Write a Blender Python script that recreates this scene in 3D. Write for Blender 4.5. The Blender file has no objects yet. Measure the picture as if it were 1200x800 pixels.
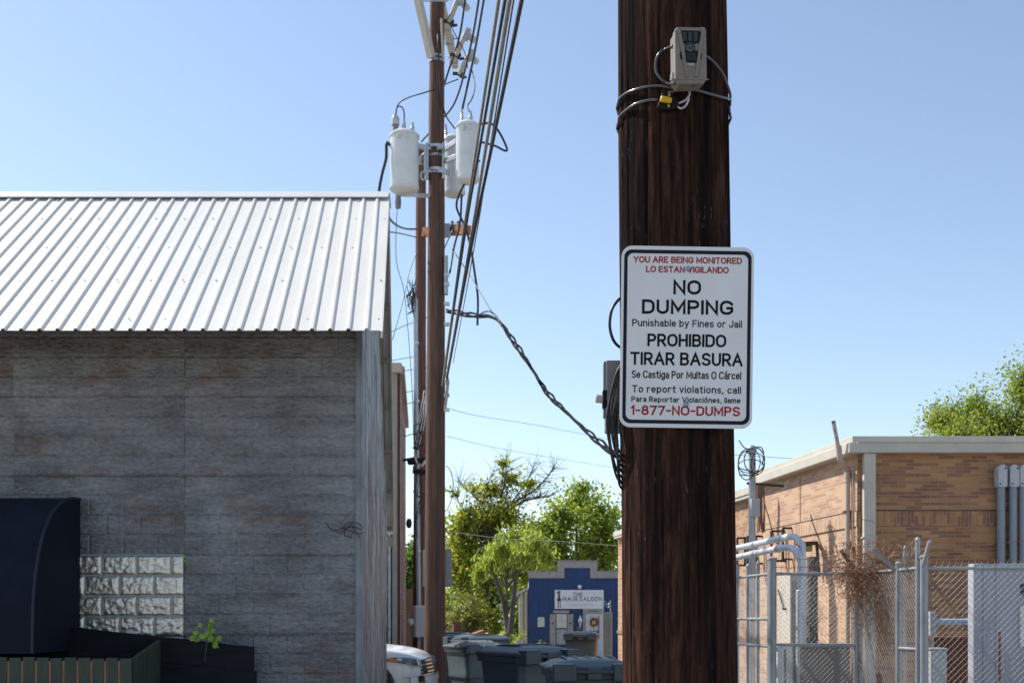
import bpy, bmesh, math, random
from mathutils import Vector, Matrix, noise as mnoise
R = math.radians
random.seed(7)

# ------------------------------------------------------------------ camera, light, exposure
scene = bpy.context.scene
COL = scene.collection
EYE, HZ, F = 1.55, 720.0, 1333.0          # eye height, horizon row and focal length (pixels of the 1200 px wide photo)
cam = bpy.data.cameras.new('camera')
cam_o = bpy.data.objects.new('camera', cam)
COL.objects.link(cam_o)
cam_o.location = (0, 0, EYE)
cam_o.rotation_euler = (math.pi / 2, 0, 0)
cam.sensor_width = 36.0
cam.lens = F / 1200 * 36
cam.shift_y = (HZ - 400) / 1200
cam.clip_start, cam.clip_end = 0.05, 3000
cam.dof.use_dof = True
cam.dof.focus_distance = 4.2
cam.dof.aperture_fstop = 11.0
scene.camera = cam_o

SUN_EL = R(48)
SUN_H = Vector((-0.86, 0.51))
SUN = Vector((SUN_H.x * math.cos(SUN_EL), SUN_H.y * math.cos(SUN_EL), math.sin(SUN_EL)))
world = bpy.data.worlds.new('World')
scene.world = world
world.use_nodes = True
wn = world.node_tree.nodes
sky = wn.new('ShaderNodeTexSky')
sky.sky_type = 'NISHITA'
sky.sun_disc = False
sky.sun_elevation = SUN_EL
sky.sun_rotation = math.atan2(SUN.x, SUN.y)
sky.air_density, sky.dust_density, sky.ozone_density = 1.0, 0.28, 1.15
hs = wn.new('ShaderNodeHueSaturation')
hs.inputs['Saturation'].default_value = 0.90
world.node_tree.links.new(sky.outputs[0], hs.inputs['Color'])
world.node_tree.links.new(hs.outputs[0], wn['Background'].inputs['Color'])
wn['Background'].inputs['Strength'].default_value = 0.118
sun_l = bpy.data.lights.new('sun', 'SUN')
sun_l.energy = 4.0
sun_l.angle = R(0.5)
sun_l.color = (1.0, 0.955, 0.88)
sun_o = bpy.data.objects.new('sun', sun_l)
COL.objects.link(sun_o)
sun_o.location = SUN * 60
sun_o.rotation_euler = SUN.to_track_quat('Z', 'Y').to_euler()
scene.view_settings.view_transform = 'Standard'
scene.view_settings.look = 'None'
scene.view_settings.exposure = 0.66
scene.view_settings.gamma = 1.0
scene.view_settings.use_curve_mapping = False
scene.cycles.max_bounces = 6
scene.cycles.transparent_max_bounces = 8


def P(px, py, Y):
    return Vector(((px - 600) / F * Y, Y, EYE + (HZ - py) / F * Y))


def PX(px, Y):
    return (px - 600) / F * Y


def PZ(py, Y):
    return EYE + (HZ - py) / F * Y


def gz(y):
    t = min(1, max(0, (y - 30) / 22.0))
    return -0.75 * t * t * (3 - 2 * t)


# ------------------------------------------------------------------ materials
MATS = {}


def M(name, c1, c2=None, rough=0.6, metal=0.0, scale=4.0, stretch=(1, 1, 1), bump=0.0, bscale=40.0, spots=None,
      spot_scale=3.0, spot_t=(0.58, 0.7), coord='Object', detail=6.0, spec=0.5, bstretch=None, rvar=0.0):
    if name in MATS:
        return MATS[name]
    m = bpy.data.materials.new(name)
    m.use_nodes = True
    nt = m.node_tree
    N, L = nt.nodes, nt.links
    b = N['Principled BSDF']
    b.inputs['Roughness'].default_value = rough
    b.inputs['Metallic'].default_value = metal
    b.inputs['Specular IOR Level'].default_value = spec
    tc = N.new('ShaderNodeTexCoord')
    mp = N.new('ShaderNodeMapping')
    mp.inputs['Scale'].default_value = stretch
    L.new(tc.outputs[coord], mp.inputs[0])
    no = N.new('ShaderNodeTexNoise')
    no.inputs['Scale'].default_value = scale
    no.inputs['Detail'].default_value = detail
    no.inputs['Roughness'].default_value = 0.62
    L.new(mp.outputs[0], no.inputs['Vector'])
    cr = N.new('ShaderNodeValToRGB')
    if c2 is None:
        c2 = tuple(min(1, x * 1.25) for x in c1)
        c1 = tuple(x * 0.78 for x in c1)
    cr.color_ramp.elements[0].position = 0.32
    cr.color_ramp.elements[1].position = 0.68
    cr.color_ramp.elements[0].color = (*c1, 1)
    cr.color_ramp.elements[1].color = (*c2, 1)
    L.new(no.outputs[0], cr.inputs[0])
    out = cr.outputs[0]
    if spots:
        n2 = N.new('ShaderNodeTexNoise')
        n2.inputs['Scale'].default_value = spot_scale
        n2.inputs['Detail'].default_value = 8
        n2.inputs['Roughness'].default_value = 0.7
        L.new(mp.outputs[0], n2.inputs['Vector'])
        mr = N.new('ShaderNodeMapRange')
        mr.inputs[1].default_value, mr.inputs[2].default_value = spot_t
        L.new(n2.outputs[0], mr.inputs[0])
        mx = N.new('ShaderNodeMixRGB')
        mx.inputs[2].default_value = (*spots, 1)
        L.new(mr.outputs[0], mx.inputs[0])
        L.new(out, mx.inputs[1])
        out = mx.outputs[0]
    L.new(out, b.inputs['Base Color'])
    if rvar:
        mr = N.new('ShaderNodeMapRange')
        mr.inputs[3].default_value, mr.inputs[4].default_value = rough - rvar, rough + rvar
        L.new(no.outputs[0], mr.inputs[0])
        L.new(mr.outputs[0], b.inputs['Roughness'])
    if bump:
        m2 = N.new('ShaderNodeMapping')
        m2.inputs['Scale'].default_value = bstretch or stretch
        L.new(tc.outputs[coord], m2.inputs[0])
        n3 = N.new('ShaderNodeTexNoise')
        n3.inputs['Scale'].default_value = bscale
        n3.inputs['Detail'].default_value = 5
        L.new(m2.outputs[0], n3.inputs['Vector'])
        bp = N.new('ShaderNodeBump')
        bp.inputs['Strength'].default_value = bump
        bp.inputs['Distance'].default_value = 0.02
        L.new(n3.outputs[0], bp.inputs['Height'])
        L.new(bp.outputs[0], b.inputs['Normal'])
    MATS[name] = m
    return m


def brick_mat(name, ca, cb, cc, mortar, bw=0.30, rh=0.066, ms=0.006, offset=0.5, bump=0.4, dirt=0.25):
    m = bpy.data.materials.new(name)
    m.use_nodes = True
    N, L = m.node_tree.nodes, m.node_tree.links
    b = N['Principled BSDF']
    b.inputs['Roughness'].default_value = 0.85
    b.inputs['Specular IOR Level'].default_value = 0.25
    uv = N.new('ShaderNodeUVMap')
    br = N.new('ShaderNodeTexBrick')
    br.offset = offset
    br.inputs['Scale'].default_value = 1
    br.inputs['Brick Width'].default_value = bw
    br.inputs['Row Height'].default_value = rh
    br.inputs['Mortar Size'].default_value = ms
    br.inputs['Mortar Smooth'].default_value = 0.3
    br.inputs['Color1'].default_value = (0, 0, 0, 1)
    br.inputs['Color2'].default_value = (1, 1, 1, 1)
    br.inputs['Mortar'].default_value = (0.5, 0.5, 0.5, 1)
    L.new(uv.outputs[0], br.inputs['Vector'])
    cr = N.new('ShaderNodeValToRGB')
    cr.color_ramp.interpolation = 'LINEAR'
    e = cr.color_ramp.elements
    e[0].position, e[0].color = 0.25, (*ca, 1)
    e[1].position, e[1].color = 0.80, (*cc, 1)
    k = cr.color_ramp.elements.new(0.50)
    k.color = (*cb, 1)
    L.new(br.outputs['Color'], cr.inputs[0])
    no = N.new('ShaderNodeTexNoise')
    no.inputs['Scale'].default_value = 1.3
    no.inputs['Detail'].default_value = 8
    L.new(uv.outputs[0], no.inputs['Vector'])
    mr = N.new('ShaderNodeMapRange')
    mr.inputs[1].default_value, mr.inputs[2].default_value = 0.3, 0.7
    mr.inputs[3].default_value, mr.inputs[4].default_value = 1 - dirt, 1 + dirt * 0.5
    L.new(no.outputs[0], mr.inputs[0])
    mul = N.new('ShaderNodeMixRGB')
    mul.blend_type = 'MULTIPLY'
    mul.inputs[0].default_value = 1
    L.new(cr.outputs[0], mul.inputs[1])
    L.new(mr.outputs[0], mul.inputs[2])
    mx = N.new('ShaderNodeMixRGB')
    mx.inputs[2].default_value = (*mortar, 1)
    L.new(br.outputs['Fac'], mx.inputs[0])
    L.new(mul.outputs[0], mx.inputs[1])
    L.new(mx.outputs[0], b.inputs['Base Color'])
    bp = N.new('ShaderNodeBump')
    bp.invert = True
    bp.inputs['Strength'].default_value = bump
    bp.inputs['Distance'].default_value = 0.008
    L.new(br.outputs['Fac'], bp.inputs['Height'])
    L.new(bp.outputs[0], b.inputs['Normal'])
    MATS[name] = m
    return m


def tin_mat(name, dark, light, rust, rust_t, block=True, vertical=False, bump=0.8, metal=0.35, rough=0.5):
    """weathered pressed tin stamped like rock faced stone blocks"""
    m = bpy.data.materials.new(name)
    m.use_nodes = True
    N, L = m.node_tree.nodes, m.node_tree.links
    b = N['Principled BSDF']
    b.inputs['Roughness'].default_value = rough
    b.inputs['Metallic'].default_value = metal
    uv = N.new('ShaderNodeUVMap')

    def nz(scale, stretch, det=8, rg=0.65):
        mp = N.new('ShaderNodeMapping')
        mp.inputs['Scale'].default_value = stretch
        L.new(uv.outputs[0], mp.inputs[0])
        n = N.new('ShaderNodeTexNoise')
        n.inputs['Scale'].default_value = scale
        n.inputs['Detail'].default_value = det
        n.inputs['Roughness'].default_value = rg
        L.new(mp.outputs[0], n.inputs['Vector'])
        return n.outputs[0]
    st = (1, 0.18, 1) if vertical else (0.30, 1, 1)
    a = nz(5, st)
    g = nz(38, (0.55, 1, 1), 4)
    ad = N.new('ShaderNodeMath')
    ad.operation = 'MULTIPLY_ADD'
    L.new(g, ad.inputs[0])
    ad.inputs[1].default_value = 0.8
    sb = N.new('ShaderNodeMath')
    sb.operation = 'SUBTRACT'
    L.new(a, sb.inputs[0])
    sb.inputs[1].default_value = 0.40
    L.new(sb.outputs[0], ad.inputs[2])
    cr = N.new('ShaderNodeValToRGB')
    cr.color_ramp.elements[0].position, cr.color_ramp.elements[0].color = 0.25, (*dark, 1)
    cr.color_ramp.elements[1].position, cr.color_ramp.elements[1].color = 0.75, (*light, 1)
    L.new(ad.outputs[0], cr.inputs[0])
    # broad tarnish
    t = nz(0.9, (1, 1, 1), 5)
    mr0 = N.new('ShaderNodeMapRange')
    mr0.inputs[1].default_value, mr0.inputs[2].default_value = 0.3, 0.7
    mr0.inputs[3].default_value, mr0.inputs[4].default_value = 0.72, 1.15
    L.new(t, mr0.inputs[0])
    mul = N.new('ShaderNodeMixRGB')
    mul.blend_type = 'MULTIPLY'
    mul.inputs[0].default_value = 1
    L.new(cr.outputs[0], mul.inputs[1])
    L.new(mr0.outputs[0], mul.inputs[2])
    r1 = nz(1.1, (1, 1.6, 1) if not vertical else (5, 0.5, 1), 9, 0.72)
    r2 = nz(14, st, 6, 0.7)
    rm = N.new('ShaderNodeMath')
    rm.operation = 'MULTIPLY_ADD'
    L.new(r2, rm.inputs[0])
    rm.inputs[1].default_value = 0.35
    L.new(r1, rm.inputs[2])
    mr = N.new('ShaderNodeMapRange')
    mr.inputs[1].default_value, mr.inputs[2].default_value = rust_t
    L.new(rm.outputs[0], mr.inputs[0])
    mx = N.new('ShaderNodeMixRGB')
    mx.inputs[2].default_value = (*rust, 1)
    L.new(mr.outputs[0], mx.inputs[0])
    L.new(mul.outputs[0], mx.inputs[1])
    L.new(mx.outputs[0], b.inputs['Base Color'])
    h = nz(24, (.7, 1.3, 1), 4, 0.6)
    if block:
        br = N.new('ShaderNodeTexBrick')
        br.inputs['Scale'].default_value = 1
        br.inputs['Brick Width'].default_value = 0.305
        br.inputs['Row Height'].default_value = 0.1778
        br.inputs['Mortar Size'].default_value = 0.016
        br.inputs['Mortar Smooth'].default_value = 0.9
        L.new(uv.outputs[0], br.inputs['Vector'])
        mm = N.new('ShaderNodeMath')
        mm.operation = 'SUBTRACT'
        L.new(h, mm.inputs[0])
        m3 = N.new('ShaderNodeMath')
        m3.operation = 'MULTIPLY'
        m3.inputs[1].default_value = 0.24
        L.new(br.outputs['Fac'], m3.inputs[0])
        L.new(m3.outputs[0], mm.inputs[1])
        h = mm.outputs[0]
    bp = N.new('ShaderNodeBump')
    bp.inputs['Strength'].default_value = bump
    bp.inputs['Distance'].default_value = 0.03
    L.new(h, bp.inputs['Height'])
    L.new(bp.outputs[0], b.inputs['Normal'])
    MATS[name] = m
    return m


def leaf_mat(name, c1, c2, c3, trans=0.5):
    m = bpy.data.materials.new(name)
    m.use_nodes = True
    N, L = m.node_tree.nodes, m.node_tree.links
    for n in list(N):
        N.remove(n)
    out = N.new('ShaderNodeOutputMaterial')
    ge = N.new('ShaderNodeNewGeometry')
    cr = N.new('ShaderNodeValToRGB')
    e = cr.color_ramp.elements
    e[0].color, e[0].position = (*c1, 1), 0.0
    e[1].color, e[1].position = (*c3, 1), 1.0
    k = e.new(0.55)
    k.color = (*c2, 1)
    L.new(ge.outputs['Random Per Island'], cr.inputs[0])
    d = N.new('ShaderNodeBsdfPrincipled')
    d.inputs['Roughness'].default_value = 0.55
    d.inputs['Specular IOR Level'].default_value = 0.3
    t = N.new('ShaderNodeBsdfTranslucent')
    L.new(cr.outputs[0], d.inputs['Base Color'])
    br = N.new('ShaderNodeMixRGB')
    br.blend_type = 'MULTIPLY'
    br.inputs[0].default_value = 1
    br.inputs[2].default_value = (1.45, 1.40, 0.85, 1)
    L.new(cr.outputs[0], br.inputs[1])
    L.new(br.outputs[0], t.inputs[0])
    mix = N.new('ShaderNodeMixShader')
    mix.inputs[0].default_value = trans
    L.new(d.outputs[0], mix.inputs[1])
    L.new(t.outputs[0], mix.inputs[2])
    L.new(mix.outputs[0], out.inputs[0])
    MATS[name] = m
    return m


# ------------------------------------------------------------------ mesh builder
class MB:
    def __init__(s):
        s.v, s.f, s.u = [], [], []

    def add(s, vs, fs, uvs=None):
        o = len(s.v)
        s.v += [Vector(x) for x in vs]
        for i, f in enumerate(fs):
            s.f.append([k + o for k in f])
            s.u.append(uvs[i] if uvs else None)
        return s

    def box(s, lo, hi):
        x0, y0, z0 = lo
        x1, y1, z1 = hi
        return s.add([(x0, y0, z0), (x1, y0, z0), (x1, y1, z0), (x0, y1, z0), (x0, y0, z1), (x1, y0, z1), (x1, y1, z1), (x0, y1, z1)],
                     [(3, 2, 1, 0), (4, 5, 6, 7), (0, 1, 5, 4), (1, 2, 6, 5), (2, 3, 7, 6), (3, 0, 4, 7)])

    def obox(s, c, ax, ay, az):
        c, ax, ay, az = map(Vector, (c, ax, ay, az))
        vs = [c + sx * ax + sy * ay + sz * az for sz in (-1, 1) for sx, sy in ((-1, -1), (1, -1), (1, 1), (-1, 1))]
        return s.add(vs, [(3, 2, 1, 0), (4, 5, 6, 7), (0, 1, 5, 4), (1, 2, 6, 5), (2, 3, 7, 6), (3, 0, 4, 7)])

    def beam(s, p, q, w, h, up=(0, 0, 1)):
        p, q, up = Vector(p), Vector(q), Vector(up)
        d = (q - p)
        t = d.normalized()
        side = t.cross(up)
        if side.length < 1e-4:
            side = t.cross(Vector((1, 0, 0)))
        side.normalize()
        u2 = side.cross(t).normalized()
        return s.obox((p + q) / 2, d / 2, side * w / 2, u2 * h / 2)

    def tube(s, pts, r, n=8, caps=True):
        pts = [Vector(p) for p in pts]
        k = len(pts)
        rs = r if isinstance(r, (list, tuple)) else [r] * k
        ref = None
        vs = []
        for i, p in enumerate(pts):
            t = (pts[min(i + 1, k - 1)] - pts[max(i - 1, 0)])
            if t.length < 1e-9:
                t = Vector((0, 0, 1))
            t.normalize()
            if ref is None:
                ref = t.orthogonal().normalized()
            ref = (ref - t * ref.dot(t))
            if ref.length < 1e-6:
                ref = t.orthogonal()
            ref.normalize()
            b = t.cross(ref)
            for j in range(n):
                a = 2 * math.pi * j / n
                vs.append(p + (ref * math.cos(a) + b * math.sin(a)) * rs[i])
        fs = [(i * n + j, i * n + (j + 1) % n, (i + 1) * n + (j + 1) % n, (i + 1) * n + j) for i in range(k - 1) for j in range(n)]
        if caps and n > 2:
            fs.append(tuple(range(n - 1, -1, -1)))
            fs.append(tuple((k - 1) * n + j for j in range(n)))
        return s.add(vs, fs)

    def lathe(s, prof, c=(0, 0, 0), n=24, axis=None, caps=True):
        c = Vector(c)
        z = Vector(axis or (0, 0, 1)).normalized()
        x = z.orthogonal().normalized()
        y = z.cross(x)
        vs = [c + z * h + (x * math.cos(2 * math.pi * j / n) + y * math.sin(2 * math.pi * j / n)) * r for r, h in prof for j in range(n)]
        k = len(prof)
        fs = [(i * n + j, i * n + (j + 1) % n, (i + 1) * n + (j + 1) % n, (i + 1) * n + j) for i in range(k - 1) for j in range(n)]
        if caps:
            fs.append(tuple(range(n - 1, -1, -1)))
            fs.append(tuple((k - 1) * n + j for j in range(n)))
        return s.add(vs, fs)

    def extr(s, poly, vec):
        poly = [Vector(p) for p in poly]
        vec = Vector(vec)
        n = len(poly)
        vs = poly + [p + vec for p in poly]
        fs = [tuple(range(n - 1, -1, -1)), tuple(range(n, 2 * n))] + [(i, (i + 1) % n, n + (i + 1) % n, n + i) for i in range(n)]
        return s.add(vs, fs)

    def wall(s, p0, p1, z0, z1, swap=False, v0=0.0, u0=0.0):
        """one upright quad with metre uvs (along the wall, up)"""
        p0, p1 = Vector(p0), Vector(p1)
        l = (Vector((p1.x, p1.y, 0)) - Vector((p0.x, p0.y, 0))).length
        uv = [(u0, z0 + v0), (u0 + l, z0 + v0), (u0 + l, z1 + v0), (u0, z1 + v0)]
        if swap:
            uv = [(b, a) for a, b in uv]
        return s.add([(p0.x, p0.y, z0), (p1.x, p1.y, z0), (p1.x, p1.y, z1), (p0.x, p0.y, z1)], [(0, 1, 2, 3)], [uv])

    def build(s, name, mat, parent=None, smooth=False, bevel=0.0, local=False, loc=None, fixn=True):
        root = parent
        while root is not None and root.parent is not None:
            root = root.parent
        off = Vector((0, 0, 0)) if (local or root is None) else root.location.copy()
        if parent is None and loc is not None:
            off = Vector(loc)
        me = bpy.data.meshes.new(name)
        me.from_pydata([tuple(v - off) for v in s.v], [], s.f)
        if any(u for u in s.u):
            lay = me.uv_layers.new(name='UVMap')
            i = 0
            for f, u in zip(s.f, s.u):
                for k in range(len(f)):
                    lay.data[i].uv = u[k] if u else (0, 0)
                    i += 1
        if fixn:
            bm = bmesh.new()
            bm.from_mesh(me)
            bmesh.ops.recalc_face_normals(bm, faces=bm.faces)
            bm.to_mesh(me)
            bm.free()
        me.update()
        if smooth:
            me.polygons.foreach_set('use_smooth', [True] * len(me.polygons))
            if smooth != 'full':
                me.set_sharp_from_angle(angle=R(40))
        o = bpy.data.objects.new(name, me)
        COL.objects.link(o)
        for mm in (mat if isinstance(mat, (list, tuple)) else [mat]):
            me.materials.append(mm)
        if parent is not None:
            o.parent = parent
        elif loc is not None:
            o.location = loc
        if bevel:
            bv = o.modifiers.new('bevel', 'BEVEL')
            bv.width = bevel
            bv.segments = 2
            bv.limit_method = 'ANGLE'
            bv.angle_limit = R(40)
        return o


def tag(o, label, cat, group=None, kind=None):
    o['label'] = label
    o['category'] = cat
    if group:
        o['group'] = group
    if kind:
        o['kind'] = kind
    return o


def thing(name, label, cat, loc=(0, 0, 0), group=None):
    o = bpy.data.objects.new(name, None)
    COL.objects.link(o)
    o.location = loc
    o.empty_display_size = 0.1
    tag(o, label, cat, group)
    return o


def copy_tree(o, parent=None):
    c = o.copy()
    COL.objects.link(c)
    if parent is not None:
        c.parent = parent
    for ch in list(o.children):
        copy_tree(ch, c)
    return c


def spline(pts, n=8):
    pts = [Vector(p) for p in pts]
    if len(pts) < 3:
        return pts
    out = []
    q = [pts[0] * 2 - pts[1]] + pts + [pts[-1] * 2 - pts[-2]]
    for i in range(1, len(q) - 2):
        p0, p1, p2, p3 = q[i - 1:i + 3]
        for k in range(n):
            t = k / n
            out.append(0.5 * ((2 * p1) + (p2 - p0) * t + (2 * p0 - 5 * p1 + 4 * p2 - p3) * t * t + (3 * p1 - p0 - 3 * p2 + p3) * t ** 3))
    out.append(pts[-1])
    return out


def _arc(cx, cy, rx, ry, a0, a1, n=10):
    return [(cx + rx * math.cos(R(a0 + (a1 - a0) * k / n)), cy + ry * math.sin(R(a0 + (a1 - a0) * k / n))) for k in range(n + 1)]


def _ell(cx, cy, rx, ry, n=20):
    return _arc(cx, cy, rx, ry, 0, 360, n)


_A_LOW = [_arc(.23, .5, .21, .22, 150, 0) + [(.44, 0)], _ell(.22, .2, .22, .2)]
_O_LOW = [_ell(.26, .36, .26, .36)]
GLYPH = {
    'A': (.76, [[(0, 0), (.38, 1), (.76, 0)], [(.13, .34), (.63, .34)]]),
    'B': (.62, [[(0, 0), (0, 1), (.36, 1)] + _arc(.36, .77, .22, .23, 90, -90) + [(0, .54)], [(.36, .54)] + _arc(.36, .27, .26, .27, 90, -90) + [(0, 0)]]),
    'C': (.68, [_arc(.36, .66, .36, .34, 25, 180) + _arc(.36, .34, .36, .34, 180, 335)]),
    'D': (.66, [[(0, 0), (0, 1), (.3, 1)] + _arc(.3, .66, .36, .34, 90, 0) + _arc(.3, .34, .36, .34, 0, -90) + [(0, 0)]]),
    'E': (.54, [[(.54, 1), (0, 1), (0, 0), (.54, 0)], [(0, .52), (.46, .52)]]),
    'F': (.54, [[(.54, 1), (0, 1), (0, 0)], [(0, .5), (.46, .5)]]),
    'G': (.70, [_arc(.36, .66, .36, .34, 25, 180) + _arc(.36, .34, .36, .34, 180, 330) + [(.70, .2), (.70, .46), (.42, .46)]]),
    'H': (.64, [[(0, 0), (0, 1)], [(.64, 0), (.64, 1)], [(0, .52), (.64, .52)]]),
    'I': (0, [[(0, 0), (0, 1)]]),
    'J': (.5, [[(.5, 1), (.5, .28)] + _arc(.25, .28, .25, .28, 0, -180)]),
    'L': (.52, [[(0, 1), (0, 0), (.52, 0)]]),
    'M': (.80, [[(0, 0), (0, 1), (.40, .2), (.80, 1), (.80, 0)]]),
    'N': (.64, [[(0, 0), (0, 1), (.64, 0), (.64, 1)]]),
    'O': (.74, [_arc(.37, .64, .37, .36, 0, 180) + _arc(.37, .36, .37, .36, 180, 360) + [(.74, .64)]]),
    'P': (.60, [[(0, 0), (0, 1), (.34, 1)] + _arc(.34, .73, .26, .27, 90, -90) + [(0, .46)]]),
    'R': (.62, [[(0, 0), (0, 1), (.34, 1)] + _arc(.34, .73, .26, .27, 90, -90) + [(0, .46)], [(.3, .46), (.62, 0)]]),
    'S': (.62, [_arc(.31, .75, .30, .25, 25, 270) + _arc(.31, .25, .31, .25, 90, -155)]),
    'T': (.64, [[(0, 1), (.64, 1)], [(.32, 1), (.32, 0)]]),
    'U': (.64, [[(0, 1), (0, .32)] + _arc(.32, .32, .32, .32, 180, 360) + [(.64, 1)]]),
    'V': (.74, [[(0, 1), (.37, 0), (.74, 1)]]),
    'Y': (.72, [[(0, 1), (.36, .48), (.72, 1)], [(.36, .48), (.36, 0)]]),
    '1': (.2, [[(0, .8), (.2, 1), (.2, 0)]]),
    '7': (.58, [[(0, 1), (.58, 1), (.18, 0)]]),
    '8': (.6, [_ell(.3, .76, .25, .24), _ell(.3, .27, .3, .27)]),
    '-': (.34, [[(0, .47), (.34, .47)]]),
    ',': (.06, [[(.06, .05), (0, -.16)]]),
    'a': (.44, _A_LOW), 'á': (.44, _A_LOW + [[(.18, .92), (.32, 1.10)]]),
    'b': (.52, [[(0, 1), (0, 0)], _O_LOW[0]]),
    'c': (.48, [_arc(.26, .36, .26, .36, 40, 320)]),
    'e': (.5, [[(0, .38), (.5, .38)] + _arc(.25, .36, .25, .36, 5, 320)]),
    'f': (.36, [_arc(.34, .8, .2, .2, 75, 180) + [(.14, 0)], [(0, .68), (.36, .68)]]),
    'g': (.52, [_O_LOW[0], [(.52, .72), (.52, -.08)] + _arc(.26, -.08, .26, .2, 0, -150)]),
    'h': (.48, [[(0, 1), (0, 0)], _arc(.24, .46, .24, .26, 180, 0) + [(.48, 0)]]),
    'i': (0, [[(0, .68), (0, 0)], [(0, .985), (0, 1.0)]]),
    'l': (0, [[(0, 1), (0, 0)]]),
    'm': (.8, [[(0, .72), (0, 0)], _arc(.2, .5, .2, .22, 180, 0) + [(.4, 0)], _arc(.6, .5, .2, .22, 180, 0) + [(.8, 0)]]),
    'n': (.48, [[(0, .72), (0, 0)], _arc(.24, .46, .24, .26, 180, 0) + [(.48, 0)]]),
    'o': (.52, _O_LOW), 'ó': (.52, _O_LOW + [[(.2, .92), (.34, 1.10)]]),
    'p': (.52, [[(0, .72), (0, -.28)], _O_LOW[0]]),
    'r': (.34, [[(0, .72), (0, 0)], _arc(.24, .44, .24, .28, 180, 65)]),
    's': (.44, [_arc(.22, .54, .21, .18, 30, 270) + _arc(.22, .18, .22, .18, 90, -150)]),
    't': (.34, [[(.14, .95), (.14, .16)] + _arc(.3, .16, .16, .16, 180, 285), [(0, .72), (.34, .72)]]),
    'u': (.48, [[(0, .72), (0, .26)] + _arc(.24, .26, .24, .26, 180, 360) + [(.48, .30)], [(.48, .72), (.48, 0)]]),
    'v': (.46, [[(0, .72), (.23, 0), (.46, .72)]]),
    'y': (.5, [[(0, .72), (.25, .04)], [(.5, .72), (.17, -.28), (.04, -.28)]]),
}


def add_text(mb, body, x0, x1, zbase, cap, to3d, stroke, gap=.30, slab=False):
    """road sign lettering drawn as ribbons of even width, fitted between x0 and x1"""
    x = 0.0
    plain = []
    paths = []
    last = 0.0
    for ch in body:
        if ch == ' ':
            x += .40
            continue
        w, ps = GLYPH[ch]
        for p in ps:
            paths.append([(x + a, b) for a, b in p])
            plain.append(ch in 'SOCNA')
        last = x + w
        x += w + gap
    kx, kz = (x1 - x0 - stroke) / last, cap - stroke
    h = stroke / 2
    for pi, p in enumerate(paths):
        pts = [Vector((x0 + h + a * kx, zbase + h + b * kz)) for a, b in p]
        q = [pts[0]]
        for v in pts[1:]:
            if (v - q[-1]).length > 1e-6:
                q.append(v)
        closed = (q[0] - q[-1]).length < 1e-5
        if closed:
            q = q[:-1]
        n = len(q)
        L_, R_ = [], []
        for i in range(n):
            d0 = (q[i] - q[i - 1]) if (i or closed) else (q[1] - q[0])
            d1 = (q[(i + 1) % n] - q[i]) if (i < n - 1 or closed) else d0
            d0, d1 = d0.normalized(), d1.normalized()
            n0, n1 = Vector((-d0.y, d0.x)), Vector((-d1.y, d1.x))
            mt = n0 + n1
            mt = n1 if mt.length < 1e-3 else mt.normalized()
            k = h / max(.42, mt.dot(n1))
            e = Vector((0, 0))
            if not closed and not slab:
                if i == 0:
                    e = -d1 * h
                elif i == n - 1:
                    e = d0 * h
            L_.append(q[i] + mt * k + e)
            R_.append(q[i] - mt * k + e)
        o = -.00004 * (pi % 3)
        f3 = lambda v: to3d(v.x, v.y) + Vector((0, o, 0))
        m = n if closed else n - 1
        mb.add([f3(v) for v in L_] + [f3(v) for v in R_], [(i, (i + 1) % n, n + (i + 1) % n, n + i) for i in range(m)])
        if slab and not closed and not plain[pi]:
            for v in (q[0], q[-1]):
                a, b = stroke * .95, stroke * .30
                o2 = Vector((0, -.001, 0))
                mb.add([to3d(v.x - a, v.y - b) + o2, to3d(v.x + a, v.y - b) + o2, to3d(v.x + a, v.y + b) + o2, to3d(v.x - a, v.y + b) + o2], [(0, 1, 2, 3)])


# ------------------------------------------------------------------ material set
m_ground = M('dusty_gravel', (0.20, 0.18, 0.155), (0.32, 0.29, 0.25), rough=0.95, scale=3, bump=0.4, bscale=60)
m_asph = M('alley_asphalt', (0.10, 0.10, 0.098), (0.19, 0.185, 0.175), rough=0.9, scale=2.5, bump=0.3, bscale=80)
m_poleA = M('brown_pole_wood', (0.062, 0.029, 0.019), (0.14, 0.074, 0.049), rough=0.85, scale=5, stretch=(6, 6, 0.35), bump=0.5, bscale=9, bstretch=(9, 9, 0.3),
            spots=(0.05, 0.025, 0.018), spot_scale=4, spot_t=(0.55, 0.75))
m_poleB = M('red_brown_pole_wood', (0.085, 0.036, 0.026), (0.17, 0.085, 0.06), rough=0.85, scale=5, stretch=(6, 6, 0.3), bump=0.5, bscale=9, bstretch=(9, 9, 0.3))
m_galv = M('galvanised_steel', (0.42, 0.44, 0.46), (0.58, 0.60, 0.62), rough=0.42, metal=0.75, scale=14, spec=0.5)
m_galv_dull = M('dull_galvanised_pipe', (0.30, 0.33, 0.36), (0.44, 0.47, 0.50), rough=0.5, metal=0.55, scale=10)
m_can = M('transformer_grey_paint', (0.55, 0.57, 0.575), (0.66, 0.68, 0.685), rough=0.38, scale=3, spots=(0.42, 0.40, 0.36), spot_scale=2.2, spot_t=(0.66, 0.85))
m_porc = M('grey_porcelain', (0.40, 0.41, 0.42), (0.50, 0.51, 0.52), rough=0.25, scale=5)
m_porc_dark = M('dark_porcelain', (0.13, 0.125, 0.13), (0.20, 0.19, 0.19), rough=0.3, scale=5)
m_fiber = M('weathered_fibreglass', (0.42, 0.39, 0.33), (0.55, 0.51, 0.44), rough=0.7, scale=6, stretch=(3, 3, 1))
m_black = M('black_rubber', (0.010, 0.010, 0.011), (0.022, 0.022, 0.024), rough=0.45, scale=8)
m_drop = M('service_drop_black', (.006, .006, .007), (.012, .012, .013), rough=.85, scale=6, spec=.08)
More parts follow.
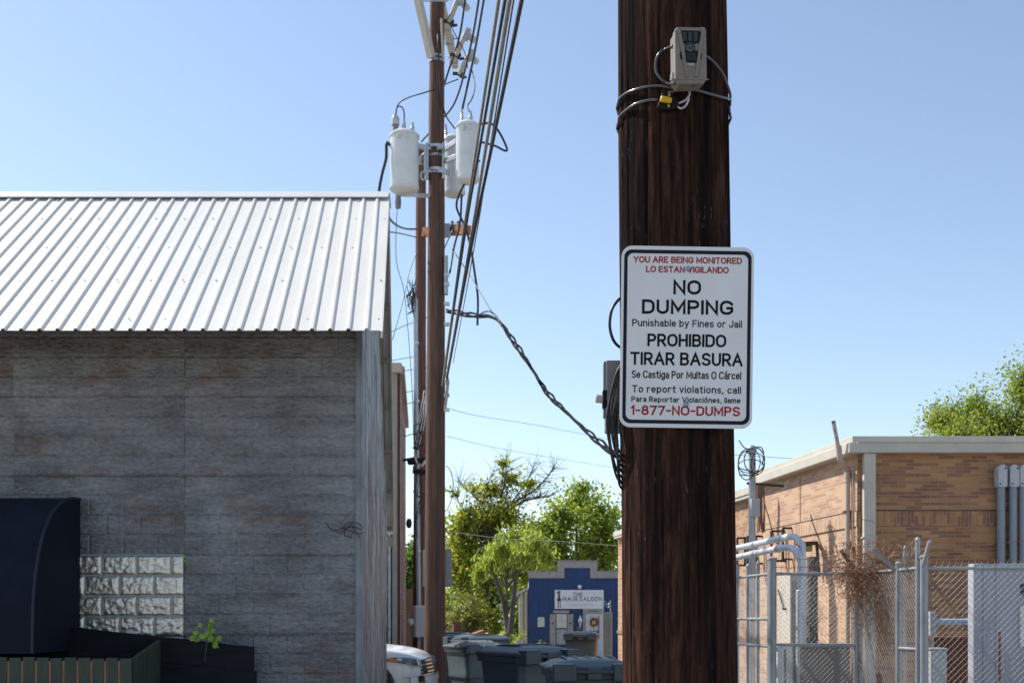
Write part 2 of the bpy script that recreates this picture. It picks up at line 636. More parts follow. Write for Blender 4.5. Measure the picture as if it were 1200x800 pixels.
m_cable_dark = M('dark_cable', (0.018, 0.018, 0.02), (0.040, 0.038, 0.038), rough=0.55, scale=6)
m_cable_pale = M('pale_weathered_cable', (0.27, 0.235, 0.19), (0.40, 0.36, 0.30), rough=0.6, scale=14)
m_wire = M('thin_wire_metal', (0.06, 0.06, 0.065), (0.12, 0.12, 0.125), rough=0.5, metal=0.3, scale=8)
m_wire_grey = M('grey_wire', (0.34, 0.35, 0.36), (0.44, 0.45, 0.46), rough=0.6, scale=8)
m_rusty = M('rusty_wood', (0.22, 0.075, 0.03), (0.36, 0.15, 0.06), rough=0.9, scale=6, stretch=(1, 4, 4), bump=0.3, bscale=20)
m_cream = M('cream_painted_metal', (0.50, 0.455, 0.375), (0.58, 0.53, 0.45), rough=0.55, scale=3, spots=(0.40, 0.34, 0.26), spot_scale=2.5, spot_t=(0.62, 0.85))
m_taupe_paint = M('taupe_painted_trim', (0.30, 0.27, 0.25), (0.38, 0.35, 0.325), rough=0.75, scale=5)
m_white_paint = M('white_paint', (0.70, 0.70, 0.69), (0.80, 0.80, 0.79), rough=0.55, scale=4)
m_grey_paint = M('grey_paint', (0.36, 0.375, 0.39), (0.45, 0.465, 0.48), rough=0.5, scale=4, spots=(0.3, 0.27, 0.24), spot_scale=3, spot_t=(0.66, 0.85))
m_dark_metal = M('dark_steel', (0.03, 0.03, 0.033), (0.06, 0.06, 0.063), rough=0.5, metal=0.4, scale=8)
m_bolt = M('blue_grey_bolt', (0.25, 0.33, 0.40), (0.35, 0.43, 0.50), rough=0.35, metal=0.5, scale=20)


# ================================================================== SETTING
def ground_sheet():
    mb = MB()
    xs = [-1200, -500, -200, -90, -40, -20, -10, -4, 0, 4, 10, 20, 40, 90, 200, 500, 1200]
    ys = [-400, -150, -60, -20, -8, 0, 8, 16, 24, 28, 30, 33, 36, 39, 42, 45, 48, 52, 60, 80, 120, 200, 400, 900, 1600]
    vs = [(x, y, gz(y) - 0.004) for y in ys for x in xs]
    w = len(xs)
    fs = [(j * w + i, j * w + i + 1, (j + 1) * w + i + 1, (j + 1) * w + i) for j in range(len(ys) - 1) for i in range(w - 1)]
    mb.add(vs, fs)
    o = mb.build('ground', m_ground)
    o['kind'] = 'structure'
    mb = MB()
    ys = [-12, 0, 8, 16, 24, 28, 30, 33, 36, 39, 42, 45, 48, 52, 56]
    vs = []
    for y in ys:
        c = 1.6 - 0.1 * (y - 10)
        vs += [(c - 2.4, y, gz(y) + 0.004), (c, y, gz(y) + 0.03), (c + 2.4, y, gz(y) + 0.004)]
    fs = []
    for j in range(len(ys) - 1):
        for i in range(2):
            fs.append((j * 3 + i, j * 3 + i + 1, (j + 1) * 3 + i + 1, (j + 1) * 3 + i))
    mb.add(vs, fs)
    o = mb.build('alley_road', m_asph)
    o['kind'] = 'structure'


ground_sheet()


# ------------------------------------------------------------------ tin covered building
def tin_building():
    t = thing('tin_building', 'old grey pressed tin building with a bright white ribbed metal roof', 'building', (-4, 12, 0))
    m_front = tin_mat('weathered_pressed_tin', (0.128, 0.128, 0.130), (0.345, 0.343, 0.345), (0.15, 0.085, 0.05), (0.70, 0.90), bump=.9)
    m_side = tin_mat('rust_streaked_pressed_tin', (0.19, 0.193, 0.205), (0.50, 0.505, 0.52), (0.11, 0.065, 0.05), (0.66, 0.75), vertical=True, block=False, bump=1.0)
    m_back = tin_mat('plain_tin', (0.15, 0.15, 0.155), (0.3, 0.3, 0.31), (0.16, 0.08, 0.04), (0.8, 0.9), block=False)
    YF = 10.2
    XR = PX(422, YF)
    XL = -11.0
    slope = 0.705
    eave_z, eave_y = PZ(387, 9.54), 9.54
    ridge_y = 12.9
    ridge_z = eave_z + slope * (ridge_y - eave_y)
    rear_y = 17.84
    rear_z = ridge_z - slope * (rear_y - ridge_y)
    dx = -0.0764

    def wx(y):
        return XR + dx * (y - YF)

    def rx(y, n=0.0):
        return -1.095 - 0.0905 * (y - eave_y) - n
    rise = lambda y: (eave_z + slope * (y - eave_y)) if y < ridge_y else (ridge_z - slope * (y - ridge_y))
    rng = random.Random(3)
    # front wall of overlapping sheets, each a little proud at its lower edge
    mb = MB()
    sheet_w, sheet_h = 1.524, 0.7112
    ztops = []
    zb = PZ(743, YF)
    while zb > -0.6:
        zb -= sheet_h
    z = zb
    xj0 = PX(216, YF)
    top = rise(YF) - 0.05
    row = 0
    while z < top:
        z0, z1 = max(z, -0.1), min(z + sheet_h, top)
        if z1 > z0:
            shift = 0 if row % 2 else (-1.524 * 1.0)
            x = xj0 + 6 * sheet_w
            xs = [XR]
            xx = xj0
            while xx > XL:
                xs.append(xx + (rng.uniform(-0.004, 0.004)))
                xx -= sheet_w
            xs.append(XL)
            for i in range(len(xs) - 1):
                xa, xb = xs[i + 1], xs[i]
                nseg = max(2, int((xb - xa) / 0.19))
                pts_b, pts_t = [], []
                for k in range(nseg + 1):
                    f = k / nseg
                    xk = xa + (xb - xa) * f
                    wob = 0.010 * mnoise.noise(Vector((xk * 1.7, z0 * 2.1, 3.3)))
                    pts_b.append(Vector((xk, YF - 0.010 + wob - 0.003 * (i % 2), z0)))
                    pts_t.append(Vector((xk, YF - 0.001 + wob * 0.4 - 0.003 * (i % 2), z1)))
                lz = 0.004 * mnoise.noise(Vector((xa, z0, 9)))
                for k in range(nseg):
                    a, b2, c, d = pts_b[k], pts_b[k + 1], pts_t[k + 1], pts_t[k]
                    uo = i * 0.37 + row * 0.61
                    uv = [(a.x - xj0 + i * 1.0, a.z - zb), (b2.x - xj0 + i * 1.0, b2.z - zb), (c.x - xj0 + i * 1.0, c.z - zb), (d.x - xj0 + i * 1.0, d.z - zb)]
                    mb.add([a, b2, c, d], [(0, 1, 2, 3)], [uv])
                    # lower lip
                    mb.add([a, b2, b2 + Vector((0, 0.014, 0.001)), a + Vector((0, 0.014, 0.001))], [(3, 2, 1, 0)], [[(0, 0)] * 4])
        z += sheet_h
        row += 1
    mb.build('front_wall', m_front, t, fixn=False)
    # side wall facing the alley: gently buckled sheets
    mb = MB()
    ny, nz = 40, 60
    y1 = 17.25
    for i in range(ny):
        for k in range(nz):
            q = []
            uv = []
            for (a, b) in ((i, k), (i + 1, k), (i + 1, k + 1), (i, k + 1)):
                y = YF + (y1 - YF) * a / ny
                zt = rise(y) - 0.05
                z = -0.1 + (zt + 0.1) * b / nz
                bul = 0.022 * mnoise.noise(Vector((y * 2.2, z * 1.3, 1.7))) + 0.020 * mnoise.noise(Vector((y * 6, z * 4, 5.1)))
                if a == 0:
                    bul = abs(bul) * 0.4
                q.append((wx(y) + bul, y, z))
                uv.append((y - YF, z))
            mb.add(q, [(0, 1, 2, 3)], [uv])
    mb.build('side_wall', m_side, t, fixn=False)
    # lapped sheet edges on the side wall: a few proud torn strips
    for (yy, za, zb2, w) in ((10.75, 0.2, 4.6, 0.03), (11.9, 0.0, 5.1, 0.03), (13.3, 0.0, 5.4, 0.035), (14.9, 0.0, 4.4, 0.03), (16.2, 0.0, 3.4, 0.03)):
        mb = MB()
        pts = []
        n = 14
        for k in range(n + 1):
            z = za + (zb2 - za) * k / n
            pts.append(Vector((wx(yy) + 0.022 + 0.008 * mnoise.noise(Vector((yy, z * 3, 0))), yy + 0.04 * mnoise.noise(Vector((yy, z * 1.7, 4))), z)))
        for k in range(n):
            mb.beam(pts[k], pts[k + 1], w, 0.006, (1, 0, 0))
        mb.build('seam_strip', m_side, t)
    # corner trim
    mb = MB()
    mb.box((XR - 0.035, YF - 0.022, -0.1), (XR + 0.012, YF - 0.012, rise(YF) - 0.1))
    mb.box((XR + 0.013, YF - 0.022, -0.1), (XR + 0.024, YF + 0.05, rise(YF) - 0.1))
    mb.build('corner_trim', M('galvanised_corner', (0.15, 0.155, 0.165), (0.29, 0.30, 0.315), rough=0.55, metal=0.3, scale=6, stretch=(1, 1, .4), spots=(.16, .08, .05), spot_scale=2, spot_t=(.6, .72)), t)
    # rear and far walls
    mb = MB()
    mb.add([(XL, y1, -0.1), (wx(y1), y1, -0.1), (wx(y1), y1, rise(y1) - .05), (XL, y1, rise(y1) - .05)], [(0, 1, 2, 3)], [[(0, 0), (9, 0), (9, 2.8), (0, 2.8)]])
    mb.add([(XL, YF, -.1), (XL, YF, rise(YF) - .05), (XL, ridge_y, ridge_z - .05), (XL, y1, rise(y1) - .05), (XL, y1, -.1)], [(0, 1, 2, 3, 4)], [[(0, 0), (0, 4), (3, 6), (7, 3), (7, 0)]])
    mb.build('rear_wall', m_back, t)
    # ---- roof : ribbed sheets (pitch 6 inches)
    m_roof = M('pale_ribbed_roof_metal', (0.70, 0.67, 0.60), (0.77, 0.74, 0.675), rough=0.42, metal=0.0, scale=2.2, stretch=(3, .5, .5), spots=(0.58, 0.545, 0.48), spot_scale=3, spot_t=(0.62, 0.8), spec=0.6)
    roof = MB()
    pitch = 0.1524

    def profile(y, z, shift):
        pts = []
        x = rx(y)
        n = int((x - (XL - 0.3)) / pitch)
        for i in range(n):
            x0 = x - i * pitch
            pts += [(x0, 0), (x0 - 0.055, 0), (x0 - 0.104, 0), (x0 - 0.114, 0.019), (x0 - 0.136, 0.019), (x0 - 0.1455, 0)]
        return pts, n
    nrm = Vector((0, -slope, 1)).normalized()
    nrm2 = Vector((0, slope, 1)).normalized()
    ns = 66
    for (ya, yb, nv) in ((eave_y, ridge_y - 0.02, nrm), (ridge_y + 0.02, rear_y, nrm2)):
        st = []
        for y in (ya, yb):
            pr, _ = profile(y, rise(y), 0)
            st.append([Vector((px, y, rise(y))) + nv * pz for px, pz in pr[:ns * 6]])
        m_ = min(len(st[0]), len(st[1]))
        # thin sheet with both faces
        for lay in (0, 1):
            off = nv * (-0.004 * lay)
            vs = [p + off for p in st[0][:m_]] + [p + off for p in st[1][:m_]]
            fs = [(k, k + 1, m_ + k + 1, m_ + k) for k in range(m_ - 1)]
            if lay:
                fs = [f[::-1] for f in fs]
            roof.add(vs, fs)
        e = [p for p in st[0][:m_]]
        roof.add(e + [p - nv * 0.004 for p in e], [(k + 1, k, m_ + k, m_ + k + 1) for k in range(m_ - 1)])
    nf = len(roof.f)
    for yy in (9.75, 10.55, 11.35, 12.15, 12.7):
        x = rx(yy)
        for i in range(0, 62, 2):
            xx = x - i * pitch - 0.03
            roof.obox(Vector((xx, yy + rng.uniform(-.02, .02), rise(yy))) + nrm * 0.003, (0.007, 0, 0), (0, 0.0055, 0.004), nrm * 0.004)
    ro = roof.build('roof', [m_roof, m_grey_paint], t, fixn=False)
    for p in ro.data.polygons[nf:]:
        p.material_index = 1
    # ridge cap
    rc = MB()
    y0 = ridge_y
    for sgn, nv in ((-1, nrm), (1, nrm2)):
        a = Vector((rx(y0) + 0.012, y0, ridge_z)) + Vector((0, 0, 0.045))
        b = Vector((rx(y0) - 62 * pitch, y0, ridge_z)) + Vector((0, 0, 0.045))
        d = Vector((0, sgn * 0.17, -0.17 * slope))
        d2 = Vector((0, 0, -0.012))
        rc.add([a, b, b + d, a + d, a + d + d2, b + d + d2, a + d2, b + d2], [(0, 1, 2, 3), (3, 2, 5, 4), (6, 7, 5, 4), (0, 3, 4, 6), (1, 2, 5, 7)])
    rc.build('ridge_cap', M('ridge_cap_metal', (0.60, 0.60, 0.59), (0.68, 0.68, 0.67), rough=.4, scale=2), ro)
    # rake trim down both slopes at the alley end
    rk = MB()
    for (ya, yb) in ((eave_y, ridge_y), (ridge_y, rear_y)):
        a = Vector((rx(ya), ya, rise(ya) - 0.035))
        b = Vector((rx(yb), yb, rise(yb) - 0.035))
        rk.beam(a, b, 0.02, 0.06)
    rk.build('rake_trim', m_roof, ro)
    # purlins and eave board under the roof
    m_purlin = M('bare_purlin_wood', (0.22, 0.18, 0.14), (0.34, 0.285, 0.22), rough=.85, scale=5, stretch=(.4, 5, 5))
    for yy in (13.4, 14.1, 14.8, 15.5, 16.2, 16.9, 17.6):
        z = rise(yy) - 0.05
        pu = MB()
        pu.box((wx(yy) - 0.6, yy - 0.02, z - 0.085), (rx(yy) - 0.03, yy + 0.02, z - 0.012))
        pu.build('purlin', m_purlin, t)
    eb = MB()
    zt = rise(9.98) - 0.02
    eb.box((XL, 10.09, zt - 0.10), (XR + 0.02, 10.15, zt + 0.03))
    eb.build('eave_board', M('brown_eave_board', (0.10, 0.065, 0.04), (0.20, 0.14, 0.09), rough=.9, scale=2.5, stretch=(.5, 3, 3)), t)
    for px in (60, 187, 318, 418):
        rb = MB()
        x = PX(px, 10.0)
        rb.beam((x, 10.08, rise(10.08) - 0.07), (x, 9.72, rise(9.72) - 0.06), 0.05, 0.07)
        rb.build('rafter_tail', M('dark_rafter', (.07, .035, .02), (.13, .07, .04), rough=.9), t)
    fe = MB()
    fe.box((rx(rear_y) - 0.22, rear_y - 0.03, rear_z - 0.20), (rx(rear_y) + 0.005, rear_y + 0.05, rear_z - 0.045))
    fe.build('fascia_end', m_cream, t)
    # bright embossed patch of pressed blocks in the front wall
    m_shiny = M('bright_pressed_metal', (0.62, 0.57, 0.49), (0.76, 0.73, 0.68), rough=0.46, metal=1.0, scale=6)
    m_joint = M('green_grey_joint', (0.30, 0.34, 0.34), (0.40, 0.44, 0.44), rough=.5, scale=8)
    bx0, bx1 = PX(88, YF), PX(215.5, YF)
    bz0, bz1 = PZ(750, YF), PZ(650, YF)
    bk = bpy.data.objects.new('block_panel', None)
    jm = MB()
    jm.add([(bx0, YF - 0.017, bz0), (bx1, YF - 0.017, bz0), (bx1, YF - 0.017, bz1), (bx0, YF - 0.017, bz1)], [(0, 1, 2, 3)])
    jm.box((bx0, YF - 0.024, bz1 - 0.004), (bx1, YF - 0.016, bz1 + 0.006))
    panel = jm.build('block_panel', m_joint, t)
    rowh, bw = 24.0 / F * YF, 40.5 / F * YF
    sx = PX(120.5, YF)
    for r_ in range(4):
        zt = bz1 - r_ * rowh - 0.006
        zl = zt - rowh + 0.010
        xa = sx - (0 if r_ % 2 == 0 else bw * 0.49) - 3 * bw
        for c in range(8):
            x0, x1_ = max(xa + c * bw + 0.006, bx0), min(xa + (c + 1) * bw - 0.006, bx1)
            if x1_ - x0 < 0.03:
                continue
            bl = MB()
            nx, nz_ = max(4, int((x1_ - x0) / 0.0085)), 20
            vs = []
            for j in range(nz_ + 1):
                for i in range(nx + 1):
                    x = x0 + (x1_ - x0) * i / nx
                    z = zl + (zt - zl) * j / nz_
                    e = min((x - x0), (x1_ - x), (z - zl), (zt - z))
                    h = min(1, e / 0.022)
                    h = h * (2 - h)
                    n1 = mnoise.noise(Vector((x * 22, z * 26, r_ * 5 + c)))
                    n2 = mnoise.noise(Vector((x * 48, z * 48, r_ * 3 + c * 7)))
                    vs.append((x, YF - 0.019 - h * (0.020 + 0.0085 * n1 + 0.0045 * n2), z))
            w = nx + 1
            bl.add(vs, [(j * w + i, j * w + i + 1, (j + 1) * w + i + 1, (j + 1) * w + i) for j in range(nz_) for i in range(nx)])
            bl.build('block', m_shiny, panel, smooth='full', fixn=False)
    return t


tin_building()


def awning():
    m_aw = M('navy_awning_canvas', (0.005, 0.0075, 0.016), (0.009, 0.013, 0.026), rough=0.85, spec=.2, scale=3, stretch=(1, 1, 1), bump=.15, bscale=200)
    XA = -3.86
    y0 = 10.17
    z0, z1 = 1.24, PZ(585, 10.2)
    dep = 1.03
    prof = []
    for k in range(17):
        a = math.pi / 2 * k / 16
        prof.append((y0 - dep * math.sin(a) ** 0.85, z0 + (z1 - z0) * math.cos(a) ** 0.75))
    mb = MB()
    for k in range(16):
        (ya, za), (yb, zb) = prof[k], prof[k + 1]
        n = 8
        for i in range(n):
            xa, xb = XA - 2.9 * i / n, XA - 2.9 * (i + 1) / n
            sg = lambda x, k_: -0.012 * math.sin(math.pi * ((XA - x) / 2.9) * 3) ** 2 * math.sin(math.pi * k_ / 16)
            mb.add([(xa, ya - sg(xa, k), za), (xb, ya - sg(xb, k), za), (xb, yb - sg(xb, k + 1), zb), (xa, yb - sg(xa, k + 1), zb)], [(0, 1, 2, 3)])
    o = thing('awning', 'dark navy quarter round canvas awning on the tin wall', 'awning', (-5.3, 9.7, 1.2))
    mb.build('canopy', m_aw, o, smooth=True)
    for xs in (XA, XA - 2.9):
        sd = MB()
        sd.extr([(xs, y, z) for y, z in prof] + [(xs, y0, z0)], (-0.012, 0, 0))
        sd.build('side_panel', m_aw, o)
    fr = MB()
    fr.tube([(XA + .004, y, z) for y, z in prof], 0.012, 6)
    fr.build('piping', M('navy_piping', (0.008, 0.013, 0.03), (0.012, 0.019, 0.042), rough=.6), o, smooth=True)


awning()


def platform_and_rail():
    m_dark = M('black_stained_plank', (0.006, 0.007, 0.010), (0.016, 0.017, 0.022), rough=0.8, spec=.2, scale=4, stretch=(.5, 4, 4), bump=.4, bscale=12, bstretch=(1, 8, 8))
    t = thing('plank_wall', 'low black stained plank wall against the tin wall under the shiny blocks', 'plank wall', (-3.0, 9.95, 0))
    x0, x1 = PX(-40, 9.95), PX(297, 9.95)
    zl, zr = PZ(733, 9.95), PZ(757, 9.95)
    rows = 6
    for r_ in range(rows):
        mb = MB()
        n = 24
        vs = []
        for i in range(n + 1):
            f = i / n
            x = x0 + (x1 - x0 + (0.03 * math.sin(r_ * 2.3))) * f
            zt = zl + (zr - zl) * max(0, (f - 0.35) / 0.65)
            za = zt * (1 - r_ / rows) - 0.004 + (0.006 * mnoise.noise(Vector((x * 3, r_, 0))) if r_ == 0 else 0)
            zb = zt * (1 - (r_ + 1) / rows) + 0.002
            yy = 9.93 - 0.004 * (r_ % 2)
            vs += [(x, yy, za), (x, yy, zb), (x, yy + 0.055, za), (x, yy + 0.055, zb)]
        fs = []
        for i in range(n):
            a, b = i * 4, i * 4 + 4
            fs += [(a, a + 1, b + 1, b), (a + 2, b + 2, b + 3, a + 3), (a, b, b + 2, a + 2), (a + 1, a + 3, b + 3, b + 1)]
        fs += [(0, 2, 3, 1), (n * 4, n * 4 + 1, n * 4 + 3, n * 4 + 2)]
        mb.add(vs, fs)
        mb.build('plank', m_dark, t)
    # slatted rail
    m_green = M('dark_green_slat', (0.018, 0.030, 0.020), (0.038, 0.055, 0.036), rough=.6, scale=5, stretch=(3, 3, .6))
    m_org = M('orange_brown_backing', (0.30, 0.13, 0.065), (0.42, 0.20, 0.11), rough=.8, scale=6)
    t = thing('slat_railing', 'dark green slatted railing box with orange brown gaps below the navy awning', 'railing', (-4.2, 9.2, 0))
    A = Vector((-3.06, 9.16, 0))
    za = PZ(771, 9.16)
    bk = MB()
    bk.box((-7.2, 9.153, 0.0), (-3.09, 9.19, za - 0.02))
    bk.box((-3.10, 9.2, 0.0), (-3.085, 9.86, za - 0.01))
    bk.build('backing', m_org, t)
    pitch = 16.2 / F * 9.16
    gap = 0.017
    x = A.x
    i = 0
    while x > -7.0:
        mb = MB()
        ztop = za + 0.012 * (A.x - x)
        mb.box((x - pitch + gap, 9.145, 0.02), (x, 9.175, ztop + 0.004 * math.sin(i * 2.1)))
        mb.build('slat', m_green, t, bevel=.003)
        x -= pitch
        i += 1
    y = 9.20
    i = 0
    while y < 9.84:
        mb = MB()
        f = (y - 9.16) / 0.94
        mb.box((-3.078, y, 0.02), (-3.05, y + 0.052, za + (1.385 - za) * f))
        mb.build('slat', m_green, t, bevel=.003)
        y += 0.062
        i += 1


platform_and_rail()


def ivy_sprig():
    m_leaf = leaf_mat('bright_vine_leaf', (0.20, 0.36, 0.03), (0.28, 0.48, 0.05), (0.40, 0.58, 0.08), .3)
    t = thing('climbing_vine', 'small bright green vine growing over the plank wall against the tin', 'plant', P(240, 760, 9.98))
    rng = random.Random(5)
    Y = 9.99
    st = MB()
    tips = []
    for pts in ([(240, 775), (242, 750), (236, 738), (228, 745), (223, 749)], [(242, 752), (246, 738), (248, 728)], [(242, 750), (252, 745), (258, 748)], [(246, 740), (256, 726), (265, 716)], [(236, 744), (233, 735)], [(243, 752), (252, 752), (253, 757)]):
        p3 = spline([P(a, b, Y - 0.10 + 0.02 * rng.random()) for a, b in pts], 4)
        st.tube(p3, 0.0025, 5)
        tips += p3[2:]
    st.build('stem', M('vine_stem', (.10, .09, .03), (.16, .14, .05), rough=.8), t)
    lf = MB()

    def leaf(c, s, tilt, rot):
        out = [(0, -.5), (.32, -.45), (.5, -.1), (.33, .18), (.18, .2), (0, .6), (-.18, .2), (-.33, .18), (-.5, -.1), (-.32, -.45)]
        mat = Matrix.Rotation(rot, 3, 'Y') @ Matrix.Rotation(tilt, 3, 'X')
        vs = [Vector(c) + mat @ Vector((a * s, -0.1 * s * abs(a), -b * s)) for a, b in out]
        vs.append(Vector(c))
        n = len(out)
        lf.add(vs, [(k, (k + 1) % n, n) for k in range(n)])
    for (px, py, s) in ((226, 748, 8), (229, 742, 7), (236, 746, 8), (234, 732, 6), (246, 734, 8), (248, 727, 6), (245, 741, 7), (252, 751, 9), (257, 748, 8), (253, 756, 8), (247, 748, 8), (241, 744, 7), (250, 739, 6), (231, 750, 6), (217, 657, 4), (216, 652, 4), (264, 717, 3), (258, 723, 3)):
        leaf(P(px, py, Y - 0.13 + .05 * rng.random()), s / F * Y, rng.uniform(-.7, .3), rng.uniform(-1, 1))
    lf.build('foliage', m_leaf, t, fixn=False)
    # dry twig on the wall
    tw = MB()
    Yt = 10.14
    for pts in ([(381, 612), (390, 621), (402, 619), (414, 617), (424, 620)], [(400, 620), (408, 612), (420, 613), (425, 618)], [(404, 618), (404, 627), (413, 629)], [(412, 616), (418, 623), (421, 630)], [(410, 621), (420, 625), (425, 624)], [(392, 621), (398, 624), (404, 621), (412, 613)]):
        tw.tube(spline([P(a, b, Yt - .05 * rng.random()) for a, b in pts], 3), 0.004, 5)
    o = tw.build('dry_twig', M('dry_twig_wood', (.02, .016, .015), (.05, .04, .035), rough=.9), None, loc=P(404, 620, Yt))
    tag(o, 'tangle of dark dry twig and wire sticking to the tin wall near its corner', 'twig')


ivy_sprig()


# ------------------------------------------------------------------ brick buildings on the alley's far side
def right_brick():
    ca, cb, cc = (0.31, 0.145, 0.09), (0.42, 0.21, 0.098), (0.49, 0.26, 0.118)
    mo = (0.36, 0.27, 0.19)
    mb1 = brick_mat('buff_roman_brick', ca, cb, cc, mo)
    t = thing('brick_building', 'buff and brown brick flat roofed building with a cream metal roof edge', 'building', (8, 24, 0))
    YF = 21.0
    XC = PX(1004.5, YF)
    d = Vector((-0.1275, 1, 0))
    side = lambda y: XC + d.x * (y - YF)
    Y2 = 26.3
    Y3 = 41.0
    zt = 4.62
    zs1, zs0 = PZ(596.5, YF), PZ(616, YF)
    fw = MB()
    R0, R1 = Vector((XC, YF, 0)), Vector((22, YF, 0))
    fw.wall(R0, R1, -0.3, zs0 - .02)
    fw.wall(R0 + Vector((0, -0.012, 0)), R1 + Vector((0, -0.012, 0)), zs0, zs1 - 0.035, swap=True, v0=0.07)
    for z in (zs0 - .02, zs1 - .035):
        fw.add([(XC, YF, z), (22, YF, z), (22, YF - .012, z + .02), (XC, YF - .012, z + .02)], [(0, 1, 2, 3)], [[(0, 0), (9, 0), (9, .01), (0, .01)]])
    fw.wall(R0, R1, zs1 - .015, zt)
    # joints of the band are recessed dark lines
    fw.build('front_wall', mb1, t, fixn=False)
    jl = MB()
    jl.box((XC, YF - 0.013, zs1 - 0.026), (22, YF + .02, zs1 - 0.012))
    jl.build('band_joint', M('dark_joint', (.05, .03, .022), (.08, .05, .035), rough=.9), t)
    sw = MB()
    S0, S1 = Vector((XC, YF, 0)), Vector((side(Y2), Y2, 0))
    nx = Vector((-1, -0.1275, 0)).normalized()
    sw.wall(S1, S0, -0.3, zs0 - .02)
    sw.wall(S1 + nx * .012, S0 + nx * .012, zs0, zs1 - .035, swap=True, v0=.07)
    for z in (zs0 - .02, zs1 - .035):
        sw.add([(S1.x, S1.y, z), (S0.x, S0.y, z), (S0.x + nx.x * .012, S0.y + nx.y * .012, z + .02), (S1.x + nx.x * .012, S1.y + nx.y * .012, z + .02)], [(0, 1, 2, 3)], [[(0, 0), (9, 0), (9, .01), (0, .01)]])
    sw.wall(S1, S0, zs1 - .015, zt)
    mbs = brick_mat('buff_sunlit_brick', (0.46, 0.28, 0.20), (0.54, 0.345, 0.225), (0.60, 0.40, 0.26), (0.56, 0.43, 0.31), bump=0.2, dirt=.12)  # front brick repeated paler, the sun on this side put into its colour
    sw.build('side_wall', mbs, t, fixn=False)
    ej = MB()
    pm = S0 + (S1 - S0) * 0.52
    ej.box((pm.x - .012, pm.y - .01, -.2), (pm.x + .01, pm.y + .01, zt))
    ej.build('expansion_joint', M('joint_sealant', (.32, .21, .14), (.38, .25, .17), rough=.9), t)
    for z in (zs1 - .02, zs0 - .015):
        jb = MB()
        jb.beam((S0.x - .002, S0.y + .05, z), (S1.x - .002, S1.y, z), .03, .016)
        jb.build('band_joint', MATS['dark_joint'], t)
    # back and far walls and flat roof
    bw = MB()
    bw.wall((22, YF, 0), (22, Y2, 0), -.3, zt)
    bw.wall((22, Y2, 0), (side(Y2), Y2, 0), -.3, zt)
    bw.build('rear_wall', mb1, t, fixn=False)
    rf = MB()
    rf.add([(XC, YF, zt), (22, YF, zt), (22, Y2, zt), (side(Y2), Y2, zt)], [(0, 1, 2, 3)])
    roof = rf.build('roof', M('roof_membrane', (.3, .3, .29), (.4, .4, .39), rough=.9), t, fixn=False)
    # roof edge: lower fascia and set back upper lip
    for (nm, ov, z0, z1) in (('fascia', 0.20, 4.515, 4.70), ('roof_lip', 0.12, 4.705, 4.83)):
        q = MB()
        A = Vector((XC - ov, YF - ov, 0))
        E = Vector((side(Y2) - ov, Y2, 0))
        q.extr([(A.x, A.y, z0), (22.2, A.y, z0), (22.2, A.y + .14 + ov, z0), (A.x + .14 + ov, A.y + .14 + ov, z0), (E.x + .14 + ov, E.y, z0), (E.x, E.y, z0)], (0, 0, z1 - z0))
        q.build(nm, m_cream, roof, bevel=.012)
    dk = MB()
    dk.box((XC - .05, YF - .215, 4.698), (22.2, YF - .1, 4.71))
    dk.build('drip_edge', m_cream, roof)
    # cream downspout at the corner
    ds = MB()
    ds.box((PX(1012.5, 20.85), YF - 0.16, -.05), (PX(1026.5, 20.85), YF - .02, 4.515))
    dso = ds.build('downspout', m_cream, t, bevel=.015)
    for z in (1.2, 2.95):
        q = MB()
        q.box((PX(1011, 20.85), YF - .166, z), (PX(1028, 20.85), YF - .015, z + .03))
        q.build('strap', m_cream, dso)
    # second, slightly lower range behind
    t2 = thing('brick_building', 'second brick range further along the alley, lower and with a pale coping', 'building', (6, 33, 0))
    w = MB()
    o2 = 0.0
    A = Vector((side(Y2 + .01) - .01, Y2 + .01, 0))
    B = Vector((side(Y3), Y3, 0))
    z2 = 4.42
    w.wall(B, A, -.9, z2)
    w.wall(Vector((16, Y3, 0)), B, -.9, z2)
    w.wall(A, Vector((16, Y2 + .01, 0)), -.9, z2)
    w.build('wall', brick_mat('tan_brick', (0.36, 0.20, 0.125), (0.44, 0.26, 0.16), (0.50, 0.31, 0.19), (.46, .35, .25), bw=.22, rh=.08, bump=.25, dirt=.2), t2, fixn=False)
    r2 = MB()
    r2.add([(A.x, A.y, z2), (16, A.y, z2), (16, Y3, z2), (B.x, B.y, z2)], [(0, 1, 2, 3)])
    ro2 = r2.build('roof', MATS['roof_membrane'], t2, fixn=False)
    cp = MB()
    cp.beam((A.x - .03, A.y, z2 + .02), (B.x - .03, B.y - .02, z2 + .02), .30, .16)
    cp.beam((A.x - .045, A.y, z2 - .10), (B.x - .045, B.y - .02, z2 - .10), .22, .075)
    cp.build('coping', m_cream, ro2)
    bb = MB()
    bb.beam((A.x - .015, A.y, 0.95), (B.x - .015, B.y - .01, .95), .06, .12)
    bb.build('band', M('dark_brick_band', (.22, .12, .08), (.3, .17, .11), rough=.9, scale=20), t2)
    # ---- three fat grey conduits with service heads on the front wall
    for k, (px, lab) in enumerate(((1172, 'grey electrical conduit with a pale cap, farthest from the window frame corner of the brick wall'),)):
        pass
    labs = ['fat grey conduit on the shaded brick wall, nearest to the cream downspout', 'fat grey conduit on the shaded brick wall, between the other conduits', 'fat grey conduit on the shaded brick wall, partly cut by the photo edge']
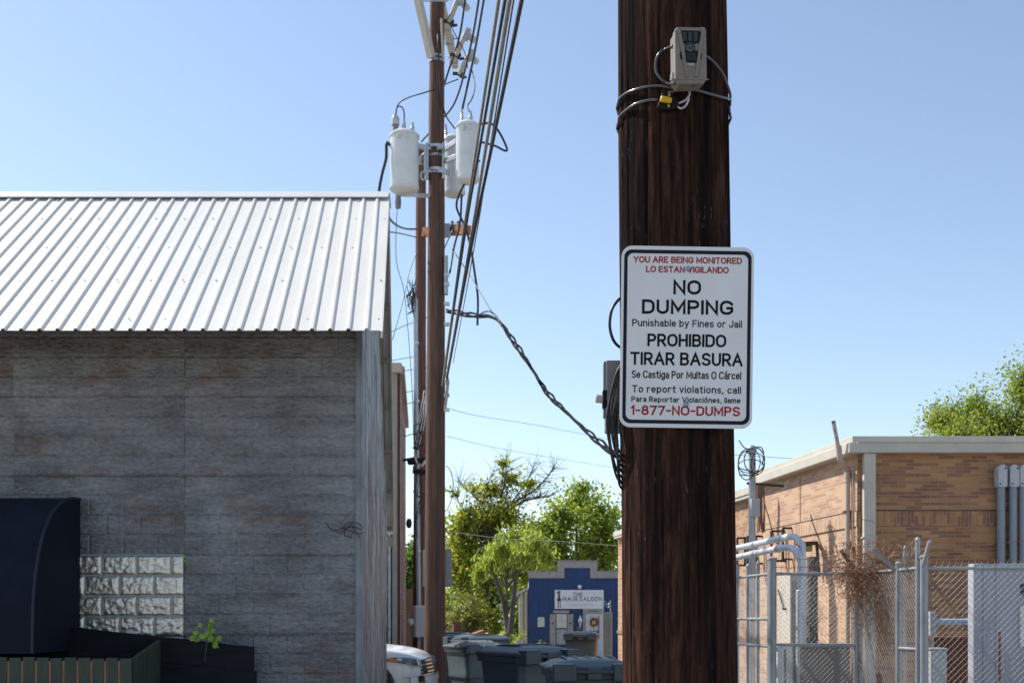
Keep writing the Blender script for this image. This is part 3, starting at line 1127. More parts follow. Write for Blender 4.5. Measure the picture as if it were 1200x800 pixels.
    for k, px in enumerate((1173, 1187, 1198.5)):
        Y = 20.86
        x = PX(px, Y)
        c = thing('conduit', labs[k], 'conduit', (x, Y, 0), group='grey conduits on the brick wall')
        q = MB()
        q.lathe([(.072, -.05), (.070, PZ(568, Y))], (x, Y, 0), 16)
        q.build('pipe', M('blue_grey_conduit', (.20, .235, .27), (.27, .305, .34), rough=.5, scale=3, stretch=(3, 3, .5)), c, smooth=True)
        q = MB()
        z0, z1 = PZ(571, Y), PZ(544.5, Y)
        pr = []
        for a in range(9):
            an = math.pi * a / 8
            pr.append((x + .085 * math.cos(an), Y - .09, z1 - .085 + .085 * math.sin(an)))
        pr += [(x - .085, Y - .09, z0 + .03), (x - .06, Y - .09, z0), (x + .06, Y - .09, z0), (x + .085, Y - .09, z0 + .03)]
        q.extr(pr, (0, .2, 0))
        h = q.build('cover', M('pale_conduit_cover', (.42, .42, .44), (.54, .54, .56), rough=.5, scale=12, spots=(.3, .28, .27), spot_scale=6), c, bevel=.012)
        q = MB()
        q.box((x - .085, Y + .02, PZ(637, Y)), (x + .085, Y + .1, PZ(635, Y)))
        for s_ in (-1, 1):
            q.lathe([(.014, 0), (.014, .02)], (x + .05 * s_, Y - .11, z0 + .06 if s_ < 0 else z1 - .07), 8, axis=(0, 1, 0))
        q.build('strap', m_dark_metal, c)
    return side


SIDE = right_brick()


def wall_fittings():
    # painted conduit run on the sunlit side wall with a bent mast
    m_pink = M('pinkish_cream_pipe', (.44, .34, .27), (.52, .42, .34), rough=.6, scale=4)
    t = thing('mast_pipe', 'cream painted pipe with a tilted mast on the sunlit brick side wall', 'pipe', (SIDE(21.25) - .1, 21.25, 0))
    Y = 21.25
    q = MB()
    q.tube([P(976.5, 493, 21.0), P(983, 528, 21.0)], .038, 10)
    q.build('mast', M('weathered_mast', (.40, .33, .28), (.52, .44, .38), rough=.6, scale=4, spots=(.15, .06, .03), spot_scale=5, spot_t=(.55, .65)), t, smooth=True)
    q = MB()
    q.tube(spline([P(982.5, 522, 21.0), P(984, 536, 21.0), P(986, 541, 21.05), P(990, 546, 21.15), P(993, 552, Y), P(993.2, 565, Y)], 5), .055, 12)
    q.build('offset_bend', m_pink, t, smooth=True)
    q = MB()
    x = PX(993.3, Y)
    q.lathe([(.045, 0), (.045, PZ(555, Y))], (x, Y, 0), 12)
    q.lathe([(.06, PZ(560, Y)), (.06, PZ(553, Y))], (x, Y, 0), 12)
    q.lathe([(.06, PZ(643, Y)), (.06, PZ(634, Y))], (x, Y, 0), 12)
    q.build('pipe', m_pink, t, smooth=True)
    q = MB()
    x2 = PX(999.5, 21.12)
    q.lathe([(.016, 0), (.016, PZ(548, 21.12))], (x2, 21.12, 0), 8)
    q.build('thin_pipe', m_pink, t, smooth=True)
    q = MB()
    q.box((x - .07, Y - .03, PZ(600, Y)), (x + .14, Y + .12, PZ(598, Y)))
    q.box((x2 - .03, 21.08, PZ(647, Y)), (x2 + .03, 21.16, PZ(641, Y)))
    q.build('bracket', m_rusty, t)
    # service mast with weather head and coiled wires
    Ym = 23.0
    t = thing('service_mast', 'grey steel service mast with a weather head beside the dark pole', 'mast', P(882, 720, Ym) * 1.0)
    x = PX(881.5, Ym)
    q = MB()
    q.lathe([(.075, 0), (.07, PZ(528, Ym))], (x, Ym, 0), 16)
    q.build('pipe', m_galv_dull, t, smooth=True)
    q = MB()
    q.lathe([(.075, -.02), (.1, 0), (.105, .07), (.08, .12), (.03, .145), (0.001, .15)], (x - .01, Ym - .03, PZ(530, Ym)), 16, axis=(-.25, -.2, 1))
    q.build('weather_head', m_galv_dull, t, smooth=True)
    q = MB()
    q.box((x - .05, Ym - .17, PZ(606, Ym)), (x + .12, Ym - .05, PZ(585, Ym)))
    q.build('meter_box', m_grey_paint, t, bevel=.01)
    q = MB()
    q.beam((x - .1, Ym, PZ(566, Ym)), (x + 0.75, Ym + .5, PZ(566, Ym)), .04, .05)
    q.build('strut', m_dark_metal, t)
    rng = random.Random(9)
    q = MB()
    for k, (cx, cy, rx_, ry) in enumerate(((878, 541, 13, 16), (884, 539, 12, 15), (880, 546, 15, 8), (875, 545, 10, 17), (888, 543, 8, 12))):
        pts = []
        for a in range(25):
            an = 2 * math.pi * a / 24 + k
            pts.append(P(cx + rx_ * math.cos(an), cy + ry * math.sin(an), Ym - .12 + .12 * math.sin(an * 2 + k)))
        q.tube(pts, .010 + .003 * (k % 2), 6)
    for pts in ([(866, 516), (872, 524), (878, 526)], [(866, 548), (880, 552), (890, 551)], [(866, 556), (878, 557), (889, 556)], [(884, 524), (892, 524), (895, 532), (893, 545)]):
        q.tube(spline([P(a, b, Ym - .1) for a, b in pts], 5), .011, 6)
    o = q.build('wire_coil', m_cable_dark, None, smooth=True, loc=P(880, 541, Ym))
    tag(o, 'loose black wire loops coiled around the head of the grey service mast', 'wire coil')
    # brown cable bundle hanging on the wall
    Yb = 25.2
    q = MB()
    for k in range(7):
        xx = 888 + k * 1.2
        q.tube(spline([P(xx + rng.uniform(-.6, .6), 566, Yb), P(xx + 1 + rng.uniform(-1, 1), 595, Yb), P(xx + rng.uniform(-.5, 1), 622 + rng.uniform(-3, 3), Yb)], 4), .016, 5)
    q.tube(spline([P(893, 568, Yb), P(896, 590, Yb), P(901, 606, Yb), P(905, 622, Yb - .1), P(914, 645, Yb - .1)], 5), .014, 5)
    o = q.build('cable_bundle', M('brown_cables', (.16, .09, .06), (.26, .16, .11), rough=.8), None, loc=P(892, 600, Yb))
    tag(o, 'bundle of brown cables hanging down the sunlit brick wall', 'cables')
    # dark steel frames
    m_frame = M('dark_brown_frame', (.04, .028, .024), (.07, .05, .042), rough=.7, scale=6)
    labs = ['dark steel rack on the brick wall, nearest to the foreground pole', 'dark steel rack behind the grey service mast', 'dark steel rack on the brick wall, right of the mast', 'tallest dark steel rack, nearest to the curved white pipes']
    for k, (xa, xb, ya, yb) in enumerate(((864, 873, 630, 662), (876, 886, 628, 660), (904, 917, 622, 657), (917.5, 931, 618.5, 655))):
        q = MB()
        Yf = (26.5, 26.0, 24.6, 24.2)[k]
        for a, b in (((xa, ya), (xb, ya)), ((xa, yb), (xb, yb)), ((xa, ya), (xa, yb)), ((xb, ya), (xb, yb))):
            q.beam(P(a[0], a[1], Yf), P(b[0], b[1], Yf), .045, .045, (0, 1, 0))
            dz = (0, .3, 0)
        for a in ((xa, ya), (xb, ya), (xa, yb), (xb, yb)):
            p = P(a[0], a[1], Yf)
            q.beam(p, (SIDE(Yf), Yf, p.z), .04, .04)
        o = q.build('pipe_rack', m_frame, None, loc=P((xa + xb) / 2, yb, Yf))
        tag(o, labs[k], 'rack', 'dark steel racks on the brick wall')
    # white bent pipes
    labs = ['upper of the two pale bent pipes above the chain link gate', 'lower of the two pale bent pipes above the chain link gate']
    for k, pts in enumerate(([(858, 643, 20.6), (885, 637.5, 19.4), (915, 630.5, 18.2), (928, 628.5, 17.7), (934, 631, 17.5), (938.5, 639, 17.4), (940.5, 655, 17.4), (941, 800, 17.4)],
                             [(858, 654, 20.2), (885, 648, 19.0), (912, 642.5, 17.9), (925, 641.5, 17.5), (932, 645, 17.3), (937, 653, 17.2), (938.5, 668, 17.2), (938.5, 800, 17.2)])):
        pp = [P(*a) for a in pts]
        pp[-1].z = 0.0
        t = thing('bent_pipe', labs[k], 'pipe', (pp[-1].x, pp[-1].y, 0), group='pale bent pipes')
        q = MB()
        q.tube(spline(pp, 7), .052, 12)
        q.build('pipe', M('pale_galvanised_pipe', (.50, .53, .56), (.62, .65, .68), rough=.45, metal=.25, scale=5), t, smooth=True)
        for f in (1, 2):
            q = MB()
            a, b = pp[f], pp[f + 1]
            q.lathe([(.062, -.04), (.062, .04)], a, 12, axis=(b - a))
            q.build('coupling', m_galv, t, smooth=True)
    # yellowish wall bracket with its shade arm
    t = thing('wall_bracket', 'small yellow box on a brown wall bracket behind the bent pipes', 'bracket', (SIDE(22.9), 22.9, 2.9))
    Yk = 22.6
    q = MB()
    q.box((PX(936, Yk), Yk - .1, PZ(646, Yk)), (PX(951, Yk), Yk + .1, PZ(639, Yk)))
    q.build('box', M('yellow_box', (.30, .20, .05), (.42, .29, .08), rough=.6), t, bevel=.02)
    q = MB()
    q.beam(P(934, 637, Yk), P(957, 636, Yk), .25, .07)
    q.beam(P(957, 636, Yk), P(960, 675, Yk), .05, .05, (0, 1, 0))
    q.beam(P(957, 636, Yk), (SIDE(22.9), 22.9, PZ(636, Yk)), .05, .05)
    q.build('arm', m_frame, t)
    # dark upright pipe and cream door in the yard
    Yd = 19.5
    t = thing('dark_post', 'thick dark weathered post wrapped in dry vine inside the fenced yard', 'post', (PX(952, Yd), Yd, 0))
    q = MB()
    q.lathe([(.10, 0), (.09, PZ(652, Yd))], (PX(952, Yd), Yd, 0), 14)
    q.build('pipe', M('dark_weathered_post', (.06, .05, .05), (.14, .115, .11), rough=.8, scale=5, stretch=(3, 3, .5)), t, smooth=True)
    Yd = 20.5
    t = thing('cabinet', 'tall cream metal cabinet with a shaded front behind the chain link fence', 'cabinet', (PX(920, Yd), Yd, 0))
    q = MB()
    x0, x1 = PX(926, Yd), PX(926, Yd)
    q.box((x0, Yd, 0), (x1 + .3, Yd + 1.0, PZ(673, Yd)))
    b = q.build('body', m_cream, t, bevel=.01)
    q = MB()
    q.box((x1 + .02, Yd - .02, .05), (x1 + .28, Yd - .003, PZ(680, Yd)))
    q.build('side_panel', M('shaded_cabinet_front', (.28, .25, .23), (.36, .33, .3), rough=.6), t)  # grey puts the shade on the cabinet's front into the colour
    q = MB()
    q.lathe([(.02, 0), (.02, .07)], (x0 - .07, Yd + .3, PZ(713, Yd)), 8, axis=(1, 0, 0))
    q.beam((x0 - .04, Yd + .75, PZ(690, Yd)), (x0 - .04, Yd + .3, PZ(713, Yd)), .02, .02, (1, 0, 0))
    q.build('handle', m_dark_metal, t)
    Yd = 16.6
    t = thing('pipe_stub', 'pale grey pipe standing upright in front of the cream cabinet', 'pipe', (PX(937, Yd), Yd, 0))
    q = MB()
    q.lathe([(.045, 0), (.045, PZ(692, Yd)), (.03, PZ(691, Yd))], (PX(936.5, Yd - .2), Yd - .2, 0), 14)
    q.build('pipe', MATS['pale_galvanised_pipe'], t, smooth=True)


wall_fittings()


# ------------------------------------------------------------------ chain link enclosure
def chain_mesh(mb, A, B, z0, z1, pitch=.072, r=.0021):
    A, B = Vector((*A, 0)), Vector((*B, 0))
    l = (B - A).length
    t = (B - A) / l
    nrm = Vector((-t.y, t.x, 0))
    h = z1 - z0
    for sgn in (1, -1):
        c = -h if sgn > 0 else 0
        end = l if sgn > 0 else l + h
        while c < end:
            pts = []
            for zz in (0, h):
                pts.append((c + zz if sgn > 0 else c - zz, zz))
            (s0, a0), (s1, a1) = pts

            def clip(s_, z_):
                if s_ < 0:
                    return 0, z_ + (0 - s_) * (1 if sgn > 0 else -1)
                if s_ > l:
                    return l, z_ + (l - s_) * (1 if sgn > 0 else -1)
                return s_, z_
            s0, a0 = clip(s0, a0)
            s1, a1 = clip(s1, a1)
            if 0 <= a0 <= h and 0 <= a1 <= h and abs(s1 - s0) > .01:
                p = A + t * s0 + Vector((0, 0, z0 + a0)) + nrm * (sgn * r)
                q = A + t * s1 + Vector((0, 0, z0 + a1)) + nrm * (sgn * r)
                mb.tube([p, q], r, 3, caps=False)
            c += pitch


def fence():
    m_mesh = M('galvanised_mesh_wire', (.23, .23, .225), (.33, .33, .32), rough=.55, metal=.3, scale=20)
    m_post = M('galvanised_post', (.24, .255, .27), (.38, .40, .42), rough=.5, metal=.4, scale=6, stretch=(1, 1, .3))
    zt = PZ(672, 15.8)
    g = Vector((PX(903.5, 15.8), 15.8))
    gb = Vector((PX(862, 17.5), 17.5))
    c1 = Vector((PX(1005, 15.8), 15.8))
    c2 = Vector((PX(1053, 14.5), 14.5))
    c3 = Vector((PX(1081, 13.8), 13.8))
    c4 = Vector((9.5, 13.75))

    def post(par, p, r, z1, nm='post'):
        q = MB()
        q.lathe([(r, 0), (r, z1), (r * 1.15, z1), (r * 1.15, z1 + .02), (.003, z1 + .05)], (p.x, p.y, 0), 12)
        return q.build(nm, m_post, par, smooth=True)

    def rail(par, a, b, z, r=.021, nm='rail'):
        q = MB()
        q.tube([(a.x, a.y, z), (b.x, b.y, z)], r, 10)
        return q.build(nm, m_post, par, smooth=True)
    t = thing('chain_link_gate', 'grey chain link gate leaf standing open beside the dark pole', 'gate', (g.x, g.y, 0))
    n = (gb - g)
    for f, r, zz in ((.04, .03, zt + .18), (.34, .024, zt + .16), (.62, .03, zt + .14), (.93, .024, zt + .15)):
        post(t, g + n * f, r, zz)
    for py, nm in ((672, 'rail'), (725, 'rail'), (757, 'rail')):
        z = PZ(py, 15.8)
        rail(t, g, gb, z)
    q = MB()
    chain_mesh(q, g, gb, .05, zt, .07, .0019)
    q.build('mesh_panel', m_mesh, t, fixn=False)
    # main fence
    t = thing('chain_link_fence', 'tall chain link fence with barbed wire arms enclosing the yard by the brick wall', 'fence', (c1.x, c1.y, 0))
    post(t, g + Vector((.02, 0)), .055, zt + .2)
    post(t, c1 + Vector((-.02, 0)), .035, zt + .05)
    post(t, c1 + Vector((.05, -.03)), .024, zt - .02)
    post(t, c2, .038, zt + .07)
    post(t, c3 + Vector((-.04, .05)), .028, zt + .33)
    post(t, c2 + Vector((.05, -.1)), .02, zt + .26)
    post(t, c3 + Vector((.02, 0)), .05, zt + .12)
    post(t, Vector((c3.x + 2.2, 13.76)), .035, zt + .05)
    rail(t, g, c1, zt)
    rail(t, g, c1, PZ(755, 15.8))
    rail(t, c1, c2, zt)
    rail(t, c2, c3, zt)
    rail(t, c2, c3, PZ(760, 14.1))
    rail(t, c3, c4, PZ(665.5, 13.8), .019)
    for a, b in ((g, c1), (c1, c2), (c2, c3), (c3, c4)):
        q = MB()
        chain_mesh(q, a, b, .04, zt + .03, .078 if b is c4 else .07, .0021 if b is c4 else .0017)
        q.build('mesh_panel', m_mesh, t, fixn=False)
    # twisted barbs of the mesh's upper edge on the nearest section
    q = MB()
    x = c3.x
    while x < 8.2:
        q.tube([(x, 13.78, zt + .02), (x + .012, 13.78, zt + .085)], .0035, 4)
        x += .078
    q.build('mesh_knuckle', m_mesh, t, fixn=False)
    m_arm = M('dark_barb_arm', (.05, .05, .055), (.10, .10, .11), rough=.6, scale=6)
    for a, b, mm in (((1001, 666, 15.75), (985.5, 643.5, 15.6), m_arm), ((1051, 668, 14.5), (1024, 644, 14.9), m_arm), ((1081, 664, 13.8), (1089.5, 634, 13.5), m_post)):
        q = MB()
        q.beam(P(*a), P(*b), .035, .045)
        q.build('barb_arm', mm, t)
    q = MB()
    for a, b in (((985.5, 644, 15.6), (905, 655, 15.6)), ((993, 653, 15.65), (905, 664, 15.7)), ((1024, 645, 14.9), (986, 644, 15.6)), ((1089.5, 634, 13.5), (1240, 627, 13.3)), ((1086, 646, 13.6), (1240, 655, 13.5))):
        p0, p1 = P(*a), P(*b)
        pts = [p0 + (p1 - p0) * (k / 8) + Vector((0, 0, -.06 * math.sin(math.pi * k / 8))) for k in range(9)]
        q.tube(pts, .004, 4)
        for k in range(1, 8):
            q.beam(pts[k] - Vector((.012, 0, .02)), pts[k] + Vector((.012, 0, .02)), .005, .005)
    q.build('barbed_wire', m_rusty, t)
    # dry vine tangle
    rng = random.Random(11)
    m_vine = leaf_mat('dry_vine', (.20, .095, .05), (.34, .18, .10), (.44, .27, .16), .25)
    q = MB()

    def strand(p, d, n, s, w):
        pts = [Vector(p)]
        d = Vector(d).normalized()
        for k in range(n):
            d = (d + Vector((rng.uniform(-1, 1), rng.uniform(-.7, .7), rng.uniform(-1, .75))) * .55).normalized()
            pts.append(pts[-1] + d * s)
        q.tube(pts, w, 3, caps=False)
    for k in range(620):
        f = rng.random()
        px = rng.gauss(1017, 16) if k % 3 else rng.uniform(985, 1048)
        py = 690 - abs(rng.gauss(0, 1)) * 0 + rng.gauss(-18, 15)
        if px < 990 and py > 690:
            continue
        strand(P(px, py, 15.3 + rng.uniform(-.3, .3)), (rng.uniform(-1, 1), rng.uniform(-.4, .4), rng.uniform(-1, .7)), rng.randint(5, 12), .035, .002 + .003 * rng.random())
    for k in range(170):
        px = rng.uniform(1008, 1044)
        strand(P(px, rng.uniform(675, 735), 15.2 + rng.uniform(-.3, .2)), (rng.uniform(-.3, .3), 0, -1), 11, .035, .0022)
    o = q.build('dry_vine', m_vine, None, fixn=False, loc=(PX(1018, 15.3), 15.3, 2.0))
    tag(o, 'big clump of brown dry vine hanging over the fence corner', 'vine')
    q = MB()
    for k in range(130):
        strand(P(rng.uniform(1057, 1079), rng.gauss(660, 9), 14.2), (rng.uniform(-1, 1), 0, rng.uniform(-.6, 1)), 5, .022, .0025)
    for k in range(90):
        strand(P(rng.uniform(1030, 1079), rng.gauss(690, 12), 14.4), (rng.uniform(-.4, .4), 0, -1), 5, .022, .002)
    m_pale = leaf_mat('pale_dry_vine', (.28, .22, .17), (.40, .34, .28), (.5, .44, .37), .2)
    o = q.build('dry_vine', m_pale, None, fixn=False, loc=(PX(1068, 14.2), 14.2, 2.1))
    tag(o, 'small pale dry vine strands caught between the two fence posts', 'vine')
    q = MB()
    for k in range(150):
        strand(P(rng.gauss(950, 6), rng.uniform(655, 740), 19.3 + rng.uniform(-.15, .1)), (rng.uniform(-.5, .5), 0, rng.choice((-1, 1))), 6, .04, .003)
    o = q.build('dry_vine', m_pale, None, fixn=False, loc=(PX(950, 19.3), 19.3, 1.5))
    tag(o, 'dry vine wrapped around the thick dark post in the yard', 'vine')
    # cabinets and pipes inside the yard
    Yc = 16.4
    t = thing('metal_shed', 'big pale lavender grey metal cabinet with vents behind the near fence', 'cabinet', (7.6, 16.9, 0))
    x0 = PX(1141, Yc)
    x1 = x0 + 2.4
    zt2 = PZ(660, Yc)
    m_lav = M('lavender_grey_paint', (.33, .33, .38), (.42, .42, .47), rough=.6, scale=1.5, spots=(.24, .23, .26), spot_scale=2, spot_t=(.6, .8))
    q = MB()
    q.box((x0, Yc, .1), (x1, Yc + .22, zt2))
    q.build('body', m_lav, t, bevel=.015)
    q = MB()
    for px in (1152, 1167):
        xx = PX(px, Yc)
        q.box((xx, Yc - .012, .1), (xx + .03, Yc - .002, zt2 - .03))
    q.build('seam', m_lav, t)
    q = MB()
    for k in range(2):
        q.box((PX(1196, Yc), Yc - .012, PZ(690 + k * 7, Yc)), (PX(1210, Yc), Yc - .003, PZ(684 + k * 7, Yc)))
    q.build('vent', m_dark_metal, t)
    q = MB()
    q.box((PX(1194.5, Yc), Yc - .03, PZ(757, Yc)), (PX(1225, Yc), Yc - .004, PZ(710, Yc)))
    for k in range(9):
        z = PZ(754 - k * 5, Yc)
        q.box((PX(1195.5, Yc), Yc - .045, z), (PX(1224, Yc), Yc - .031, z + .028))
    q.build('louvre', m_white_paint, t)
    q = MB()
    q.box((PX(1170, Yc), Yc - .01, .1), (PX(1172.5, Yc), Yc - .003, PZ(740, Yc)))
    q.build('rust_seam', m_rusty, t)
    Yp = 17.2
    t = thing('wall_pipe', 'pale blue horizontal pipe with a grey junction box in front of the brick wall', 'pipe', P(1120, 728, Yp))
    q = MB()
    q.tube([P(1094, 728, Yp), P(1150, 728, Yp)], .05, 12)
    q.build('pipe', M('pale_blue_pipe', (.36, .45, .58), (.46, .54, .66), rough=.4), t, smooth=True)
    q = MB()
    q.box(P(1088, 745, Yp) + Vector((0, -.08, 0)), P(1095.5, 716, Yp) + Vector((0, .08, 0)))
    q.build('box', m_grey_paint, t, bevel=.01)
    q = MB()
    q.lathe([(.03, 0), (.03, PZ(748, Yp))], (PX(1092, Yp), Yp, 0), 10)
    q.build('support', m_galv_dull, t, smooth=True)
    Yb = 18.3
    t = thing('rusty_crate', 'dark rusty brown metal bin low behind the near fence', 'crate', (PX(1120, Yb), Yb, 0))
    x0, x1, zz = PX(1094, Yb), PX(1146, Yb), PZ(748, Yb)
    q = MB()
    for lo, hi in (((x0, Yb, 0), (x1, Yb + .03, zz)), ((x0, Yb + .6, 0), (x1, Yb + .63, zz)), ((x0, Yb + .03, 0), (x0 + .03, Yb + .6, zz)), ((x1 - .03, Yb + .03, 0), (x1, Yb + .6, zz)), ((x0 + .03, Yb + .03, 0.02), (x1 - .03, Yb + .6, .05))):
        q.box(lo, hi)
    m_rb = M('rusty_brown_metal', (.11, .035, .022), (.20, .075, .04), rough=.85, scale=4)
    q.build('body', m_rb, t)
    q = MB()
    q.box((x0 - .02, Yb - .02, zz), (x1 + .02, Yb + .65, zz + .03))
    q.build('rim', m_rb, t)
    Yg = 15.6
    t = thing('utility_box', 'small pale grey utility box on the ground right behind the fence post', 'box', (PX(1100, Yg), Yg, 0))
    q = MB()
    q.box((PX(1091, Yg), Yg, 0), (PX(1110, Yg), Yg + .3, PZ(761, Yg)))
    q.build('body', m_grey_paint, t, bevel=.015)
    q = MB()
    q.box((PX(1090, Yg), Yg - .01, PZ(761, Yg)), (PX(1111, Yg), Yg + .31, PZ(759, Yg)))
    q.build('lid', m_grey_paint, t)
    Ys = 16.3
    t = thing('steel_box', 'dark grey sheet steel box standing behind the low fence section', 'box', (PX(968, Ys), Ys, 0))
    q = MB()
    q.box((PX(940, Ys), Ys, .05), (PX(997, Ys), Ys + .5, PZ(758, Ys)))
    q.build('body', M('brushed_sheet_steel', (.16, .14, .13), (.26, .24, .225), rough=.4, metal=.3, scale=1.2), t, bevel=.01)
    q = MB()
    q.box((PX(940, Ys) - .01, Ys - .01, PZ(758, Ys)), (PX(997, Ys) + .01, Ys + .51, PZ(756.5, Ys)))
    q.build('lid', m_galv_dull, t)
    t = thing('white_cabinet', 'narrow white painted cabinet low beside the dark steel box', 'cabinet', (PX(922, Ys), Ys + .2, 0))
    q = MB()
    q.box((PX(915, Ys), Ys + .2, 0), (PX(933, Ys), Ys + .55, PZ(757, Ys)))
    q.build('body', m_white_paint, t, bevel=.01)
    q = MB()
    q.box((PX(923.5, Ys), Ys + .19, 0.05), (PX(924.5, Ys), Ys + .197, PZ(760, Ys)))
    q.build('door_gap', m_dark_metal, t)


fence()


# ------------------------------------------------------------------ the far brick building behind the tin building
def far_brick():
    t = thing('brick_building', 'tall narrow sliver of dark and pink brick building behind the tin roof rake', 'building', (-5, 27, 0))
    Y0, Y1 = 24.0, 31.0
    X0 = PX(469, Y0)
    X1 = PX(475.5, Y1)
    zt = PZ(427, Y0)
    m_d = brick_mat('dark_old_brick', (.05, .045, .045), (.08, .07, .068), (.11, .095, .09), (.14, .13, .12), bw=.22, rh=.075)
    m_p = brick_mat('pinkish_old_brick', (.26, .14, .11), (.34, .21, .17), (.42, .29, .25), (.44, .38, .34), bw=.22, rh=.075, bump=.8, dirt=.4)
    q = MB()
    q.wall((X0 - 7, Y0, 0), (X0 - .02, Y0, 0), -.2, zt - .2)
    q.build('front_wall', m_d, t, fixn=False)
    q = MB()
    n = 30
    for k in range(n):
        a, b = k / n, (k + 1) / n
        q.wall((X0 + (X1 - X0) * a, Y0 + (Y1 - Y0) * a, 0), (X0 + (X1 - X0) * b, Y0 + (Y1 - Y0) * b, 0), -.2, zt - .2 - .03 * (k % 3), u0=a * 7)
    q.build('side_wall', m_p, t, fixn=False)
    q = MB()
    q.add([(X0 - 7, Y0, zt - .25), (X0, Y0, zt - .25), (X1, Y1, zt - .25), (X0 - 7, Y1, zt - .25)], [(0, 1, 2, 3)])
    rf = q.build('roof', MATS['roof_membrane'], t)
    q = MB()
    q.beam((X0 - 7, Y0 - .03, zt - .1), (X0 + .04, Y0 - .03, zt - .1), .3, .2)
    q.beam((X0 - .06, Y0 + .13, zt - .1), (X1 - .06, Y1, zt - .1), .28, .18)
    q.build('coping', M('sandy_coping', (.40, .33, .26), (.5, .42, .34), rough=.8), rf)
    q = MB()
    xa, xb = PX(460.3, Y0), PX(466, Y0)
    q.box((xa, Y0 - .10, 0), (xb, Y0 - .003, zt - .2))
    q.build('pilaster', M('drab_pilaster', (.26, .225, .185), (.33, .29, .245), rough=.8, scale=3), t)
    q = MB()
    q.box((xb + .003, Y0 - .035, 0), (X0, Y0 - .003, zt - .2))
    q.build('corner_trim', M('brown_corner', (.07, .04, .03), (.11, .065, .05), rough=.85), t)
    q = MB()
    q.lathe([(.035, 0), (.035, zt - .4)], (PX(457, Y0), Y0 - .06, 0), 10)
    q.build('drain_pipe', m_galv_dull, t, smooth=True)
    # low wooden fence beyond it
    t = thing('wooden_fence', 'low brown wooden fence at the far end behind the meter box', 'fence', (-3.9, 40, gz(40)))
    q = MB()
    q.box((-6, 40, gz(40)), (-3.3, 40.03, PZ(690, 40)))
    m_wf = M('brown_fence_wood', (.10, .055, .03), (.19, .11, .065), rough=.9, scale=4, stretch=(4, 4, .5))
    fo = q.build('panel', m_wf, t)
    for x in (-6, -5, -4, -3.3):
        q = MB()
        q.box((x - .05, 39.94, gz(40)), (x + .05, 39.997, PZ(688, 40)))
        q.build('post', m_wf, t)


far_brick()


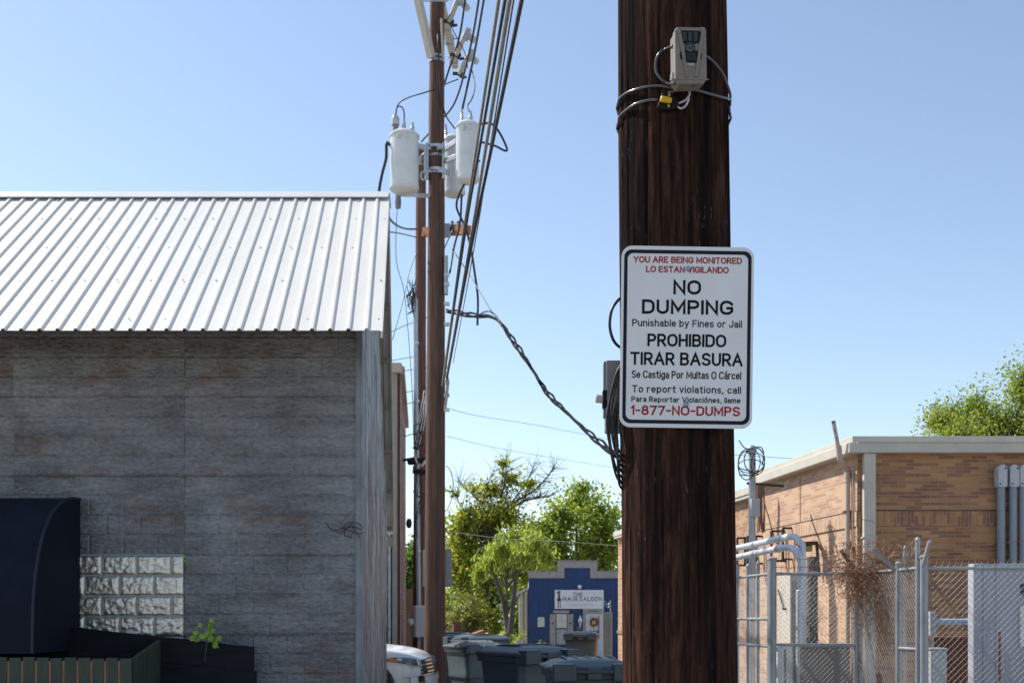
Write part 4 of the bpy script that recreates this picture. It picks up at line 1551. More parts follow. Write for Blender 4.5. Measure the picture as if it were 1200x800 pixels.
# ------------------------------------------------------------------ the blue hair saloon
def saloon():
    Y = 57.0
    g = gz(Y)
    m_blue = M('cobalt_blue_boards', (.007, .036, .115), (.013, .055, .17), rough=.55, scale=2, stretch=(4, 1, .3), bump=.25, bscale=6, bstretch=(8, 1, .05))
    t = thing('shop_building', 'blue false front shop with a stepped grey parapet at the alley end', 'shop', (PX(676, Y), Y, g))
    x0, x1 = PX(619.5, Y), PX(734, Y)
    xa, xb = PX(653, Y), PX(700, Y)
    zl, zh = PZ(669, Y), PZ(657, Y)
    ol = [(x0, g), (x1, g), (x1, zl), (xb, zl), (xb, zh), (xa, zh), (xa, zl), (x0, zl)]
    q = MB()
    q.extr([(x, Y, z) for x, z in ol], (0, .12, 0))
    # board and batten
    xx = x0 + .1
    while xx < x1:
        zt = zh if xa < xx < xb - .05 else zl
        q.box((xx, Y - .014, g), (xx + .045, Y - .002, zt - .4))
        xx += .203
    q.build('facade', m_blue, t)
    # stepped trim
    th = 8.0 / F * Y
    q = MB()
    for lo, hi in (((x0 - .02, zl - th), (xa + .002, zl)), ((xa, zl - th), (xa + th * 1.05, zh)), ((xa + th * 1.05, zh - th), (xb - th * 1.05, zh)), ((xb - th * 1.05, zl - th), (xb, zh)), ((xb - .002, zl - th), (x1 + .02, zl))):
        q.box((lo[0], Y - .05, lo[1]), (hi[0], Y - .016, hi[1]))
    tr = q.build('parapet_trim', m_taupe_paint, t)
    q = MB()
    for (a, b, z) in ((x0 - .05, xa + .02, zl), (xa - .04, xb + .04, zh), (xb - .02, x1 + .05, zl)):
        q.box((a, Y - .09, z + .002), (b, Y + .14, z + .05))
    q.build('cap', M('weathered_parapet_cap', (.22, .19, .16), (.36, .33, .30), rough=.8, scale=12, spots=(.10, .08, .06), spot_scale=8, spot_t=(.5, .6)), tr)
    # side wall and little lean-to roof
    q = MB()
    q.box((x0 + .02, Y + .121, g), (x0 + .14, Y + 9, zl - .5))
    q.box((x1 - .14, Y + .121, g), (x1 - .02, Y + 9, zl - .5))
    q.box((x0 + .14, Y + 8.9, g), (x1 - .14, Y + 9, zl - .5))
    q.build('side_wall', M('cream_side_boards', (.46, .42, .33), (.56, .52, .42), rough=.8, scale=3), t)
    q = MB()
    q.add([(x0, Y + .125, zl - .45), (x1, Y + .125, zl - .45), (x1, Y + 9, zl - .6), (x0, Y + 9, zl - .6)], [(0, 1, 2, 3)])
    q.build('roof', m_grey_paint, t)
    xs = PX(606, Y + 1)
    q = MB()
    q.extr([(xs, Y + .6, PZ(697, Y)), (x0, Y + .6, PZ(690, Y)), (x0, Y + .6, PZ(687.5, Y)), (xs - .1, Y + .6, PZ(694, Y))], (0, 5, 0))
    lr = q.build('lean_to_roof', m_grey_paint, t)
    q = MB()
    q.box((xs + .1, Y + .9, g), (xs + .25, Y + 5.5, PZ(697, Y)))
    q.box((xs + .251, Y + .9, g), (x0 - .02, Y + 1.0, PZ(694.5, Y)))
    q.build('lean_to_wall', MATS['cream_side_boards'], t)
    for px in (610, 615.5):
        q = MB()
        xx = PX(px, Y)
        q.box((xx, Y + .75, g), (xx + .09, Y + .84, PZ(694, Y)))
        q.build('porch_post', m_cream, t)
    # sign
    sg = thing('shop_sign', 'white shop sign lettered THE HAIR SALOON on the blue front', 'sign', (PX(678.5, Y), Y - .1, PZ(713, Y)))
    sx0, sx1, sz0, sz1 = PX(650, Y), PX(707.3, Y), PZ(712.8, Y), PZ(690.8, Y)
    q = MB()
    q.box((sx0, Y - .07, sz0), (sx1, Y - .018, sz1))
    q.build('board', M('white_sign_board', (.66, .66, .68), (.74, .74, .76), rough=.5, scale=2), sg)
    m_brown = M('dark_brown_lettering', (.035, .022, .016), (.055, .035, .026), rough=.6)
    to3 = lambda x, z: Vector((x, Y - .074, z))
    q = MB()

    def slab(body, xa_, xb_, zb, cap):
        add_text(q, body, xa_, xb_, zb, cap, to3, cap * .145, .5, True)
    slab('THE', PX(671.5, Y), PX(682.8, Y), PZ(698.3, Y), 4.6 / F * Y)
    slab('HAIR', PX(659.5, Y), PX(677, Y), PZ(703.8, Y), 5.0 / F * Y)
    slab('SALOON', PX(679, Y), PX(705.2, Y), PZ(703.8, Y), 5.0 / F * Y)
    q.build('lettering', m_brown, sg, fixn=False)
    q = MB()
    k = PX(666, Y)
    rng = random.Random(4)
    while k < PX(699, Y):
        w = rng.uniform(.02, .05)
        q.add([to3(k, PZ(708.6, Y)), to3(k + w, PZ(708.6, Y)), to3(k + w, PZ(707.4, Y)), to3(k, PZ(707.4, Y))], [(0, 1, 2, 3)])
        k += w + rng.uniform(.012, .04)
    q.build('lettering', M('pale_grey_print', (.48, .48, .50), (.52, .52, .54), rough=.6), sg, fixn=False)
    # lady in a hat silhouette
    s = 1.0 / F * Y
    q = MB()
    ox, oz = PX(655.3, Y), PZ(711.6, Y)

    def shp(pts):
        q.add([to3(ox + a * s, oz + b * s) for a, b in pts], [tuple(range(len(pts)))])
    shp([(-3.2, 17.2), (-1.5, 19.3), (1, 19.6), (2.2, 18.6), (.8, 18), (-1, 17.6), (-2.6, 16.6)])
    shp([(-1.4, 17.3), (.9, 17.6), (1.1, 15.9), (-.2, 15.2), (-1.3, 15.6)])
    shp([(-1.6, 15.0), (.9, 15.0), (1.2, 13.2), (.7, 12), (2.7, 9.6), (1.6, 8.2), (-2.2, 8.2), (-2.7, 10), (-1.0, 12)])
    shp([(-1.9, 8.1), (-.5, 8.1), (-.7, 4), (-.5, .3), (-1.9, 0), (-1.5, 4)])
    shp([(.3, 8.1), (1.7, 8.1), (1.3, 4), (2.0, .3), (.7, 0), (.7, 4)])
    q.build('emblem', m_brown, sg, fixn=False)
    # barn lamp above the sign
    sl = thing('sign_lamp', 'small white lamp on the blue wall just above the shop sign', 'lamp', (PX(679, Y), Y, PZ(690, Y)))
    q = MB()
    q.lathe([(.03, 0), (.09, .05), (.10, .16), (.04, .2)], (PX(679, Y), Y - .15, PZ(689.6, Y)), 12)
    q.build('shade', m_white_paint, sl, smooth=True)
    q = MB()
    q.beam((PX(679, Y), Y - .15, PZ(686.5, Y)), (PX(679, Y), Y - .016, PZ(686.5, Y)), .03, .03)
    q.build('arm', m_white_paint, sl)
    # window with shutters
    wz0, wz1 = PZ(754.5, Y), PZ(719, Y)
    wx0, wx1 = PX(652, Y), PX(664.2, Y)
    m_frame = M('dark_window_frame', (.06, .055, .055), (.09, .085, .08), rough=.6)
    q = MB()
    f = .05
    zc = PZ(736, Y)
    for lo, hi in (((wx0 - f, wz0 - f), (wx1 + f, wz0)), ((wx0 - f, wz1), (wx1 + f, wz1 + f)), ((wx0 - f, wz0), (wx0, wz1)), ((wx1, wz0), (wx1 + f, wz1)), ((wx0, zc - .03), (wx1, zc + .03))):
        q.box((lo[0], Y - .05, lo[1]), (hi[0], Y - .016, hi[1]))
    w = q.build('window', m_frame, t)
    q = MB()
    q.box((wx0, Y - .03, zc + .03), (wx1, Y - .017, wz1))
    q.build('pane', M('bright_curtained_glass', (.50, .50, .48), (.60, .60, .57), rough=.15, scale=8), w)
    q = MB()
    q.box((wx0, Y - .03, wz0), (wx1, Y - .017, zc - .03))
    q.build('pane', M('dim_curtained_glass', (.26, .27, .28), (.36, .37, .37), rough=.15, scale=8), w)
    q = MB()
    xm = (wx0 + wx1) / 2
    q.box((xm - .012, Y - .04, wz0), (xm + .012, Y - .031, zc - .031))
    q.box((xm - .012, Y - .04, zc + .031), (xm + .012, Y - .031, wz1))
    q.box((wx0, Y - .039, PZ(727.5, Y)), (wx1, Y - .0312, PZ(727, Y)))
    q.box((wx0, Y - .039, PZ(745, Y)), (wx1, Y - .0312, PZ(744.5, Y)))
    q.build('muntin', M('pale_muntin', (.42, .42, .40), (.5, .5, .48), rough=.6), w)
    q = MB()
    q.box((PX(648, Y), Y - .07, wz1 + f + .002), (PX(666.8, Y), Y - .016, wz1 + f + .13))
    q.build('header', m_taupe_paint, w)
    for a, b in ((644.3, 651), (665, 671.8)):
        q = MB()
        n = 3
        for k in range(n):
            xx0 = PX(a, Y) + (PX(b, Y) - PX(a, Y)) * k / n
            xx1 = PX(a, Y) + (PX(b, Y) - PX(a, Y)) * (k + 1) / n - .006
            q.box((xx0, Y - .055, wz0 - .05), (xx1, Y - .016, wz1 - .01 * (k % 2)))
        sh = q.build('shutter', m_taupe_paint, t)
        q = MB()
        xc, zc_ = PX((a + b) / 2, Y), PZ(730, Y)
        st = [(xc + (.065 if i % 2 == 0 else .03) * math.sin(math.pi * i / 5), Y - .07, zc_ + (.065 if i % 2 == 0 else .03) * math.cos(math.pi * i / 5)) for i in range(10)]
        q.extr(st, (0, .014, 0))
        q.build('star', m_dark_metal, sh)
    # door
    dz1 = PZ(719, Y)
    dx0, dx1 = PX(686.5, Y), PX(706.5, Y)
    q = MB()
    q.box((PX(683, Y), Y - .06, g), (dx0 - .01, Y - .016, PZ(719, Y)))
    q.box((PX(683, Y), Y - .08, PZ(719, Y)), (PX(707.5, Y), Y - .016, PZ(712.9, Y)))
    q.build('door_frame', m_taupe_paint, t)
    q = MB()
    q.box((PX(690.5, Y), Y - .09, PZ(716.6, Y)), (PX(700.5, Y), Y - .081, PZ(714.6, Y)))
    q.build('plate', M('grey_plate', (.16, .15, .15), (.2, .19, .19), rough=.5), t)
    q = MB()
    q.box((dx0, Y - .05, g + .05), (dx1, Y - .016, dz1))
    dr = q.build('door', M('pale_blue_white_door', (.50, .54, .62), (.58, .62, .70), rough=.5), t)
    q = MB()
    gx0, gx1, gz0, gz1 = PX(690, Y), PX(702, Y), PZ(742, Y), PZ(721, Y)
    q.box((gx0, Y - .06, gz0), (gx1, Y - .052, gz1))
    q.build('pane', M('door_glass', (.40, .42, .44), (.55, .56, .56), rough=.1, scale=6, stretch=(3, 1, 1)), dr)
    q = MB()
    q.box((PX(701, Y), Y - .066, gz0), (PX(702.2, Y), Y - .061, gz1))
    for k in range(3):
        q.box((PX(690.6 + k * 4, Y), Y - .066, PZ(741, Y)), (PX(693.4 + k * 4, Y), Y - .061, PZ(738.3, Y)))
    q.build('trim', M('rust_door_trim', (.16, .07, .06), (.22, .1, .08), rough=.6), dr)
    rng = random.Random(6)
    wr = MB()
    cx, cz = PX(696, Y), PZ(728.6, Y)
    for k in range(260):
        a = rng.uniform(0, 2 * math.pi)
        r = .17 + rng.gauss(0, .035)
        c = Vector((cx + r * math.cos(a), Y - .11 + rng.uniform(-.03, .03), cz + r * math.sin(a)))
        e = Vector((rng.uniform(-1, 1), rng.uniform(-1, 1), rng.uniform(-1, 1))).normalized() * .035
        f2 = e.orthogonal().normalized() * .02
        wr.add([c - e, c + f2, c + e, c - f2], [(0, 1, 2, 3)])
    o = wr.build('wreath', leaf_mat('autumn_wreath_leaf', (.22, .05, .015), (.40, .14, .02), (.5, .24, .04), .2), None, fixn=False, loc=(cx, Y - .1, cz))
    tag(o, 'round autumn leaf wreath in orange and red on the shop door', 'wreath')
    # coach lamp
    lx = PX(679.7, Y)
    t2 = thing('coach_lamp', 'white pointed coach lamp between the window shutter and the door', 'lamp', (lx, Y - .1, PZ(735, Y)))
    q = MB()
    q.lathe([(.004, PZ(720, Y)), (.03, PZ(722, Y)), (.13, PZ(727, Y)), (.10, PZ(727.6, Y))], (lx, Y - .18, 0), 12)
    q.build('roof', m_white_paint, t2, smooth=True)
    q = MB()
    q.lathe([(.10, PZ(727.8, Y)), (.055, PZ(733, Y)), (.03, PZ(734, Y))], (lx, Y - .18, 0), 8)
    q.build('glass', M('lamp_glass', (.38, .4, .42), (.48, .5, .52), rough=.15), t2, smooth=True)
    q = MB()
    q.beam((lx, Y - .18, PZ(734, Y)), (lx, Y - .016, PZ(734, Y)), .04, .05)
    q.build('arm', m_white_paint, t2)
    q = MB()
    for k in range(5):
        a, b = rng.uniform(676, 679), rng.uniform(733.5, 735.5)
        q.box(P(a, b + 1.2, Y - .06), P(a + 1.7, b, Y - .03))
    o = q.build('address_plate', M('yellow_trim_plate', (.45, .38, .08), (.6, .5, .1), rough=.6), None, loc=P(678, 735, Y))
    tag(o, 'small yellow ornament fixed to the blue wall under the coach lamp', 'ornament')
    q = MB()
    q.box((PX(630, Y), Y - .03, PZ(734, Y)), (PX(638, Y), Y - .017, PZ(722.7, Y)))
    o = q.build('paper_notice', M('pale_green_paper', (.48, .52, .44), (.58, .62, .52), rough=.7), None, loc=P(634, 728, Y))
    tag(o, 'pale greenish notice on the blue wall left of the shuttered window', 'notice')
    # yellow flowers
    t3 = thing('flower_plant', 'small plant with orange yellow flowers at the foot of the blue wall', 'plant', (PX(633, Y), Y - .5, g))
    q = MB()
    fl = MB()
    for k in range(60):
        p = Vector((PX(633, Y) + rng.gauss(0, .13), Y - .5 + rng.gauss(0, .1), g + .2 + rng.random() * .9))
        e = Vector((rng.uniform(-1, 1), rng.uniform(-1, 1), rng.uniform(-1, 1))).normalized() * .08
        f2 = e.orthogonal().normalized() * .03
        q.add([p - e, p + f2, p + e, p - f2], [(0, 1, 2, 3)])
    for k in range(9):
        p = Vector((PX(630 + k, Y), Y - .5 + rng.gauss(0, .05), PZ(753.5 + rng.uniform(-1.2, 1.2), Y)))
        fl.lathe([(.004, -.03), (.06, 0), (.05, .03), (.004, .045)], p, 8)
    q.build('foliage', leaf_mat('dark_flower_leaf', (.02, .06, .02), (.04, .10, .03), (.06, .14, .04), .3), t3, fixn=False)
    fl.build('flower', M('orange_flower', (.5, .2, .02), (.65, .36, .03), rough=.7), t3)
    # pale lattice pier with a scroll on top, by the door
    Yl = 48.0
    gl = gz(Yl)
    t4 = thing('lattice_panel', 'pale grey lattice panel with a curly iron scroll beside the shop door', 'lattice', (PX(711.5, Yl), Yl, gl))
    a, b, zt_ = PX(706.8, Yl), PX(716.6, Yl), PZ(716.8, Yl)
    q = MB()
    n = 9
    for k in range(n + 1):
        xx = a + (b - a) * k / n
        q.box((xx - .008, Yl, gl), (xx + .008, Yl + .02, zt_))
    z = gl
    while z < zt_:
        q.box((a, Yl - .022, z), (b, Yl - .002, z + .018))
        z += .048
    q.build('lattice', M('pale_lattice_paint', (.34, .33, .32), (.42, .41, .4), rough=.8), t4)
    q = MB()
    for xx in (a, b):
        q.box((xx - .03, Yl - .03, gl), (xx + .03, Yl + .03, zt_ + .02))
    q.box((a - .03, Yl + .04, gl), (b + .03, Yl + .055, zt_ - .01))
    q.build('frame', m_taupe_paint, t4)
    q = MB()
    for off in (0, -3.2):
        q.tube(spline([P(706.5, 706 - off, Yl), P(708.5, 704.2 - off, Yl), P(710.5, 706.2 - off, Yl), P(712.5, 708 - off, Yl), P(714.5, 706 - off, Yl)], 5), .018, 6)
    q.tube([P(715.3, 702.5, Yl), P(715.3, 717, Yl)], .022, 6)
    q.tube([P(707.2, 705, Yl), P(707.2, 717, Yl)], .016, 6)
    q.build('scroll', m_galv_dull, t4, smooth=True)


saloon()


# ------------------------------------------------------------------ trees
def crown(mb, rng, blobs, n, size, aspect=1.6, droop=0.0, gap=0.0, gscale=1.0, shell=1.9):
    tot = sum(b[2] for b in blobs)
    made = 0
    tries = 0
    while made < n and tries < n * 6:
        tries += 1
        u = rng.random() * tot
        for c, r, w in blobs:
            u -= w
            if u <= 0:
                break
        d = Vector((rng.gauss(0, 1), rng.gauss(0, 1), rng.gauss(0, 1))).normalized()
        rad = min(1.55, abs(rng.gauss(0, .66)))
        p = Vector(c) + Vector((d.x * r[0], d.y * r[1], d.z * r[2])) * rad
        if mnoise.noise(p * gscale) < gap - 0.55 * (1 - rad) * 0 + rng.uniform(-.12, .12):
            continue
        e = Vector((rng.gauss(0, 1), rng.gauss(0, 1), rng.gauss(0, .7) - droop)).normalized()
        s = size * rng.uniform(.6, 1.25)
        f = e.cross(Vector((rng.gauss(0, 1), rng.gauss(0, 1), rng.gauss(0, 1))))
        if f.length < 1e-3:
            continue
        f = f.normalized() * s / aspect * .5
        e = e * s * .5
        mb.add([p - e, p + f + e * .1, p + e, p - f + e * .1], [(0, 1, 2, 3)])
        made += 1


def limbs(mb, rng, base, fork, tips, r0, twig=0, twig_len=.8):
    mb.tube(spline([base, base + (fork - base) * .5 + Vector((rng.uniform(-.1, .1), 0, 0)), fork], 5), [r0 * (1.25 - .5 * k / 10) for k in range(11)], 8)
    for tp in tips:
        tp = Vector(tp)
        mid = fork + (tp - fork) * .5 + Vector((rng.uniform(-.3, .3), rng.uniform(-.3, .3), rng.uniform(-.1, .5)))
        pts = spline([fork, mid, tp], 6)
        n = len(pts)
        mb.tube(pts, [r0 * .62 * (1 - .8 * k / (n - 1)) for k in range(n)], 6)
        for k in range(twig):
            a = pts[rng.randint(n // 3, n - 1)]
            d = (Vector((rng.gauss(0, 1), rng.gauss(0, 1), abs(rng.gauss(0, .9)))) + (tp - fork).normalized() * .8).normalized()
            b = a + d * twig_len * rng.uniform(.5, 1.2)
            c = b + (d + Vector((rng.gauss(0, .4), rng.gauss(0, .4), rng.gauss(0, .4)))).normalized() * twig_len * .5
            mb.tube([a, b, c], [r0 * .16, r0 * .10, r0 * .04], 4)


def trees():
    m_bark = M('grey_brown_bark', (.06, .045, .035), (.13, .105, .085), rough=.9, scale=6, stretch=(4, 4, .8), bump=.6, bscale=12)
    lm_olive = leaf_mat('olive_yellow_leaf', (.17, .22, .035), (.28, .33, .055), (.42, .40, .085), .58)
    lm_green = leaf_mat('fresh_green_leaf', (.14, .21, .04), (.23, .31, .06), (.36, .40, .09), .56)
    lm_bright = leaf_mat('bright_yellow_green_leaf', (0.207, 0.283, 0.055), (0.310, 0.386, 0.083), (0.455, 0.483, 0.124), .55)
    lm_dark = leaf_mat('deep_green_leaf', (0.062, 0.110, 0.025), (0.103, 0.172, 0.039), (0.152, 0.235, 0.055), .5)

    def tree(name, label, Y, base_px, fork_px, blobs_px, n, size, mat, r0, seed, twig=6, tl=1.0, gap=-.05, gs=.9, extra=None, xt=4, droop=0.2, aspect=1.7, group=None, shell=1.9):
        rng = random.Random(seed)
        bp = Vector((PX(base_px, Y), Y, gz(Y)))
        t = thing(name, label, 'tree', bp, group)
        fork = P(fork_px[0], fork_px[1], Y)
        blobs = []
        for (px, py, rx, ry) in blobs_px:
            yo = rng.uniform(-1.2, 1.2)
            c = P(px, py, Y)
            rr = (rx / F * Y, max(rx, ry) / F * Y * .9, ry / F * Y)
            blobs.append((c + Vector((0, yo, 0)), rr, (rx * ry) * (.55 if py < 600 and min(rx, ry) < 17 else 1)))
        tr = MB()
        tips = [b[0] for b in blobs]
        limbs(tr, rng, bp, fork, tips, r0, twig, tl)
        if extra:
            for path, ra in extra:
                pts = spline([P(a, b, Y + rng.uniform(-.4, .4)) for a, b in path], 5)
                k = len(pts)
                tr.tube(pts, [ra * (1 - .75 * i / (k - 1)) for i in range(k)], 6)
                for i in range(k):
                    for _ in range(xt):
                        d = Vector((rng.gauss(.35, .8), rng.gauss(0, .6), rng.gauss(.55, .6))).normalized()
                        a = pts[i]
                        b = a + d * rng.uniform(.3, 1.0)
                        tr.tube([a, b, b + (d + Vector((rng.gauss(0, .5), 0, rng.gauss(.2, .4)))).normalized() * .5], [ra * .22, ra * .13, ra * .05], 3, caps=False)
        tr.build('trunk', m_bark, t, smooth=True)
        cr = MB()
        crown(cr, rng, blobs, n, size, aspect, droop, gap, gs, shell)
        cr.build('crown', mat, t, fixn=False)
        return t
    # olive tree with bare upper branches, and the green one behind the shop
    tree('broadleaf_tree', 'big olive yellow tree with bare branches on top, left of the blue shop', 64, 563, (572, 690),
         [(540, 625, 20, 22), (532, 660, 18, 30), (565, 615, 24, 22), (600, 660, 24, 26), (560, 660, 28, 30), (618, 665, 20, 26), (545, 640, 24, 26), (580, 640, 28, 30), (548, 680, 26, 26), (590, 608, 24, 20), (548, 605, 18, 16), (615, 640, 18, 24), (575, 575, 18, 14), (536, 582, 9, 9), (598, 560, 16, 12), (620, 570, 10, 9), (590, 545, 9, 7), (556, 578, 14, 12)],
         30000,   .25, lm_olive, .16, 21, twig=10, tl=1.3, gap=-.30, gs=.6,
         extra=[([(578, 612), (592, 601), (612, 588), (630, 583), (642, 582)], .10), ([(583, 606), (600, 590), (625, 575), (640, 560), (650, 548)], .09), ([(580, 612), (588, 580), (592, 560), (594, 540)], .08), ([(575, 610), (560, 585), (545, 572), (537, 564)], .07), ([(590, 600), (610, 575), (622, 555), (626, 542)], .06), ([(586, 620), (575, 600), (570, 575), (578, 552)], .07)])
    tree('broadleaf_tree', 'full green tree rising behind the blue shop parapet', 76, 680, (678, 690),
         [(680, 590, 26, 24), (700, 610, 24, 30), (655, 610, 22, 24), (690, 640, 38, 26), (648, 640, 26, 26), (716, 640, 18, 28), (665, 660, 34, 22), (680, 572, 14, 10), (720, 600, 10, 14), (640, 620, 14, 14), (629, 650, 18, 26), (640, 675, 24, 24), (620, 625, 14, 18), (700, 665, 30, 20)],
         27000, .30, lm_green, .20, 22, twig=5, tl=1.2, gap=-.34, gs=.6)
    # small drooping tree in front
    tree('small_tree', 'small bright green drooping tree with twin dark trunks left of the shop', 46, 599, (594, 690),
         [(575, 660, 18, 14), (600, 645, 22, 14), (560, 672, 9, 8), (625, 640, 14, 12), (585, 645, 14, 12), (612, 655, 16, 12), (600, 625, 14, 10), (640, 655, 10, 12)],
         6000, .30, lm_bright, .045, 23, twig=0, tl=.5, xt=0, gap=-.35, gs=1.1, droop=1.6, aspect=3.4,
         extra=[([(596, 742), (590, 705), (582, 682), (576, 668)], .13), ([(598, 742), (601, 710), (603, 690), (604, 668), (606, 650)], .13)])
    tree('broadleaf_tree', 'dark green tree seen in the gap left of the meter pipe', 70, 474, (474, 700),
         [(480, 660, 14, 22), (476, 690, 16, 22), (462, 670, 18, 30), (484, 640, 6, 12), (488, 690, 10, 20)], 6500, .28, lm_dark, .2, 24, gap=-.35)
    # crown over the brick roof
    tree('broadleaf_tree', 'tree with light green crown rising above the brick roof at the photo edge', 42, 1175, (1175, 560),
         [(1095, 495, 20, 18), (1125, 485, 24, 24), (1155, 475, 26, 28), (1190, 460, 28, 34), (1135, 500, 34, 24), (1175, 495, 34, 30), (1110, 512, 34, 20), (1160, 512, 40, 26), (1200, 430, 18, 14), (1225, 470, 30, 40), (1210, 510, 40, 30)],
         36000, .125, lm_bright if False else leaf_mat('sunny_elm_leaf', (0.152, 0.214, 0.041), (0.248, 0.317, 0.069), (0.386, 0.428, 0.110), .55), .2, 25, twig=6, tl=.7, gap=-.45, gs=1.0)
    # bushes
    rng = random.Random(31)

    def bush(label, px, Y, rx, top_px, n, size, mat, seed, grp=None):
        rng = random.Random(seed)
        g = gz(Y)
        zt = PZ(top_px, Y)
        w = rx / F * Y
        t = thing('shrub', label, 'shrub', (PX(px, Y), Y, g), grp)
        q = MB()
        for k in range(9):
            a = Vector((PX(px, Y) + rng.uniform(-.2, .2) * w, Y, g))
            q.tube([a, a + Vector((rng.uniform(-.5, .5) * w, rng.uniform(-.3, .3), (zt - g) * rng.uniform(.5, .95)))], [.03, .01], 4)
        q.build('stem', m_bark, t)
        cr = MB()
        bl = []
        for k in range(7):
            f = rng.uniform(-.75, .75)
            hh = (zt - g) * (1 - .45 * f * f)
            bl.append((Vector((PX(px, Y) + f * w, Y + rng.uniform(-.4, .4), g + hh * rng.uniform(.4, .62))), (w * .38, w * .38, hh * .42), 1))
        crown(cr, rng, bl, n, size, 1.6, .1, -.12, 1.6)
        cr.build('foliage', mat, t, fixn=False)
    lm_olg = leaf_mat('grey_olive_leaf', (0.138, 0.166, 0.048), (0.235, 0.248, 0.069), (0.331, 0.317, 0.097), .45)
    bush('wide pale olive shrub mass beyond the bins, behind the broken boards', 548, 56, 26, 690, 6500, .2, lm_olg, 41)
    bush('pale olive shrub right behind the near pole at the alley end', 528, 60, 20, 702, 3500, .2, lm_olg, 42)
    bush('sunlit olive shrub between the broken boards and the small tree trunks', 572, 62, 16, 700, 3000, .2, lm_olive, 43)
    bush('rounded green shrub left of the shop, the taller one', 594, 50, 10, 727, 2400, .12, lm_green, 44)
    bush('low bushy green shrub right at the shop side wall', 609, 49, 9, 734, 2000, .11, lm_bright, 45)
    bush('small yellow green shrub in the gap below the meter box', 479, 52, 6, 725, 900, .13, lm_bright, 46)
    bush('shadowed green shrub under the tree at the left side of the shop', 612, 66, 12, 700, 1500, .2, lm_dark, 47)
    q = MB()
    pc = P(608.5, 756.5, 48)
    q.lathe([(.13, gz(48)), (.17, PZ(750.5, 48) - .03), (.19, PZ(750.5, 48) - .03), (.19, PZ(750.5, 48)), (.15, PZ(750.5, 48)), (.14, PZ(750.5, 48) - .1)], (pc.x, pc.y, 0), 16)
    o = q.build('planter', m_grey_paint, None, smooth=True, loc=(pc.x, pc.y, gz(48)))
    tag(o, 'pale grey planter pot at the foot of the green shrubs by the shop', 'planter')
    # woodland that closes the view far behind
    q = MB()
    for k in range(26):
        x = -60 + k * 5.2 + rng.uniform(-1, 1)
        y = 118 + rng.uniform(-8, 14)
        h = rng.uniform(5, 8.5)
        if x > 22:
            h = 4
        crown(q, rng, [(Vector((x, y, gz(y) + h * .5)), (3.6, 3, h * .5), 1)], 1900, .85, 1.4, .1, -.9)
    o = q.build('woodland', lm_dark, None, fixn=False, loc=(0, 118, -.7))
    tag(o, 'far dark green woodland closing the view behind the shop', 'woodland', None, 'stuff')


trees()


# ------------------------------------------------------------------ wooden utility poles
def pole_mesh(name, mat, parent, pts, n=20, step=.12, rough=.006, seed=0.0, detail_z=None, cf=11, ct=.42, cd=2.2):
    """pts: list of (centre x, y, z, r) from base to top"""
    mb = MB()
    (x0, y0, z0, r0), (x1, y1, z1, r1) = pts
    zs = []
    z = z0
    while z < z1:
        zs.append(z)
        if detail_z and detail_z[0] < z < detail_z[1]:
            z += .02
        else:
            z += step
    zs.append(z1)
    vs = []
    for z in zs:
        f = (z - z0) / (z1 - z0)
        cx, cy, r = x0 + (x1 - x0) * f, y0 + (y1 - y0) * f, r0 + (r1 - r0) * f
        for j in range(n):
            a = 2 * math.pi * j / n
            ca, sa = math.cos(a), math.sin(a)
            d = rough * mnoise.noise(Vector((ca * 2.2, sa * 2.2, z * .7 + seed)))
            fine = mnoise.noise(Vector((ca * 22, sa * 22, z * 1.1 + seed)))
            d += rough * .45 * fine
            crack = mnoise.noise(Vector((ca * cf + 7, sa * cf, z * (.55 if cf < 15 else 1.3) + seed)))
            if crack > ct:
                d -= rough * cd * min(1, (crack - ct) * 9)
            vs.append((cx + (r + d) * ca, cy + (r + d) * sa, z))
    k = len(zs)
    fs = [(i * n + j, i * n + (j + 1) % n, (i + 1) * n + (j + 1) % n, (i + 1) * n + j) for i in range(k - 1) for j in range(n)]
    fs.append(tuple((k - 1) * n + j for j in range(n)))
    mb.add(vs, fs)
    return mb.build(name, mat, parent, smooth='full', fixn=False)


PA_Y, PB_Y = 21.0, 27.0
PA = [(PX(509.3, PA_Y), PA_Y, -.2, .205), (PX(512.6, PA_Y), PA_Y, 15.2, .118)]
PB = [(PX(491.3, PB_Y), PB_Y, -.2, .165), (PX(493.5, PB_Y), PB_Y, 12.6, .115)]


def pa(z):
    f = (z + .2) / 15.4
    return Vector((PA[0][0] + (PA[1][0] - PA[0][0]) * f, PA_Y, z)), PA[0][3] + (PA[1][3] - PA[0][3]) * f


